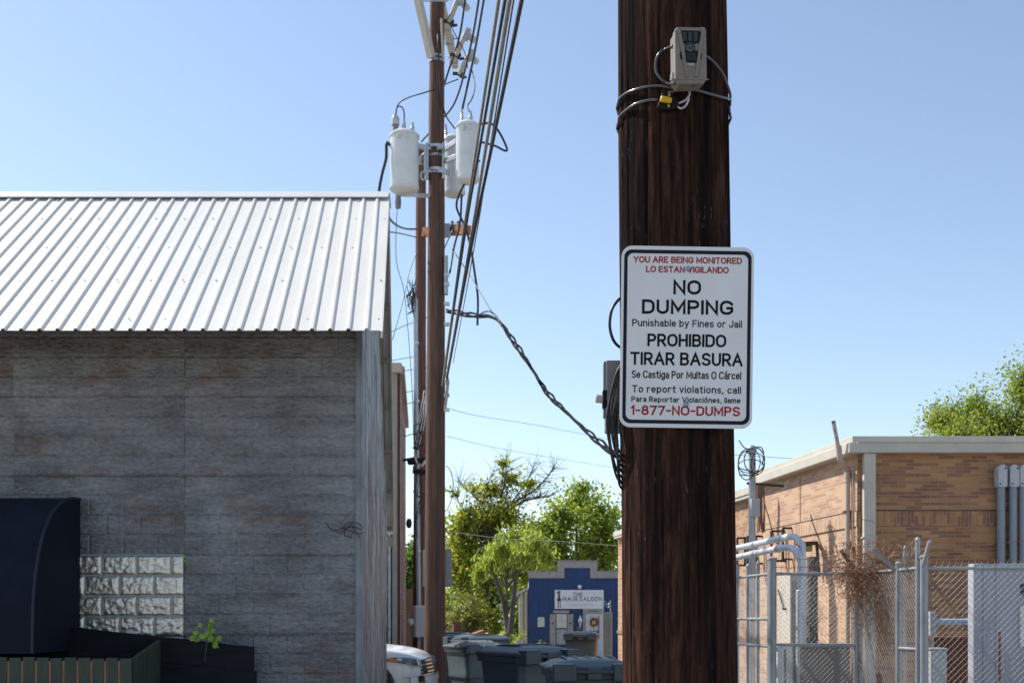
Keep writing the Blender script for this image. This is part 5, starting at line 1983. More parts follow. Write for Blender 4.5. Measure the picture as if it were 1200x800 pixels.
def far_poles():
    t = thing('utility_pole', 'brown wooden utility pole carrying the transformers, in front of a second pole', 'utility pole', (PA[0][0], PA_Y, 0), group='utility poles in the alley')
    pole_mesh('shaft', m_poleA, t, PA, n=40, step=.1, rough=.007, seed=2)
    # crossarms and braces high up
    a0, r0 = pa(12.35)
    q = MB()
    q.beam(P(514.5, -8, 20.75), P(533.5, 77, 23.7), .13, .15)
    ca = q.build('crossarm', m_fiber, t, bevel=.01)
    q = MB()
    for f in (.1, .42, .62, .9):
        p = P(514.5, -8, 20.75) + (P(533.5, 77, 23.7) - P(514.5, -8, 20.75)) * f
        q.obox(p, (.085, 0, 0), (0, .02, 0), (0, 0, .09))
        q.tube([p + Vector((-.12, 0, .03)), p + Vector((.2, 0, .03))], .012, 6)
    q.build('clamp', m_galv_dull, ca)
    for a, b, w in (((487, -14, 20.4), (505.5, 68, 20.85), .15), ((517, 22, 20.75), (519, 70, 20.95), .05)):
        q = MB()
        q.beam(P(*a), P(*b), w * .75, w)
        q.build('brace', m_fiber, t, bevel=.01)
    q = MB()
    q.tube([P(488, 1.5, 20.7), P(525, 1.5, 20.7)], .012, 6)
    for py, s in ((68, 1), (73, 1), (184, 1), (204, 1)):
        z = PZ(py, PA_Y)
        c, r = pa(z)
        q.lathe([(r + .006, -.02), (r + .006, .02)], c, 24, caps=False)
    q.build('band', m_galv_dull, t)
    # thin ground wire moulding down the shaft
    q = MB()
    pts = []
    for k in range(30):
        z = .2 + k * .5
        c, r = pa(z)
        pts.append(c + Vector((r * .35, -r * .96, 0)))
    q.tube(pts, .012, 6)
    q.build('ground_wire', m_cable_dark, t)
    # second pole
    t2 = thing('utility_pole', 'red brown thinner utility pole standing behind with a grey riser pipe', 'utility pole', (PB[0][0], PB_Y, 0), group='utility poles in the alley')
    pole_mesh('shaft', m_poleB, t2, PB, n=28, step=.15, rough=.006, seed=9)
    q = MB()
    q.tube([P(486.8, 352, 26.7), P(487.5, 480, 26.7), P(489.5, 620, 26.7), P(490.8, 712, 26.7)], .058, 12)
    ri = q.build('riser_pipe', M('pale_blue_riser', (.34, .39, .43), (.44, .49, .53), rough=.45, metal=.2, scale=4), t2, smooth=True)
    q = MB()
    q.lathe([(.06, 0), (.085, .03), (.08, .14), (.03, .2), (.002, .21)], P(486.4, 354, 26.68), 12, axis=(-.4, -.1, 1))
    q.build('weather_head', m_galv_dull, ri, smooth=True)
    for py in (402, 470, 645):
        q = MB()
        q.lathe([(.066, -.03), (.066, .03)], P(487 + (py - 350) * .0105, py, 26.7), 12)
        q.build('coupling', m_galv, ri, smooth=True)
    q = MB()
    q.box((PX(489.5, 26.7), 26.64, gz(26)), (PX(492.5, 26.7), 26.76, PZ(746, 26.7)))
    q.build('lower_riser', MATS['pale_blue_riser'], t2)
    # meter cabinet
    Yb = 26.4
    t3 = thing('meter_box', 'pale grey meter cabinet with a round white meter on the rear pole', 'meter box', (PX(489, Yb), Yb, PZ(746, Yb)))
    c = P(490.3, 727.5, Yb)
    yaw = Matrix.Rotation(R(26), 3, 'Z')
    q = MB()
    q.obox(c, yaw @ Vector((.135, 0, 0)), yaw @ Vector((0, .16, 0)), (0, 0, .365))
    q.build('body', m_can, t3, bevel=.012)
    q = MB()
    q.obox(c + yaw @ Vector((0, -.168, 0)), yaw @ Vector((.12, 0, 0)), yaw @ Vector((0, .006, 0)), (0, 0, .34))
    q.build('door', M('grey_meter_door', (.40, .43, .45), (.48, .51, .53), rough=.5, scale=3), t3)
    q = MB()
    q.lathe([(.09, 0), (.09, .09), (.06, .12), (.002, .13)], c + yaw @ Vector((-.14, .0, 0)) + Vector((0, 0, -.02)), 16, axis=yaw @ Vector((-1, 0, 0)))
    q.build('meter', m_white_paint, t3, smooth=True)
    # traffic sign seen from behind
    t4 = thing('road_sign', 'grey back of a road sign fixed behind the nearer brown pole', 'sign', (PX(512, 21.3), 21.3, PZ(688, 21.3)))
    Ys = 21.26
    q = MB()
    x0, x1, z0, z1 = PX(495.3, Ys), PX(529.6, Ys), PZ(687.5, Ys), PZ(643, Ys)
    rr = .04
    ol = []
    for cx, cz, s in ((x1 - rr, z1 - rr, 0), (x0 + rr, z1 - rr, 1), (x0 + rr, z0 + rr, 2), (x1 - rr, z0 + rr, 3)):
        for k in range(5):
            a = math.pi / 2 * (s + k / 4)
            ol.append((cx + rr * math.cos(a), Ys, cz + rr * math.sin(a)))
    q.extr(ol, (0, .006, 0))
    q.build('panel', M('sign_back_aluminium', (.30, .29, .27), (.38, .37, .35), rough=.5, metal=.3, scale=3), t4)
    q = MB()
    for z in (z0 + .12, z1 - .12):
        q.lathe([(.016, 0), (.016, .01)], ((x0 + x1) / 2 + .22, Ys - .012, z), 8, axis=(0, 1, 0))
    q.build('bolt', m_galv, t4)
    # rusty double crossarm on the rear pole
    t5 = thing('crossarm', 'rusty orange wooden crossarm sticking out behind the nearer pole', 'crossarm', P(521, 270, 26.6))
    q = MB()
    q.beam(P(497.5, 272, 26.75), P(548.5, 269.5, 25.2), .14, .2)
    q.build('beam', m_rusty, t5)
    q = MB()
    q.box(P(520, 277, 25.6) + Vector((0, -.1, 0)), P(527.5, 263.5, 25.6) + Vector((0, .1, 0)))
    q.build('bracket', M('blue_grey_bracket', (.2, .24, .28), (.28, .32, .36), rough=.5, metal=.3), t5)
    q = MB()
    for px in (530, 537, 543):
        q.lathe([(.03, 0), (.045, .03), (.03, .06), (.045, .09), (.02, .12)], P(px, 265, 25.6), 10)
    q.build('insulator', m_porc_dark, t5)


far_poles()


def transformer(label, px, ytop, ybot, Y, rpx, bush_list, mount, side_wire=False):
    x, z0, z1, r = PX(px, Y), PZ(ybot, Y), PZ(ytop, Y), rpx / F * Y
    t = thing('transformer', label, 'transformer', (x, Y, z0), group='pole transformers')
    q = MB()
    q.lathe([(r * .90, .0), (r * .97, .012), (r, .05), (r, z1 - z0 - .06), (r * 1.0, z1 - z0 - .05)], (x, Y, z0), 40)
    tank = q.build('tank', m_can, t, smooth=True)
    q = MB()
    q.lathe([(r * 1.0, -.058), (r * 1.07, -.055), (r * 1.07, -.02), (r * 1.02, -.008), (r * .8, .035), (r * .4, .055), (.01, .06)], (x, Y, z1), 40)
    q.build('lid', m_can, t, smooth=True)
    q = MB()
    q.lathe([(r * 1.01, .03), (r * 1.04, .035), (r * 1.04, .075), (r * 1.01, .08)], (x, Y, z0), 40, caps=False)
    q.build('rim', m_can, tank)
    for k in (-1.9, -1.35):
        q = MB()
        q.obox((x + r * 1.03 * math.cos(k), Y + r * 1.03 * math.sin(k), z1 - .13), (.022, 0, 0), (0, .03, 0), (0, 0, .035))
        q.build('lifting_lug', m_can, tank)
    for (bx, bt, bb, w, kind) in bush_list:
        q = MB()
        p, tp = P(bx, bb, Y), P(bx + (bx - px) * .06, bt, Y)
        h = (tp - p).length
        rr = w / F * Y / 2
        if kind == 'shed':
            prof = []
            n = 6
            for k in range(n):
                prof += [(rr * (1.05 - .05 * k), h * .8 * k / n), (rr * (.78 - .04 * k), h * .8 * (k + .55) / n)]
            prof += [(rr * .5, h * .82), (rr * .5, h)]
            mm = m_porc
        elif kind == 'cap':
            prof = [(rr * .75, 0), (rr * .75, h * .5), (rr * 1.1, h * .52), (rr * 1.1, h * .85), (rr * .6, h * .98), (.002, h)]
            mm = m_porc_dark
        else:
            prof = [(rr, 0), (rr * .7, h * .2), (rr, h * .3), (rr * .7, h * .5), (rr * .9, h * .6), (rr * .5, h * .8), (rr * .5, h)]
            mm = m_porc
        q.lathe(prof, p, 14, axis=tp - p)
        b = q.build('bushing', mm, t, smooth=True)
        if kind == 'cap':
            q = MB()
            q.lathe([(rr * 1.14, h * .515), (rr * 1.16, h * .85), (rr * .7, h * .99), (.002, h * 1.02)], p, 14, axis=tp - p)
            q.build('guard', m_porc, b, smooth=True)
    for a, b in mount:
        q = MB()
        q.beam(P(*a), P(*b), .06, .09)
        q.build('hanger', m_galv, t, bevel=.006)
    return t


def transformers():
    transformer('largest pale grey transformer can, hanging left of the pole over the roof ridge', 473.8, 158, 224, 20.7, 16.6,
                [(463.8, 136, 158, 8.5, 'cap'), (473.5, 138.5, 158, 6, 'shed'), (483, 144, 159, 6, 'plain')],
                [((488, 171, 20.8), (499, 173, 20.9)), ((488, 190, 20.8), (499, 189, 20.9)), ((490, 189, 20.8), (499, 181, 20.9))])
    transformer('pale grey transformer can on the right, crossed by the thick cables', 547.8, 147, 213, 20.3, 13.6,
                [(541.5, 127.5, 147, 5.5, 'shed'), (551.5, 131, 147, 6, 'plain')],
                [((535, 166, 20.4), (521, 175, 20.8)), ((535, 184, 20.4), (521, 189, 20.8))])
    transformer('pale grey transformer can half hidden behind the pole', 532.5, 163, 229, 21.6, 12.5,
                [(523, 146, 164, 5, 'shed'), (535, 150, 164, 5, 'plain')],
                [((526, 171, 21.4), (519.5, 175, 21.1)), ((526, 203, 21.4), (519.5, 200, 21.1))])
    t = thing('transformer_mount', 'galvanised cluster bracket that clamps the three transformers to the pole', 'bracket', P(511, 205, 21.0))
    q = MB()
    for px in (500.6, 519.8):
        q.beam(P(px, 168, 20.9), P(px, 210, 20.9), .055, .09, (0, 1, 0))
    q.beam(P(498, 172, 20.8), P(498, 208, 20.8), .04, .06, (0, 1, 0))
    q.build('upright', m_galv, t, bevel=.006)
    for py in (174, 201):
        q = MB()
        c, r = pa(PZ(py, PA_Y))
        q.lathe([(r + .012, -.025), (r + .03, -.025), (r + .03, .025), (r + .012, .025)], c, 24, caps=False)
        q.beam(P(513, py - 1, 20.75), P(520, py, 20.85), .05, .06)
        q.beam(P(501, py, 20.9), P(505, py, 20.9), .05, .05)
        q.build('clamp', m_galv, t)
    q = MB()
    q.tube([P(496 + 3.0 * math.cos(a * .5), 206 + 5 * math.sin(a * .5), 20.7) for a in range(13)], .018, 6)
    q.build('hook', m_galv, t)
    q = MB()
    q.beam(P(469, 228, 21.2), P(505, 229.5, 20.9), .06, .06)
    q.build('crossbar', m_galv, t)
    q = MB()
    q.lathe([(.05, 0), (.06, .1), (.045, .28), (.02, .33)], P(466.5, 244, 21.2), 10)
    q.build('arrester', m_porc_dark, t, smooth=True)
    # fuse cut-outs
    labs = ['uppermost grey fuse cutout beside the pole top', 'middle grey fuse cutout beside the pole top', 'lowest grey fuse cutout beside the pole top']
    for k, (x0, y0, x1, y1, hx, hy, Y) in enumerate(((526, 27, 537.5, -3, 549, 11.5, 21.6), (534.5, 66, 546, 39, 557.5, 48.5, 22.4), (537.5, 88, 550, 63.5, 560, 74, 23.0))):
        p, q2 = P(x0, y0, Y), P(x1, y1, Y)
        t = thing('fuse_cutout', labs[k], 'fuse cutout', (p + q2) / 2, group='fuse cutouts')
        q = MB()
        q.lathe([(.035, 0), (.05, .03), (.05, (q2 - p).length * .9), (.04, (q2 - p).length)], p, 12, axis=q2 - p)
        q.build('fuse_tube', m_fiber, t, smooth=True)
        q = MB()
        d = (q2 - p).normalized()
        mid = q2 - d * .02
        n = 5
        prof = []
        hv = P(hx, hy, Y) - mid
        for j in range(n):
            prof += [(.07, hv.length * j / n), (.05, hv.length * (j + .6) / n)]
        q.lathe(prof + [(.05, hv.length)], mid, 12, axis=hv)
        q.build('insulator', m_porc, t, smooth=True)
        q = MB()
        q.beam(mid - d * .12 + Vector((.03, 0, 0)), mid + d * .1 + Vector((.03, 0, 0)), .12, .1)
        q.build('bracket', m_grey_paint, t, bevel=.01)
        q = MB()
        q.tube([p, p + Vector((.08, 0, -.06)), p + Vector((.16, 0, -.04))], .025, 6)
        q.beam(p + Vector((-.12, 0, .03)), p + Vector((.1, 0, .02)), .05, .05)
        q.build('contact', m_dark_metal, t)


transformers()


# ------------------------------------------------------------------ overhead lines
def wire(name, label, cat, pts, r, mat, grp=None, n=6, sp=6):
    q = MB()
    pp = spline([P(*a) if len(a) == 3 else Vector(a[:3]) for a in pts], sp)
    q.tube(pp, r, n)
    c = pp[len(pp) // 2]
    o = q.build(name, mat, None, smooth='full', loc=c, fixn=False)
    tag(o, label, cat, grp)
    return o


def lines():
    G = 'thick cables crossing in front of the transformer pole'

    def ext(a, b, y):
        A, B = P(*a), P(*b)
        return B + (B - A) * ((y - B.y) / (B.y - A.y))

    def thick(label, low, mid, top, r, mat):
        pts = [P(*low), P(*mid), P(*top), ext(mid, top, -14)]
        q = MB()
        q.tube(spline(pts, 9), r, 8)
        o = q.build('overhead_cable', mat, None, smooth='full', loc=P(*top), fixn=False)
        tag(o, label, 'cable', G)
    thick('pale thick overhead cable, the leftmost of the bundle', (518, 452, 20.7), (541.5, 285, 12.2), (584.5, 0, 7.5), .013, m_cable_pale)
    thick('dark overhead cable touching the leftmost pale cable', (519, 455, 20.65), (543.3, 285, 12.1), (592, 0, 7.45), .012, m_cable_dark)
    thick('second pale overhead cable in the middle of the bundle', (523, 442, 20.75), (550.5, 288, 12.2), (597.5, 0, 7.4), .015, m_cable_pale)
    thick('black overhead cable, the outermost on the sky side', (523.5, 446, 20.7), (552.8, 288, 12.0), (611.5, 0, 7.3), .015, m_cable_dark)
    thick('thin black wire between the second pale cable and the outermost cable', (531, 425, 20.6), (556, 288, 12.3), (602, 0, 7.6), .006, m_cable_dark)
    # pole top conductors
    wire('power_wire', 'black wire dropping from above to the right transformer bushing', 'wire', [(569, -12, 20.0), (556, 62, 20.2), (541.8, 128, 20.3)], .022, m_cable_dark, 'bare power wires')
    wire('power_wire', 'black wire slanting behind the brown pole towards the left transformer', 'wire', [(563, -12, 20.4), (552, 52, 21.6), (534, 118, 23.6), (512, 146, 24.6), (494, 166, 25.6)], .02, m_cable_dark, 'bare power wires')
    wire('power_wire', 'dark wire running down from the crossarm behind the fuse cutouts', 'wire', [(547, -12, 21.2), (538, 45, 22.2), (526, 82, 22.8), (519, 104, 23.2)], .02, m_cable_dark, 'bare power wires')
    wire('power_wire', 'thin wire crossing from the lowest fuse cutout to the left transformer cap', 'wire', [(537, 93, 22.9), (524, 98, 22.0), (503, 107, 20.6), (480, 114, 20.6), (467, 122, 20.65), (463.5, 136, 20.7)], .012, m_cable_dark, 'jumper wires')
    wire('jumper_wire', 'small looped wire joining the two tall bushings of the left transformer', 'wire', [(464, 136, 20.7), (464.5, 128, 20.7), (468, 124.5, 20.7), (472.5, 128, 20.7), (474, 138, 20.7)], .012, m_cable_dark, 'jumper wires')
    wire('jumper_wire', 'thin curved wire dropping from the lowest cutout to the right transformer', 'wire', [(553, 82, 22.9), (556.5, 100, 21.6), (553, 116, 20.6), (548, 124, 20.4), (550, 131, 20.3)], .012, m_cable_dark, 'jumper wires')
    wire('jumper_wire', 'wire from the pole face to the hidden transformer bushing', 'wire', [(513, 40, 20.75), (516, 105, 20.75), (522, 134, 21.0), (533, 151, 21.3)], .014, m_cable_dark, 'jumper wires')
    wire('jumper_wire', 'pair wire looping between the upper and middle cutouts', 'wire', [(527, 28, 21.6), (533, 40, 21.9), (540, 52, 22.2), (546, 66, 22.6), (548, 80, 22.9)], .010, m_cable_dark, 'jumper wires')
    wire('secondary_cable', 'black cable looping down from the left side of the largest transformer behind the roof', 'cable', [(457, 170, 20.7), (453, 168, 20.6), (452.5, 185, 20.6), (448, 203, 20.6), (444.5, 222, 20.6), (444, 240, 20.6)], .028, m_black, 'secondary cables')
    wire('secondary_cable', 'black cable arching out to the right of the cables by the right transformer', 'cable', [(560, 146, 20.4), (575, 145, 20.3), (585, 155, 20.3), (594, 174, 20.3), (591, 176.5, 20.3), (580, 171, 20.3), (562, 166, 20.3)], .02, m_black, 'secondary cables')
    wire('secondary_cable', 'black cable hanging in a bow below the right transformer', 'cable', [(562, 188, 20.3), (551, 205, 20.3), (539, 226, 20.6), (535, 242, 20.9), (541, 257, 20.8), (546, 268, 20.7), (552, 292, 20.4), (557, 325, 20.4), (560, 350, 20.4), (559.5, 381, 20.4)], .02, m_black, 'secondary cables')
    wire('secondary_cable', 'straight dark cable leaving the hidden transformer downward past the crossarm', 'cable', [(541, 228, 21.4), (539, 262, 21.8), (532, 290, 21.9), (527, 320, 21.6)], .02, m_black, 'secondary cables')
    wire('secondary_cable', 'dark diagonal cable in the gap under the hidden transformer', 'cable', [(534, 262, 22.5), (528, 275, 22.5), (520, 292, 21.5)], .014, m_black, 'secondary cables')
    wire('secondary_cable', 'black service wire from the roof rake to the rear pole', 'cable', [(452, 250, 19.5), (462, 262, 21), (475, 268, 24), (492, 268.5, 26.7)], .022, m_black, 'secondary cables')
    wire('service_wire', 'thin wire from the tin roof to the rear pole top', 'wire', [(453, 272, 19.5), (466, 273, 22), (488, 278, 26.7)], .014, m_wire, 'thin service wires')
    labs = ['thin service wire crossing the sky gap, highest below the pole heads', 'thin service wire crossing the sky gap above the brick sliver', 'thin service wire level with the top of the brick sliver', 'thin service wire just over the pole tangle', 'thin service wire entering the pole tangle', 'lowest thin service wire under the pole tangle']
    for k, (a, b) in enumerate((((456, 395), (500, 372)), ((459, 421), (489, 417)), ((463, 436), (502, 430)), ((465, 461), (500, 455)), ((464, 474), (490, 470)), ((466, 512), (490, 506)))):
        wire('service_wire', labs[k], 'wire', [(a[0] - 10, a[1] + 3, 30), (a[0] + 10, (a[1] + b[1]) / 2 + 1.5, 28.8), (b[0], b[1], 26.8)], .011, m_wire, 'thin service wires')
    wire('service_wire', 'nearly upright thin wire left of the poles', 'wire', [(467, 215, 24), (464, 300, 24.2), (474, 345, 24.5), (482, 440, 25), (485, 520, 25.4)], .008, m_wire, 'thin service wires')
    wire('service_wire', 'slanted thin wire with a splice left of the rear pole', 'wire', [(490, 292, 26.5), (480, 318, 26.0), (473, 350, 25.5), (460, 398, 25)], .010, m_wire, 'thin service wires')
    wire('distant_wire', 'faint thin wire in the sky between the poles, the upper one', 'wire', [(524, 478, 21), (560, 487, 24), (640, 500, 28), (740, 520, 33)], .006, m_wire_grey, 'faint distant wires')
    wire('distant_wire', 'faint thin wire in the sky between the poles, the lower one', 'wire', [(524, 511, 22), (600, 528, 27), (740, 551, 35)], .0055, m_wire_grey, 'faint distant wires')
    wire('distant_wire', 'grey wire crossing in front of the trees above the shop', 'wire', [(522, 622, 30), (593, 631, 33), (660, 634, 36), (732, 640, 40)], .010, m_wire_grey, 'faint distant wires')
    wire('distant_wire', 'faint wire far to the right above the brick building', 'wire', [(850, 532, 40), (930, 537, 44), (1040, 541, 52)], .012, m_wire_grey, 'faint distant wires')
    wire('guy_wire', 'loose thin wire curling off the brown pole above the trees', 'wire', [(523, 545, 20.9), (528, 552, 20.9), (531, 566, 20.9), (529, 585, 20.9), (524, 597, 20.9)], .008, m_wire, 'thin service wires')
    # twisted service drop to the near pole
    t = thing('service_drop', 'thick twisted black service cable sagging from the brown pole to the near pole', 'cable', P(640, 458, 11))
    path = [P(524, 364, 20.7), P(552, 369, 19.2), (P(580, 373, 17.6)), P(600, 397, 15.6), P(622, 430, 13.3), P(640, 458, 11.2), P(665, 484, 8.8), P(690, 507, 6.6), P(708, 522, 5.2), P(722, 534, 4.35)]
    pp = spline(path, 90)
    dist = 0
    for s_ in range(3):
        q = MB()
        pts = []
        dist = 0
        for i, p in enumerate(pp):
            if i:
                dist += (p - pp[i - 1]).length
            a = dist * 2.0 + s_ * 2.09
            rr = .022 * max(.40, p.y / 18) * (1 + .6 * math.sin(dist * 1.3))
            pts.append(p + Vector((math.cos(a) * rr, 0, math.sin(a) * rr)))
        rad = [.0165 * max(.36, p.y / 18.0) for p in pp]
        q.tube(pts, rad, 6)
        q.build('strand', m_drop, t, smooth='full', fixn=False)
    q = MB()
    q.tube(spline([P(560, 371, 18.9), P(566, 366, 18.5), P(574, 365, 18.1), P(582, 371, 17.5), P(588, 382, 16.8)], 5), .013, 6)
    q.build('loop', m_cable_dark, t, smooth='full')
    wire('guy_wire', 'thin straight support wire from the pole to the twisted service cable', 'wire', [(530, 292, 20.7), (552, 325, 19.2), (577, 367, 17.7)], .009, m_wire, 'thin service wires')
    # tangle and splice case where the pole pair carries the telephone lines
    rng = random.Random(13)
    t = thing('splice_case', 'black splice case with white drip loops tangled between the two poles', 'splice case', P(491, 545, 26.3))
    q = MB()
    q.lathe([(.02, -.28), (.075, -.25), (.075, .25), (.02, .28)], P(491, 540, 26.3), 12, axis=(1, -.2, .05))
    q.lathe([(.02, -.2), (.06, -.17), (.06, .17), (.02, .2)], P(494, 553, 26.3), 12, axis=(1, -.2, -.05))
    q.build('case', m_black, t, smooth=True)
    q = MB()
    for k in range(4):
        a = rng.uniform(484, 492)
        q.tube(spline([P(rng.uniform(496, 500), rng.uniform(455, 470), 26.2), P(a + 6, 490 + rng.uniform(-5, 5), 26.2), P(a + 1, 515 + rng.uniform(-6, 6), 26.2), P(486 + rng.uniform(-1, 2), 535, 26.2), P(492, 545 + rng.uniform(-2, 3), 26.2), P(499, 540 + rng.uniform(-3, 3), 26.2)], 5), .011, 5)
    q.build('drip_loop', m_white_paint, t, smooth='full')
    q = MB()
    for k in range(16):
        y0 = rng.uniform(500, 600)
        pts = [P(rng.uniform(483, 500), y0 + j * rng.uniform(-8, 14), 26.2 + rng.uniform(-.1, .1)) for j in range(4)]
        q.tube(spline(pts, 5), .010, 5)
    q.build('wire_tangle', m_cable_dark, t, smooth='full')
    q = MB()
    for k in range(10):
        pts = [P(rng.uniform(476, 488), rng.uniform(325, 372), 26.3) for j in range(4)]
        q.tube(spline(pts, 5), .010, 5)
    q.build('wire_loop', m_cable_dark, t, smooth='full')
    q = MB()
    q.tube([P(463, 541, 27.5), P(488, 536, 26.3)], .03, 6)
    q.build('line_end', m_cable_dark, t, smooth='full')
    q = MB()
    q.lathe([(.03, 0), (.11, .03), (.11, .1), (.03, .13)], P(482.5, 613, 26.5), 14, axis=(-1, -.3, 0))
    q.build('bell', m_dark_metal, t, smooth=True)
    # cable hardware down the sunny face of the front pole
    t = thing('cable_bracket', 'grey cable terminal with small clamps on the right face of the brown pole', 'bracket', P(523, 440, 20.9))
    q = MB()
    q.box(P(520.5, 345, 20.9) + Vector((0, -.05, 0)), P(525, 300, 20.9) + Vector((0, .07, 0)))
    q.build('terminal', m_galv_dull, t, bevel=.01)
    q = MB()
    for py in (322, 333, 356, 380, 430, 448, 463, 480):
        q.obox(P(523.5, py, 20.85), (.05, 0, 0), (0, .03, 0), (0, 0, .03))
    q.build('clamp', m_galv, t)
    q = MB()
    q.tube(spline([P(522, 436, 20.8), P(524.5, 446, 20.8), P(523.5, 462, 20.8), P(521.5, 478, 20.8)], 4), .03, 6)
    q.build('cable_end', m_cable_pale, t, smooth=True)


lines()


# ------------------------------------------------------------------ wheeled bins
def cart(label, col, loc, rot, s=1.0, group=None):
    m_body, m_lid = col
    t = thing('wheeled_bin', label, 'bin', (0, 0, 0), group)

    def ring(w, d, z, y0=0, n=5, rr=.09):
        pts = []
        for cx, cy, q_ in ((w / 2 - rr, d / 2 - rr, 0), (-w / 2 + rr, d / 2 - rr, 1), (-w / 2 + rr, -d / 2 + rr, 2), (w / 2 - rr, -d / 2 + rr, 3)):
            for k in range(n + 1):
                a = math.pi / 2 * (q_ + k / n)
                pts.append(Vector((cx + rr * math.cos(a), cy + rr * math.sin(a) + y0, z)))
        return pts
    body = MB()
    rings = [ring(.46, .56, .05, rr=.07), ring(.55, .66, .60), ring(.60, .71, .605), ring(.605, .715, .66), ring(.60, .71, .665), ring(.645, .76, .985), ring(.70, .82, .99), ring(.71, .83, 1.045), ring(.70, .82, 1.05), ring(.64, .76, 1.05), ring(.60, .72, .9)]
    n = len(rings[0])
    vs = [p for r_ in rings for p in r_]
    fs = [(i * n + j, i * n + (j + 1) % n, (i + 1) * n + (j + 1) % n, (i + 1) * n + j) for i in range(len(rings) - 1) for j in range(n)]
    fs.append(tuple(range(n - 1, -1, -1)))
    fs.append(tuple((len(rings) - 1) * n + j for j in range(n)))
    body.add(vs, fs)
    bo = body.build('body', m_body, t, smooth=True, local=True)
    # small front catch and rivet marks
    q = MB()
    for sx in (-.27, .27):
        q.lathe([(.014, 0), (.014, .012), (.006, .016)], (sx, -.415, 1.02), 8, axis=(0, -1, 0))
    q.build('rivet', m_grey_paint, bo, local=True)
    # domed lid
    lid = MB()
    rl = [ring(.74, .86, 1.052), ring(.745, .865, 1.075), ring(.72, .84, 1.09), ring(.66, .77, 1.098), ring(.56, .66, 1.125), ring(.40, .50, 1.145), ring(.2, .3, 1.15)]
    vs = [p for r_ in rl for p in r_]
    fs = [(i * n + j, i * n + (j + 1) % n, (i + 1) * n + (j + 1) % n, (i + 1) * n + j) for i in range(len(rl) - 1) for j in range(n)]
    fs.append(tuple(range(n - 1, -1, -1)))
    fs.append(tuple((len(rl) - 1) * n + j for j in range(n)))
    lid.add(vs, fs)
    lo = lid.build('lid', m_lid, t, smooth=True, local=True)
    q = MB()
    for sx in (-.2, -.1, 0, .1, .2):
        q.tube(spline([(sx, -.35, 1.093), (sx, -.26, 1.124), (sx, -.12, 1.146), (sx, .12, 1.148), (sx, .26, 1.126)], 4), [.006] + [.014] * 15 + [.006], 8)
    q.build('rib', m_lid, lo, local=True, smooth='full')
    # hinge lugs and handle on the back
    q = MB()
    for sx in (-.24, .24):
        q.box((sx - .09, .36, .97), (sx + .09, .50, 1.115))
    q.box((-.06, .36, .98), (.06, .47, 1.09))
    q.build('hinge_lug', m_body, t, local=True, bevel=.015)
    q = MB()
    q.tube([(-.31, .46, 1.05), (.31, .46, 1.05)], .017, 10)
    q.build('handle', m_body, t, local=True, smooth=True)
    q = MB()
    q.tube([(-.3, .30, .14), (.3, .30, .14)], .012, 8)
    q.build('axle', m_dark_metal, t, local=True)
    for sx in (-.30, .30):
        q = MB()
        q.lathe([(.05, -.03), (.14, -.03), (.15, -.015), (.15, .015), (.14, .03), (.05, .03)], (sx, .30, .14), 20, axis=(1, 0, 0))
        w = q.build('wheel', m_black, t, smooth=True, local=True)
        q = MB()
        q.lathe([(.048, -.032), (.048, .032)], (sx, .30, .14), 12, axis=(1, 0, 0))
        q.build('hub', m_grey_paint, w, local=True)
    t.location = loc
    t.rotation_euler = (0, 0, rot)
    t.scale = (s, s, s)
    return t


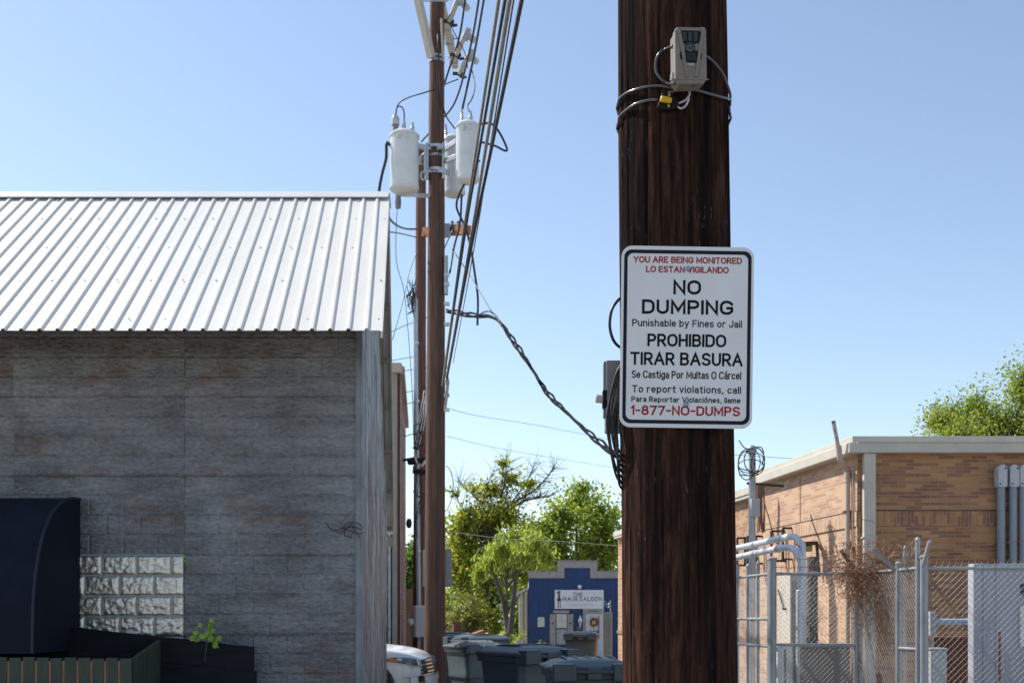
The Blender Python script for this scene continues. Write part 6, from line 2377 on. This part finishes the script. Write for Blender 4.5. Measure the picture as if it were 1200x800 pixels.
def bins():
    def plastic(nm, a, b):
        return M(nm, a, b, rough=.42, scale=2.5, bump=.08, bscale=220, rvar=.1)
    teal = (plastic('dark_teal_plastic', (.028, .042, .048), (.048, .066, .073)), plastic('dark_teal_lid', (.033, .048, .056), (.055, .075, .084)))
    grey = (plastic('sunlit_teal_plastic', (.055, .075, .08), (.082, .104, .11)), plastic('sunlit_teal_lid', (.05, .068, .074), (.078, .098, .104)))  # same teal plastic made paler, sunlight put into the colour
    taupe = (plastic('taupe_plastic', (.095, .075, .062), (.14, .115, .095)), plastic('taupe_lid', (.13, .105, .09), (.18, .15, .13)))
    blue = (plastic('blue_plastic', (.02, .06, .13), (.03, .085, .18)), plastic('pale_blue_lid', (.25, .33, .42), (.33, .41, .5)))
    G = 'wheeled bins along the alley'
    cart('nearest dark teal wheeled bin, partly behind the near pole', teal, (PX(688, 9.8), 9.8, 0), R(184), 1.03, G)
    cart('dark teal wheeled bin in the middle with its long ribbed lid', teal, (PX(616, 12.1), 12.1, 0), R(213), 1.07, G)
    cart('teal grey wheeled bin with a sunlit side, just right of the brown pole', grey, (PX(556, 17.4), 17.4, 0), R(208), 1.0, G)
    cart('teal grey wheeled bin mostly hidden behind the sunlit one', grey, (PX(562, 19.4), 19.4, 0), R(120), 1.06, G)
    cart('teal grey wheeled bin standing behind the brown pole foot, hidden by the others', grey, (PX(531, 22.6), 22.6, 0), R(80), 1.04, G)
    cart('taupe brown wheeled bin in front of the shop door', taupe, (PX(682, 24.5), 24.5, 0), R(172), 1.04, G)
    cart('small blue wheeled bin far off beside the shrubs', blue, (PX(580.5, 62), 62, gz(62)), R(10), 1.05, G)
    # broken furniture boards
    m_bw = M('orange_brown_board', (.22, .085, .035), (.36, .16, .07), rough=.7, scale=4, stretch=(1, 1, 4))
    Y = 34.0
    t = thing('broken_cupboard', 'broken brown cupboard panel standing up behind the bins', 'broken furniture', (PX(535, Y), Y, gz(Y)))
    q = MB()
    q.extr([P(529.5, 760, Y), P(530.5, 731, Y), P(533, 728.5, Y), P(540.5, 728, Y), P(541.5, 734, Y), P(538, 760, Y)], (0, .05, 0))
    q.build('panel', M('red_brown_board', (.14, .05, .025), (.23, .09, .045), rough=.6, scale=3), t)
    q = MB()
    q.extr([P(529, 760, Y), P(530, 731, Y), P(532, 731, Y), P(531.5, 760, Y)], (0, -.3, 0))
    q.build('edge', M('pale_broken_edge', (.5, .4, .3), (.6, .5, .4), rough=.7), t)
    labs = ['flat orange brown board lying low on the rubbish heap', 'long pale edged board leaning across the heap', 'short brown board stuck in the heap']
    for k, (a, b, w) in enumerate((((541, 751), (567, 742), .24), ((553, 753), (570, 742.5), .1), ((539, 760), (547, 743), .2))):
        q = MB()
        q.beam(P(*a, Y + .3 * k + .2), P(*b, Y + .3 * k + .5), .3, w, (0, 0, 1))
        o = q.build('broken_board', m_bw if k != 1 else M('pale_plywood_board', (.42, .26, .15), (.56, .38, .25), rough=.7), None, loc=P(*a, Y))
        tag(o, labs[k], 'board', 'broken boards behind the bins')


bins()


# ------------------------------------------------------------------ white car nosing out behind the tin building
def car():
    m_paint = M('white_car_paint', (.76, .765, .77), (.80, .805, .81), rough=.18, scale=1, spec=.6)
    m_gl = M('dark_car_glass', (.015, .018, .02), (.025, .03, .034), rough=.05, scale=2)
    m_chrome = M('bright_chrome', (.6, .6, .6), (.7, .7, .7), rough=.12, metal=1, scale=4)
    m_blk = M('black_trim', (.014, .014, .015), (.024, .024, .026), rough=.5, scale=5)
    m_lens = M('headlight_lens', (.05, .06, .08), (.22, .26, .32), rough=.06, scale=14, metal=.35)
    m_amb = M('amber_marker', (.75, .12, .01), (.85, .2, .02), rough=.2, scale=10)
    Yc = 19.25
    t = thing('parked_car', 'white suv nosing out behind the tin building beside the brown pole', 'car', (PX(505, 18.5), Yc, 0))
    O = Vector((PX(498, 18.4), Yc, -.04))
    yaw = Matrix.Rotation(R(-4), 3, 'Z')
    # stations: x from nose (0) back, half widths and heights
    st = [  # x, halfwidth, z bottom, z belt(side break), z top, top half width
        (0.02, .62, .36, .62, .70, .55), (-.03, .76, .30, .70, .86, .66), (-.09, .84, .28, .80, .93, .72), (-.20, .91, .27, .86, .985, .78), (-.40, .96, .27, .93, 1.035, .82), (-.70, .985, .28, .99, 1.075, .84), (-1.0, 1.0, .3, 1.02, 1.10, .84), (-1.35, 1.0, .3, 1.05, 1.13, .82),
        (-1.55, 1.0, .3, 1.06, 1.20, .80), (-2.25, 1.0, .3, 1.08, 1.68, .68), (-2.7, 1.0, .3, 1.09, 1.76, .68), (-3.6, 1.0, .3, 1.1, 1.77, .68), (-4.5, .98, .3, 1.1, 1.70, .66), (-4.85, .94, .35, 1.08, 1.25, .74), (-5.0, .88, .4, 1.0, 1.05, .8)]
    body = MB()
    rings = []
    for x, hw, zb, zs, zt, tw in st:
        half = [(hw * .9, zb), (hw * .985, zb + (zs - zb) * .25), (hw, zb + (zs - zb) * .6), (hw * .985, zs - .02), (hw * .95, zs + (zt - zs) * .25), ((hw * .95 + tw) / 2 + .02, zs + (zt - zs) * .68), (tw, zt - .012), (tw * .5, zt + .008)]
        ring = [(x, -y, z) for y, z in half] + [(x, 0, zt + .014)] + [(x, y, z) for y, z in half[::-1]]
        rings.append([O + yaw @ Vector(p) for p in ring])
    n = len(rings[0])
    vs = [p for r_ in rings for p in r_]
    fs = [(i * n + j, i * n + j + 1, (i + 1) * n + j + 1, (i + 1) * n + j) for i in range(len(rings) - 1) for j in range(n - 1)]
    fs += [tuple(range(n)), tuple((len(rings) - 1) * n + j for j in range(n))]
    fs += [(i * n, (i + 1) * n, (i + 1) * n + n - 1, i * n + n - 1) for i in range(len(rings) - 1)]
    body.add(vs, fs)
    b = body.build('body', m_paint, t, smooth='full')
    ss = b.modifiers.new('sub', 'SUBSURF')
    ss.levels = ss.render_levels = 2

    def W(x, y, z):
        return O + yaw @ Vector((x, y, z))
    for sg in (-1, 1):
        # headlight wrapping the corner
        q = MB()
        top = [(-.56, .985, .885), (-.42, .972, .905), (-.24, .945, .905), (-.10, .885, .885), (-.02, .80, .865)]
        bot = [(-.55, .988, .845), (-.40, .985, .825), (-.22, .955, .80), (-.07, .895, .775), (.005, .80, .755)]
        o_ = .012
        vs = [W(x + o_ * .6, sg * (y + o_), z) for x, y, z in top] + [W(x + o_ * .6, sg * (y + o_), z) for x, y, z in bot]
        vs += [W(x - .05, sg * (y - .06), z) for x, y, z in top] + [W(x - .05, sg * (y - .06), z) for x, y, z in bot]
        k = 5
        fs = [(i, i + 1, k + i + 1, k + i) for i in range(4)] + [(i, 2 * k + i, 2 * k + i + 1, i + 1) for i in range(4)] + [(k + i, k + i + 1, 3 * k + i + 1, 3 * k + i) for i in range(4)] + [(0, k, 3 * k, 2 * k), (4, 2 * k + 4, 3 * k + 4, k + 4)]
        q.add(vs, fs)
        h = q.build('headlight', m_lens, t)
        q = MB()
        vs = [W(-.55, sg * 1.006, .880), W(-.44, sg * 1.0, .892), W(-.385, sg * .998, .865), W(-.40, sg * 1.004, .832), W(-.50, sg * 1.008, .846)]
        q.extr(vs, yaw @ Vector((0, -sg * .05, 0)))
        q.build('turn_signal', m_amb, h)
        q = MB()
        q.beam(W(-.38, sg * .99, .875), W(-.3, sg * .978, .872), .02, .03)
        q.beam(W(-.06, sg * .90, .87), W(-.03, sg * .895, .78), .02, .02)
        q.build('reflector', m_chrome, h)
        # wheel arch and wheel
        q = MB()
        q.tube([W(-.88 + .45 * math.cos(a * math.pi / 12), sg * .985, .38 + .45 * math.sin(a * math.pi / 12)) for a in range(13)], .035, 8)
        q.extr([W(-.88 + .43 * math.cos(a * math.pi / 12), sg * 1.004, .38 + .43 * math.sin(a * math.pi / 12)) for a in range(13)], yaw @ Vector((0, -sg * .12, 0)))
        q.build('wheel_arch', m_blk, t)
        for xw in (-.88, -3.8):
            q = MB()
            q.lathe([(.22, -.11), (.35, -.11), (.37, -.08), (.37, .08), (.35, .11), (.22, .11)], W(xw, sg * .96, .37), 28, axis=yaw @ Vector((0, 1, 0)))
            w = q.build('wheel', m_black, t, smooth=True)
            q = MB()
            q.lathe([(.02, -.10), (.215, -.105), (.215, .105), (.02, .10)], W(xw, sg * .96, .37), 20, axis=yaw @ Vector((0, 1, 0)))
            q.build('rim', m_galv, w, smooth=True)
        # side windows
        q = MB()
        vs = [W(-1.95, sg * .90, 1.18), W(-2.35, sg * .765, 1.60), W(-4.3, sg * .76, 1.62), (W(-4.5, sg * .90, 1.18))]
        q.extr(vs, yaw @ Vector((0, sg * .06, 0)))
        q.build('window', m_gl, t)
        q = MB()
        q.obox(W(-2.0, sg * 1.1, 1.17), yaw @ Vector((.05, 0, 0)), yaw @ Vector((0, .1, 0)), (0, 0, .08))
        q.build('mirror', m_paint, t, bevel=.03)
    q = MB()
    q.extr([W(-1.62, -.70, 1.25), W(-2.2, -.62, 1.66), W(-2.2, .62, 1.66), W(-1.62, .70, 1.25)], yaw @ Vector((.07, 0, .07)))
    q.build('windscreen', m_gl, t)
    # grille: dark mesh with bright bars
    q = MB()
    pts = [(-.72, .0), (-.5, .045), (0, .07), (.5, .045), (.72, .0)]
    for i in range(4):
        (ya, xa), (yb, xb) = pts[i], pts[i + 1]
        q.add([W(xa + .0, ya, .62), W(xb, yb, .62), W(xb - .05, yb, .86), W(xa - .05, ya, .86), W(xa - .1, ya, .62), W(xb - .1, yb, .62), W(xb - .15, yb, .86), W(xa - .15, ya, .86)],
              [(0, 1, 2, 3), (3, 2, 6, 7), (0, 4, 5, 1), (4, 7, 6, 5)])
    g = q.build('grille', m_blk, t)
    q = MB()
    for z in (.66, .72, .78, .84):
        for i in range(4):
            (ya, xa), (yb, xb) = pts[i], pts[i + 1]
            dx = -.05 * (z - .62) / .24 + .012
            q.beam(W(xa + dx, ya, z), W(xb + dx, yb, z), .02, .018)
    q.build('bar', m_chrome, g)
    q = MB()
    bp = [(-.96, -.16), (-.86, .0), (-.6, .075), (0, .12), (.6, .075), (.86, .0), (.96, -.16)]
    for z0, z1 in ((.40, .585),):
        vs = [W(x, y, z0) for y, x in bp] + [W(x + .01, y, z1) for y, x in bp] + [W(x - .12, y, z0) for y, x in bp] + [W(x - .12, y, z1) for y, x in bp]
        k = len(bp)
        fs = []
        for i in range(k - 1):
            fs += [(i, i + 1, k + i + 1, k + i), (k + i, k + i + 1, 3 * k + i + 1, 3 * k + i), (i, 2 * k + i, 2 * k + i + 1, i + 1), (2 * k + i, 3 * k + i, 3 * k + i + 1, 2 * k + i + 1)]
        q.add(vs, fs)
    bu = q.build('bumper', m_paint, t, smooth=True)
    for sg in (-1, 1):
        q = MB()
        q.obox(W(.0, sg * .80, .555), yaw @ Vector((.045, 0, 0)), yaw @ Vector((0, .10, 0)), (0, 0, .05))
        fl = q.build('fog_lamp', m_blk, bu, bevel=.015)
        q = MB()
        q.obox(W(.03, sg * .82, .50), yaw @ Vector((.03, 0, 0)), yaw @ Vector((0, .10, 0)), (0, 0, .016))
        q.build('trim', m_chrome, fl)


car()


# ------------------------------------------------------------------ foreground pole, sign, camera
FP_Y = 4.1


def fp(z):
    x = .6215 - (z) * .0118
    r = .2132 - .0057 * z
    return x, r


def wood_front():
    m = bpy.data.materials.new('creosoted_pole_wood')
    m.use_nodes = True
    N, L = m.node_tree.nodes, m.node_tree.links
    b = N['Principled BSDF']
    b.inputs['Roughness'].default_value = .95
    b.inputs['Specular IOR Level'].default_value = .02
    tc = N.new('ShaderNodeTexCoord')

    def nz(scale, st, det=8, rg=.65):
        mp = N.new('ShaderNodeMapping')
        mp.inputs['Scale'].default_value = st
        L.new(tc.outputs['Object'], mp.inputs[0])
        n = N.new('ShaderNodeTexNoise')
        n.inputs['Scale'].default_value = scale
        n.inputs['Detail'].default_value = det
        n.inputs['Roughness'].default_value = rg
        L.new(mp.outputs[0], n.inputs['Vector'])
        return n.outputs[0]

    def ramp(src, stops):
        cr = N.new('ShaderNodeValToRGB')
        e = cr.color_ramp.elements
        e[0].position, e[0].color = stops[0][0], (*stops[0][1], 1)
        e[1].position, e[1].color = stops[-1][0], (*stops[-1][1], 1)
        for p, c in stops[1:-1]:
            k = e.new(p)
            k.color = (*c, 1)
        L.new(src, cr.inputs[0])
        return cr.outputs[0]

    def mix(f, a, c, mode='MIX'):
        mx = N.new('ShaderNodeMixRGB')
        mx.blend_type = mode
        L.new(f, mx.inputs[0])
        L.new(a, mx.inputs[1])
        if isinstance(c, tuple):
            mx.inputs[2].default_value = (*c, 1)
        else:
            L.new(c, mx.inputs[2])
        return mx.outputs[0]

    def rng_(src, a, b_):
        mr = N.new('ShaderNodeMapRange')
        mr.inputs[1].default_value, mr.inputs[2].default_value = a, b_
        L.new(src, mr.inputs[0])
        return mr.outputs[0]
    grain = nz(17, (3.4, 3.4, .30), 12, .72)
    col = ramp(grain, [(.30, (.012, .008, .007)), (.46, (.034, .018, .0135)), (.60, (.076, .037, .026)), (.76, (.125, .064, .044))])
    # creosote runs
    big = nz(2.4, (2.6, 2.6, .22), 5)
    col = mix(rng_(big, .44, .62), col, (.010, .007, .007))
    # reddish patches
    red = nz(5, (2, 2, .22), 5)
    col = mix(rng_(red, .60, .78), col, (.10, .042, .027))
    # pale grey weathered flecks
    fl = nz(34, (2.2, 2.2, .42), 8, .75)
    fl2 = nz(3.2, (1, 1, .5), 3)
    mm = N.new('ShaderNodeMath')
    mm.operation = 'MULTIPLY'
    L.new(rng_(fl, .60, .70), mm.inputs[0])
    L.new(rng_(fl2, .46, .72), mm.inputs[1])
    col = mix(mm.outputs[0], col, (.20, .19, .20))
    L.new(col, b.inputs['Base Color'])
    bp = N.new('ShaderNodeBump')
    bp.inputs['Strength'].default_value = .7
    bp.inputs['Distance'].default_value = .010
    L.new(nz(22, (3.4, 3.4, .24), 10, .75), bp.inputs['Height'])
    L.new(bp.outputs[0], b.inputs['Normal'])
    return m


def foreground_pole():
    x0, r0 = fp(-.3)
    x1, r1 = fp(9.5)
    o = pole_mesh('utility_pole', wood_front(), None, [(x0, FP_Y, -.3, r0), (x1, FP_Y, 9.5, r1)], n=260, step=.08, rough=.0055, seed=4, detail_z=(1.1, 4.0), cf=17, ct=.30, cd=1.5)
    tag(o, 'thick dark brown creosoted utility pole with the no dumping sign, closest of all poles', 'utility pole', 'utility poles in the alley')


foreground_pole()


def on_pole(px, py, off=.008):
    """a point on the front surface of the near pole under a given line of sight"""
    Y = 3.9
    for _ in range(6):
        z = PZ(py, Y)
        cx, r = fp(z)
        s = (PX(px, Y) - cx) / (r + off)
        s = max(-1, min(1, s))
        Y = FP_Y - (r + off) * math.sqrt(max(0, 1 - s * s))
    return Vector((cx + s * (r + off), Y, PZ(py, Y)))


def dumping_sign():
    Y = 3.875
    c = P(805, 395, Y)
    W_, H_ = .4520, .6170
    rot = Matrix.Rotation(R(.75), 3, 'Y') @ Matrix.Rotation(R(.6), 3, 'Z')
    to3 = lambda dy: (lambda x, z: c + rot @ Vector((x, dy, z)))
    t = thing('warning_sign', 'white NO DUMPING sign in English and Spanish bolted to the near pole', 'sign', c + Vector((0, 0, -H_ / 2)))

    def rrect(w, h, r, n=8):
        pts = []
        for cx, cz, s in ((w / 2 - r, h / 2 - r, 0), (-w / 2 + r, h / 2 - r, 1), (-w / 2 + r, -h / 2 + r, 2), (w / 2 - r, -h / 2 + r, 3)):
            for k in range(n + 1):
                a = math.pi / 2 * (s + k / n)
                pts.append((cx + r * math.cos(a), cz + r * math.sin(a)))
        return pts
    q = MB()
    q.extr([to3(0)(a, b) for a, b in rrect(W_, H_, .036)], rot @ Vector((0, .003, 0)))
    q.build('panel', M('white_sign_sheeting', (.72, .705, .69), (.78, .765, .75), rough=.5, scale=5, spots=(.66, .64, .63), spot_scale=9, spot_t=(.62, .8), spec=.5), t)
    s = 155.0 / 515.0 / F * Y           # metres per crop pixel of the close-up (515 px wide)
    S = .4520 / 513.0
    SZ = .6170 / 686.0
    q = MB()
    o1, o2 = rrect(W_ - 20 * S, H_ - 30 * S, .026), rrect(W_ - 46 * S, H_ - 58 * S, .020)
    n = len(o1)
    f3 = to3(-.0009)
    q.add([f3(a, b) for a, b in o1] + [f3(a, b) for a, b in o2], [(i, (i + 1) % n, n + (i + 1) % n, n + i) for i in range(n)])
    q.build('border', M('navy_black_ink', (.010, .012, .020), (.016, .018, .028), rough=.7, scale=6, spec=.2), t, fixn=False)
    m_ink = M('black_ink', (.006, .006, .008), (.010, .010, .013), rough=.7, scale=6, spec=.15)
    m_red = M('red_ink', (.34, .008, .014), (.42, .014, .02), rough=.7, scale=6, spec=.15)
    X = lambda u, v: (u - (337.5 + (v - 400) * .018)) * S
    Z = lambda v: (401.5 - v) * SZ
    rows = [('YOU ARE BEING MONITORED', 121, 541, 98, 122, m_red, .17), ('LO ESTAN VIGILANDO', 171, 491, 134, 158, m_red, .17),
            ('NO', 279, 386, 186, 240, m_ink, .165), ('DUMPING', 160, 513, 261, 315, m_ink, .165), ('Punishable by Fines or Jail', 124, 549, 336, 363, m_ink, .135),
            ('PROHIBIDO', 185, 490, 390, 438, m_ink, .16), ('TIRAR BASURA', 121, 556, 460, 509, m_ink, .155), ('Se Castiga Por Multas O Cárcel', 128, 552, 530, 559, m_ink, .13),
            ('To report violations, call', 131, 553, 586, 613, m_ink, .14), ('Para Reportar Violaciónes, llame', 130, 552, 628, 649, m_ink, .15), ('1-877-NO-DUMPS', 129, 552, 662, 698, m_red, .16)]
    for body, u0, u1, v0, v1, mm, bold in rows:
        q = MB()
        vm = (v0 + v1) / 2
        add_text(q, body, X(u0, vm), X(u1, vm), Z(v1), (v1 - v0) * SZ, to3(-.0009), bold * 1.1 * (v1 - v0) * SZ)
        q.build('lettering', mm, t, fixn=False)
    for u, v in ((333, 143), (342, 656)):
        q = MB()
        p = to3(-.001)(X(u, v), Z(v))
        q.lathe([(.0085, 0), (.0085, .004), (.006, .0075), (.001, .009)], p, 12, axis=rot @ Vector((0, -1, 0)))
        q.build('bolt', m_bolt, t, smooth=True)


dumping_sign()


def trail_camera():
    m_case = M('taupe_camera_case', (.19, .16, .135), (.235, .20, .17), rough=.55, scale=18, bump=.1, bscale=300)
    m_dk = M('camera_black', (.006, .006, .007), (.011, .011, .012), rough=.6, scale=8, spec=.2)
    Y = 3.80
    c = P(807.5, 69, Y)
    yaw = Matrix.Rotation(R(3.5), 3, 'Z') @ Matrix.Rotation(R(6.5), 3, 'X') @ Matrix.Rotation(R(-2.2), 3, 'Y')
    t = thing('trail_camera', 'small taupe box camera with dark lens strapped high on the near pole', 'camera', c + Vector((0, 0, -.1)))
    w, h, d = .053, .089, .056

    def W(x, y, z):
        return c + yaw @ Vector((x, y, z))
    ol = [(-w, -h + .018), (-w + .014, -h), (w - .012, -h), (w, -h + .014), (w, h - .006), (w - .006, h), (-w + .008, h + .002), (-w, h - .008)]
    q = MB()
    q.extr([W(x, -d * .5, z) for x, z in ol], yaw @ Vector((0, d * .62, 0)))
    q.build('front_case', m_case, t, bevel=.004)
    q = MB()
    q.extr([W(x * .97, d * .14, z * .97) for x, z in ol], yaw @ Vector((0, d * .9, 0)))
    q.build('rear_case', m_case, t, bevel=.004)
    f = -d * .5
    k = .109 / 205.0 * 1.0

    def uv(u, v):
        return ((u - 477.5) * k * 1.1, (363 - v) * k * 1.08)
    # raised V rails
    q = MB()
    for a, b in (((408, 212), (455, 480)), ((550, 212), (505, 480))):
        (xa, za), (xb, zb) = uv(*a), uv(*b)
        q.beam(W(xa, f - .002, za), W(xb, f - .002, zb), .010, .006, yaw @ Vector((0, 1, 0)))
    (xa, za), (xb, zb) = uv(380, 492), uv(578, 497)
    q.beam(W(xa, f - .001, za), W(xb, f - .001, zb), .003, .003, yaw @ Vector((0, 1, 0)))
    q.build('rail', m_case, t)

    def plate(pts, dy, th, nm, mm, bev=.0):
        q = MB()
        q.extr([W(uv(*p)[0], f - dy, uv(*p)[1]) for p in pts], yaw @ Vector((0, -th, 0)))
        return q.build(nm, mm, t, bevel=bev)
    pl = plate([(415, 238), (428, 226), (526, 230), (537, 242), (536, 292), (500, 297), (500, 338), (530, 340), (541, 356), (538, 380), (520, 392), (513, 404), (440, 402), (436, 388), (418, 382), (414, 360), (418, 340), (446, 337), (446, 297), (418, 288)], 0.0005, .003, 'lens_panel', m_dk, .0008)
    q = MB()
    (xa, za) = uv(471, 320)
    q.lathe([(.0145, 0), (.0145, .004), (.010, .0045), (.009, .002), (.001, .0015)], W(xa, f - .0036, za), 20, axis=yaw @ Vector((0, -1, 0)))
    q.build('lens', M('lens_glass', (.03, .03, .035), (.05, .05, .055), rough=.1), pl, smooth=True)
    q = MB()
    for k2 in range(3):
        u0 = 430 + k2 * 32
        q.add([W(uv(u0, 235)[0], f - .0041, uv(u0, 235)[1]), W(uv(u0 + 22, 236)[0], f - .0041, uv(u0 + 22, 236)[1]), W(uv(u0 + 22, 286)[0], f - .0041, uv(u0 + 22, 286)[1]), W(uv(u0, 285)[0], f - .0041, uv(u0, 285)[1])], [(0, 1, 2, 3)])
    q.build('led_window', M('smoked_window', (.022, .021, .022), (.05, .048, .05), rough=.4, scale=30, spec=.3), pl)
    plate([(445, 348), (503, 350), (510, 396), (444, 394)], .0042, .002, 'sensor', M('sensor_dome', (.016, .016, .018), (.03, .03, .032), rough=.5, spec=.2), .0006)
    plate([(440, 403), (498, 406), (498, 420), (442, 417)], .0005, .0015, 'label_strip', M('pale_green_strip', (.30, .32, .25), (.36, .38, .30), rough=.5))
    q = MB()
    q.obox(W(-w - .003, .006, -h * .62), yaw @ Vector((.006, 0, 0)), yaw @ Vector((0, .012, 0)), (0, 0, .012))
    q.build('latch', M('bright_latch', (.5, .47, .42), (.6, .57, .5), rough=.3, metal=.6), t, bevel=.003)
    # security cable
    m_cab = M('vinyl_covered_cable', (.055, .055, .06), (.095, .095, .105), rough=.22, scale=15, spec=.7)
    t2 = thing('security_cable', 'grey vinyl security cable looped twice around the near pole under the camera', 'cable', on_pole(790, 115))

    def ap(pts, off=.009):
        return [on_pole(a, b, off) for a, b in pts]

    def backloop(p, q_, n=10):
        """carry a loop round the back of the pole between two side points"""
        zc0, zc1 = p.z, q_.z
        out = []
        a0 = math.atan2(p.y - FP_Y, p.x - fp(p.z)[0])
        a1 = math.atan2(q_.y - FP_Y, q_.x - fp(q_.z)[0])
        while a1 < a0:
            a1 += 2 * math.pi
        for i in range(1, n):
            f_ = i / n
            z = zc0 + (zc1 - zc0) * f_
            cx, r = fp(z)
            a = a0 + (a1 - a0) * f_
            out.append(Vector((cx + (r + .009) * math.cos(a), FP_Y + (r + .009) * math.sin(a), z)))
        return out
    r_ = .0048
    L1 = ap([(724, 119), (726, 116), (733, 110), (745, 105), (760, 101.5), (775, 101), (789, 104)])
    L2 = ap([(724, 143), (726, 137), (734, 129), (745, 122), (758, 118), (771, 117)])
    Rt1 = ap([(805, 103), (820, 107), (838, 112), (850, 115), (856, 116)])
    cp = [W(w, .01, .012)] + ap([(829, 67), (838, 75), (847, 87), (852, 99), (856, 112)], .014) + ap([(857, 122), (855, 131)], .008)
    for i, pts in enumerate((L1, L2, Rt1)):
        q = MB()
        q.tube(spline(pts, 6), r_, 8)
        q.build('strand', m_cab, t2, smooth='full', fixn=False)
    q = MB()
    bl = backloop(Rt1[-1], L1[0], 14)
    q.tube([Rt1[-1]] + bl + [L1[0]], r_, 8)
    bl2 = backloop(cp[-1], L2[0], 14)
    q.tube([cp[-1]] + bl2 + [L2[0]], r_, 8)
    q.build('back_strand', m_cab, t2, smooth='full', fixn=False)
    q = MB()
    q.tube(spline(cp, 6), r_, 8)
    q.build('strand', m_cab, t2, smooth='full', fixn=False)
    q = MB()
    q.tube(spline([W(-w, .01, .045)] + [p for p in ap([(781, 57), (773, 62), (768.5, 72), (769, 84), (775, 93), (783, 98)], .018)] + [W(-w + .004, .0, -h + .01)], 6), r_, 8)
    q.build('strand', m_cab, t2, smooth='full', fixn=False)
    q = MB()
    q.tube(spline([W(.012, -.02, -h - .001)] + ap([(800, 102), (792, 106), (783, 110)], .02), 5), .0052, 8)
    q.build('strand', m_cab, t2, smooth='full', fixn=False)
    # padlock
    pc = on_pole(783.5, 117.5, .024)
    t3 = thing('cable_lock', 'black padlock with a yellow core hanging below the trail camera', 'padlock', pc)
    lk = Matrix.Rotation(R(8), 3, 'Y')
    s = 3.87 / F
    sh = [(-12, 9), (-9, -8), (-2, -10.5), (4, -8), (11, -3), (13, 2), (9, 9), (0, 11), (-8, 11)]
    q = MB()
    q.extr([pc + lk @ Vector((a * s, 0, -b * s)) for a, b in sh], (0, .024, 0))
    q.build('body', m_dk, t3, bevel=.004)
    q = MB()
    a, b = pc + lk @ Vector((-10 * s, -.008, -1 * s)), pc + lk @ Vector((3.5 * s, -.008, -1.5 * s))
    q.lathe([(.0065, 0), (.0105, .003), (.0105, (b - a).length * .85), (.007, (b - a).length)], a, 12, axis=b - a)
    q.build('core', M('yellow_plastic', (.60, .36, .01), (.72, .46, .02), rough=.4, scale=9), t3, smooth=True)
    q = MB()
    for u, v in ((0, -5.5), (1, 7)):
        q.lathe([(.004, 0), (.004, .003), (.001, .004)], pc + lk @ Vector((u * s, -.001, -v * s)), 10, axis=(0, -1, 0))
    q.build('rivet', MATS['yellow_plastic'], t3)
    q = MB()
    q.tube(spline([pc + lk @ Vector((10 * s, .008, -2 * s)), pc + lk @ Vector((19 * s, .0, 2 * s)), pc + lk @ Vector((23 * s, .0, 9 * s)), pc + lk @ Vector((23 * s, .0, 15 * s))][::-1], 5), .004, 8)
    q.tube(spline([pc + lk @ Vector((11 * s, .01, -4 * s)), pc + lk @ Vector((16 * s, .004, -7 * s)), pc + lk @ Vector((21 * s, .002, -3 * s)), pc + lk @ Vector((23.5 * s, .0, 6 * s))], 5), .004, 8)
    q.build('shackle', m_galv, t3, smooth='full')
    # terminal box and hanging coil on the pole's far left side
    Yj = 4.16
    t4 = thing('terminal_box', 'grey plastic terminal box half hidden behind the sign on the near pole', 'junction box', P(718, 500, Yj))
    q = MB()
    q.box(P(709.5, 506, Yj) + Vector((0, -.02, 0)), P(733, 423, Yj) + Vector((0, .05, 0)))
    q.build('body', M('grey_terminal_plastic', (.17, .175, .18), (.23, .235, .24), rough=.5, scale=8), t4, bevel=.006)
    q = MB()
    q.box(P(709, 488, Yj) + Vector((-.004, -.012, 0)), P(711, 424, Yj) + Vector((.003, .04, 0)))
    q.build('flap', M('dark_grey_plastic', (.07, .07, .075), (.11, .11, .115), rough=.5), t4)
    q = MB()
    q.lathe([(.008, -.02), (.016, -.016), (.016, .012), (.020, .014), (.020, .03)], P(703.5, 467, Yj), 14, axis=(1, 0, -.05))
    q.build('connector', M('pale_connector', (.45, .44, .42), (.55, .54, .51), rough=.5), t4, smooth=True)
    q = MB()
    q.box(P(706.5, 477, Yj - .02), P(711, 459, Yj + .02))
    q.build('socket', m_dk, t4, bevel=.003)
    rng = random.Random(17)
    t5 = thing('cable_coil', 'black cable coil hanging down the left side of the near pole', 'cable coil', P(722, 500, 4.12))
    for k in range(8):
        xl = 711 + k * 2.1 + rng.uniform(-1, 1)
        bt = 530 + rng.uniform(-12, 36)
        q = MB()
        q.tube(spline([P(731, 424 + k * 3, 4.06), P(723 + k * .4, 436 + k * 3, 4.05), P(xl + 3 + rng.uniform(-1.5, 2), 462 + k, 4.05), P(xl, 495 + rng.uniform(-6, 6), 4.04 + k * .006), P(xl + 2 + rng.uniform(-1.5, 2), 520, 4.05), P(722 + k * .5, bt, 4.07), P(731, bt + 12, 4.12)], 6), .0042, 7)
        q.build('strand', m_black, t5, smooth='full', fixn=False)
    q = MB()
    q.tube(spline([P(730, 348, 4.1), P(724, 352, 4.08), P(717, 363, 4.06), P(714.5, 380, 4.06), P(717, 394, 4.06), P(722, 403, 4.08), P(730, 409, 4.1)], 6), .0055, 8)
    o = q.build('cable_loop', m_black, None, smooth='full', fixn=False, loc=P(716, 380, 4.08))
    tag(o, 'single black cable loop bulging out left of the no dumping sign', 'cable')


trail_camera()
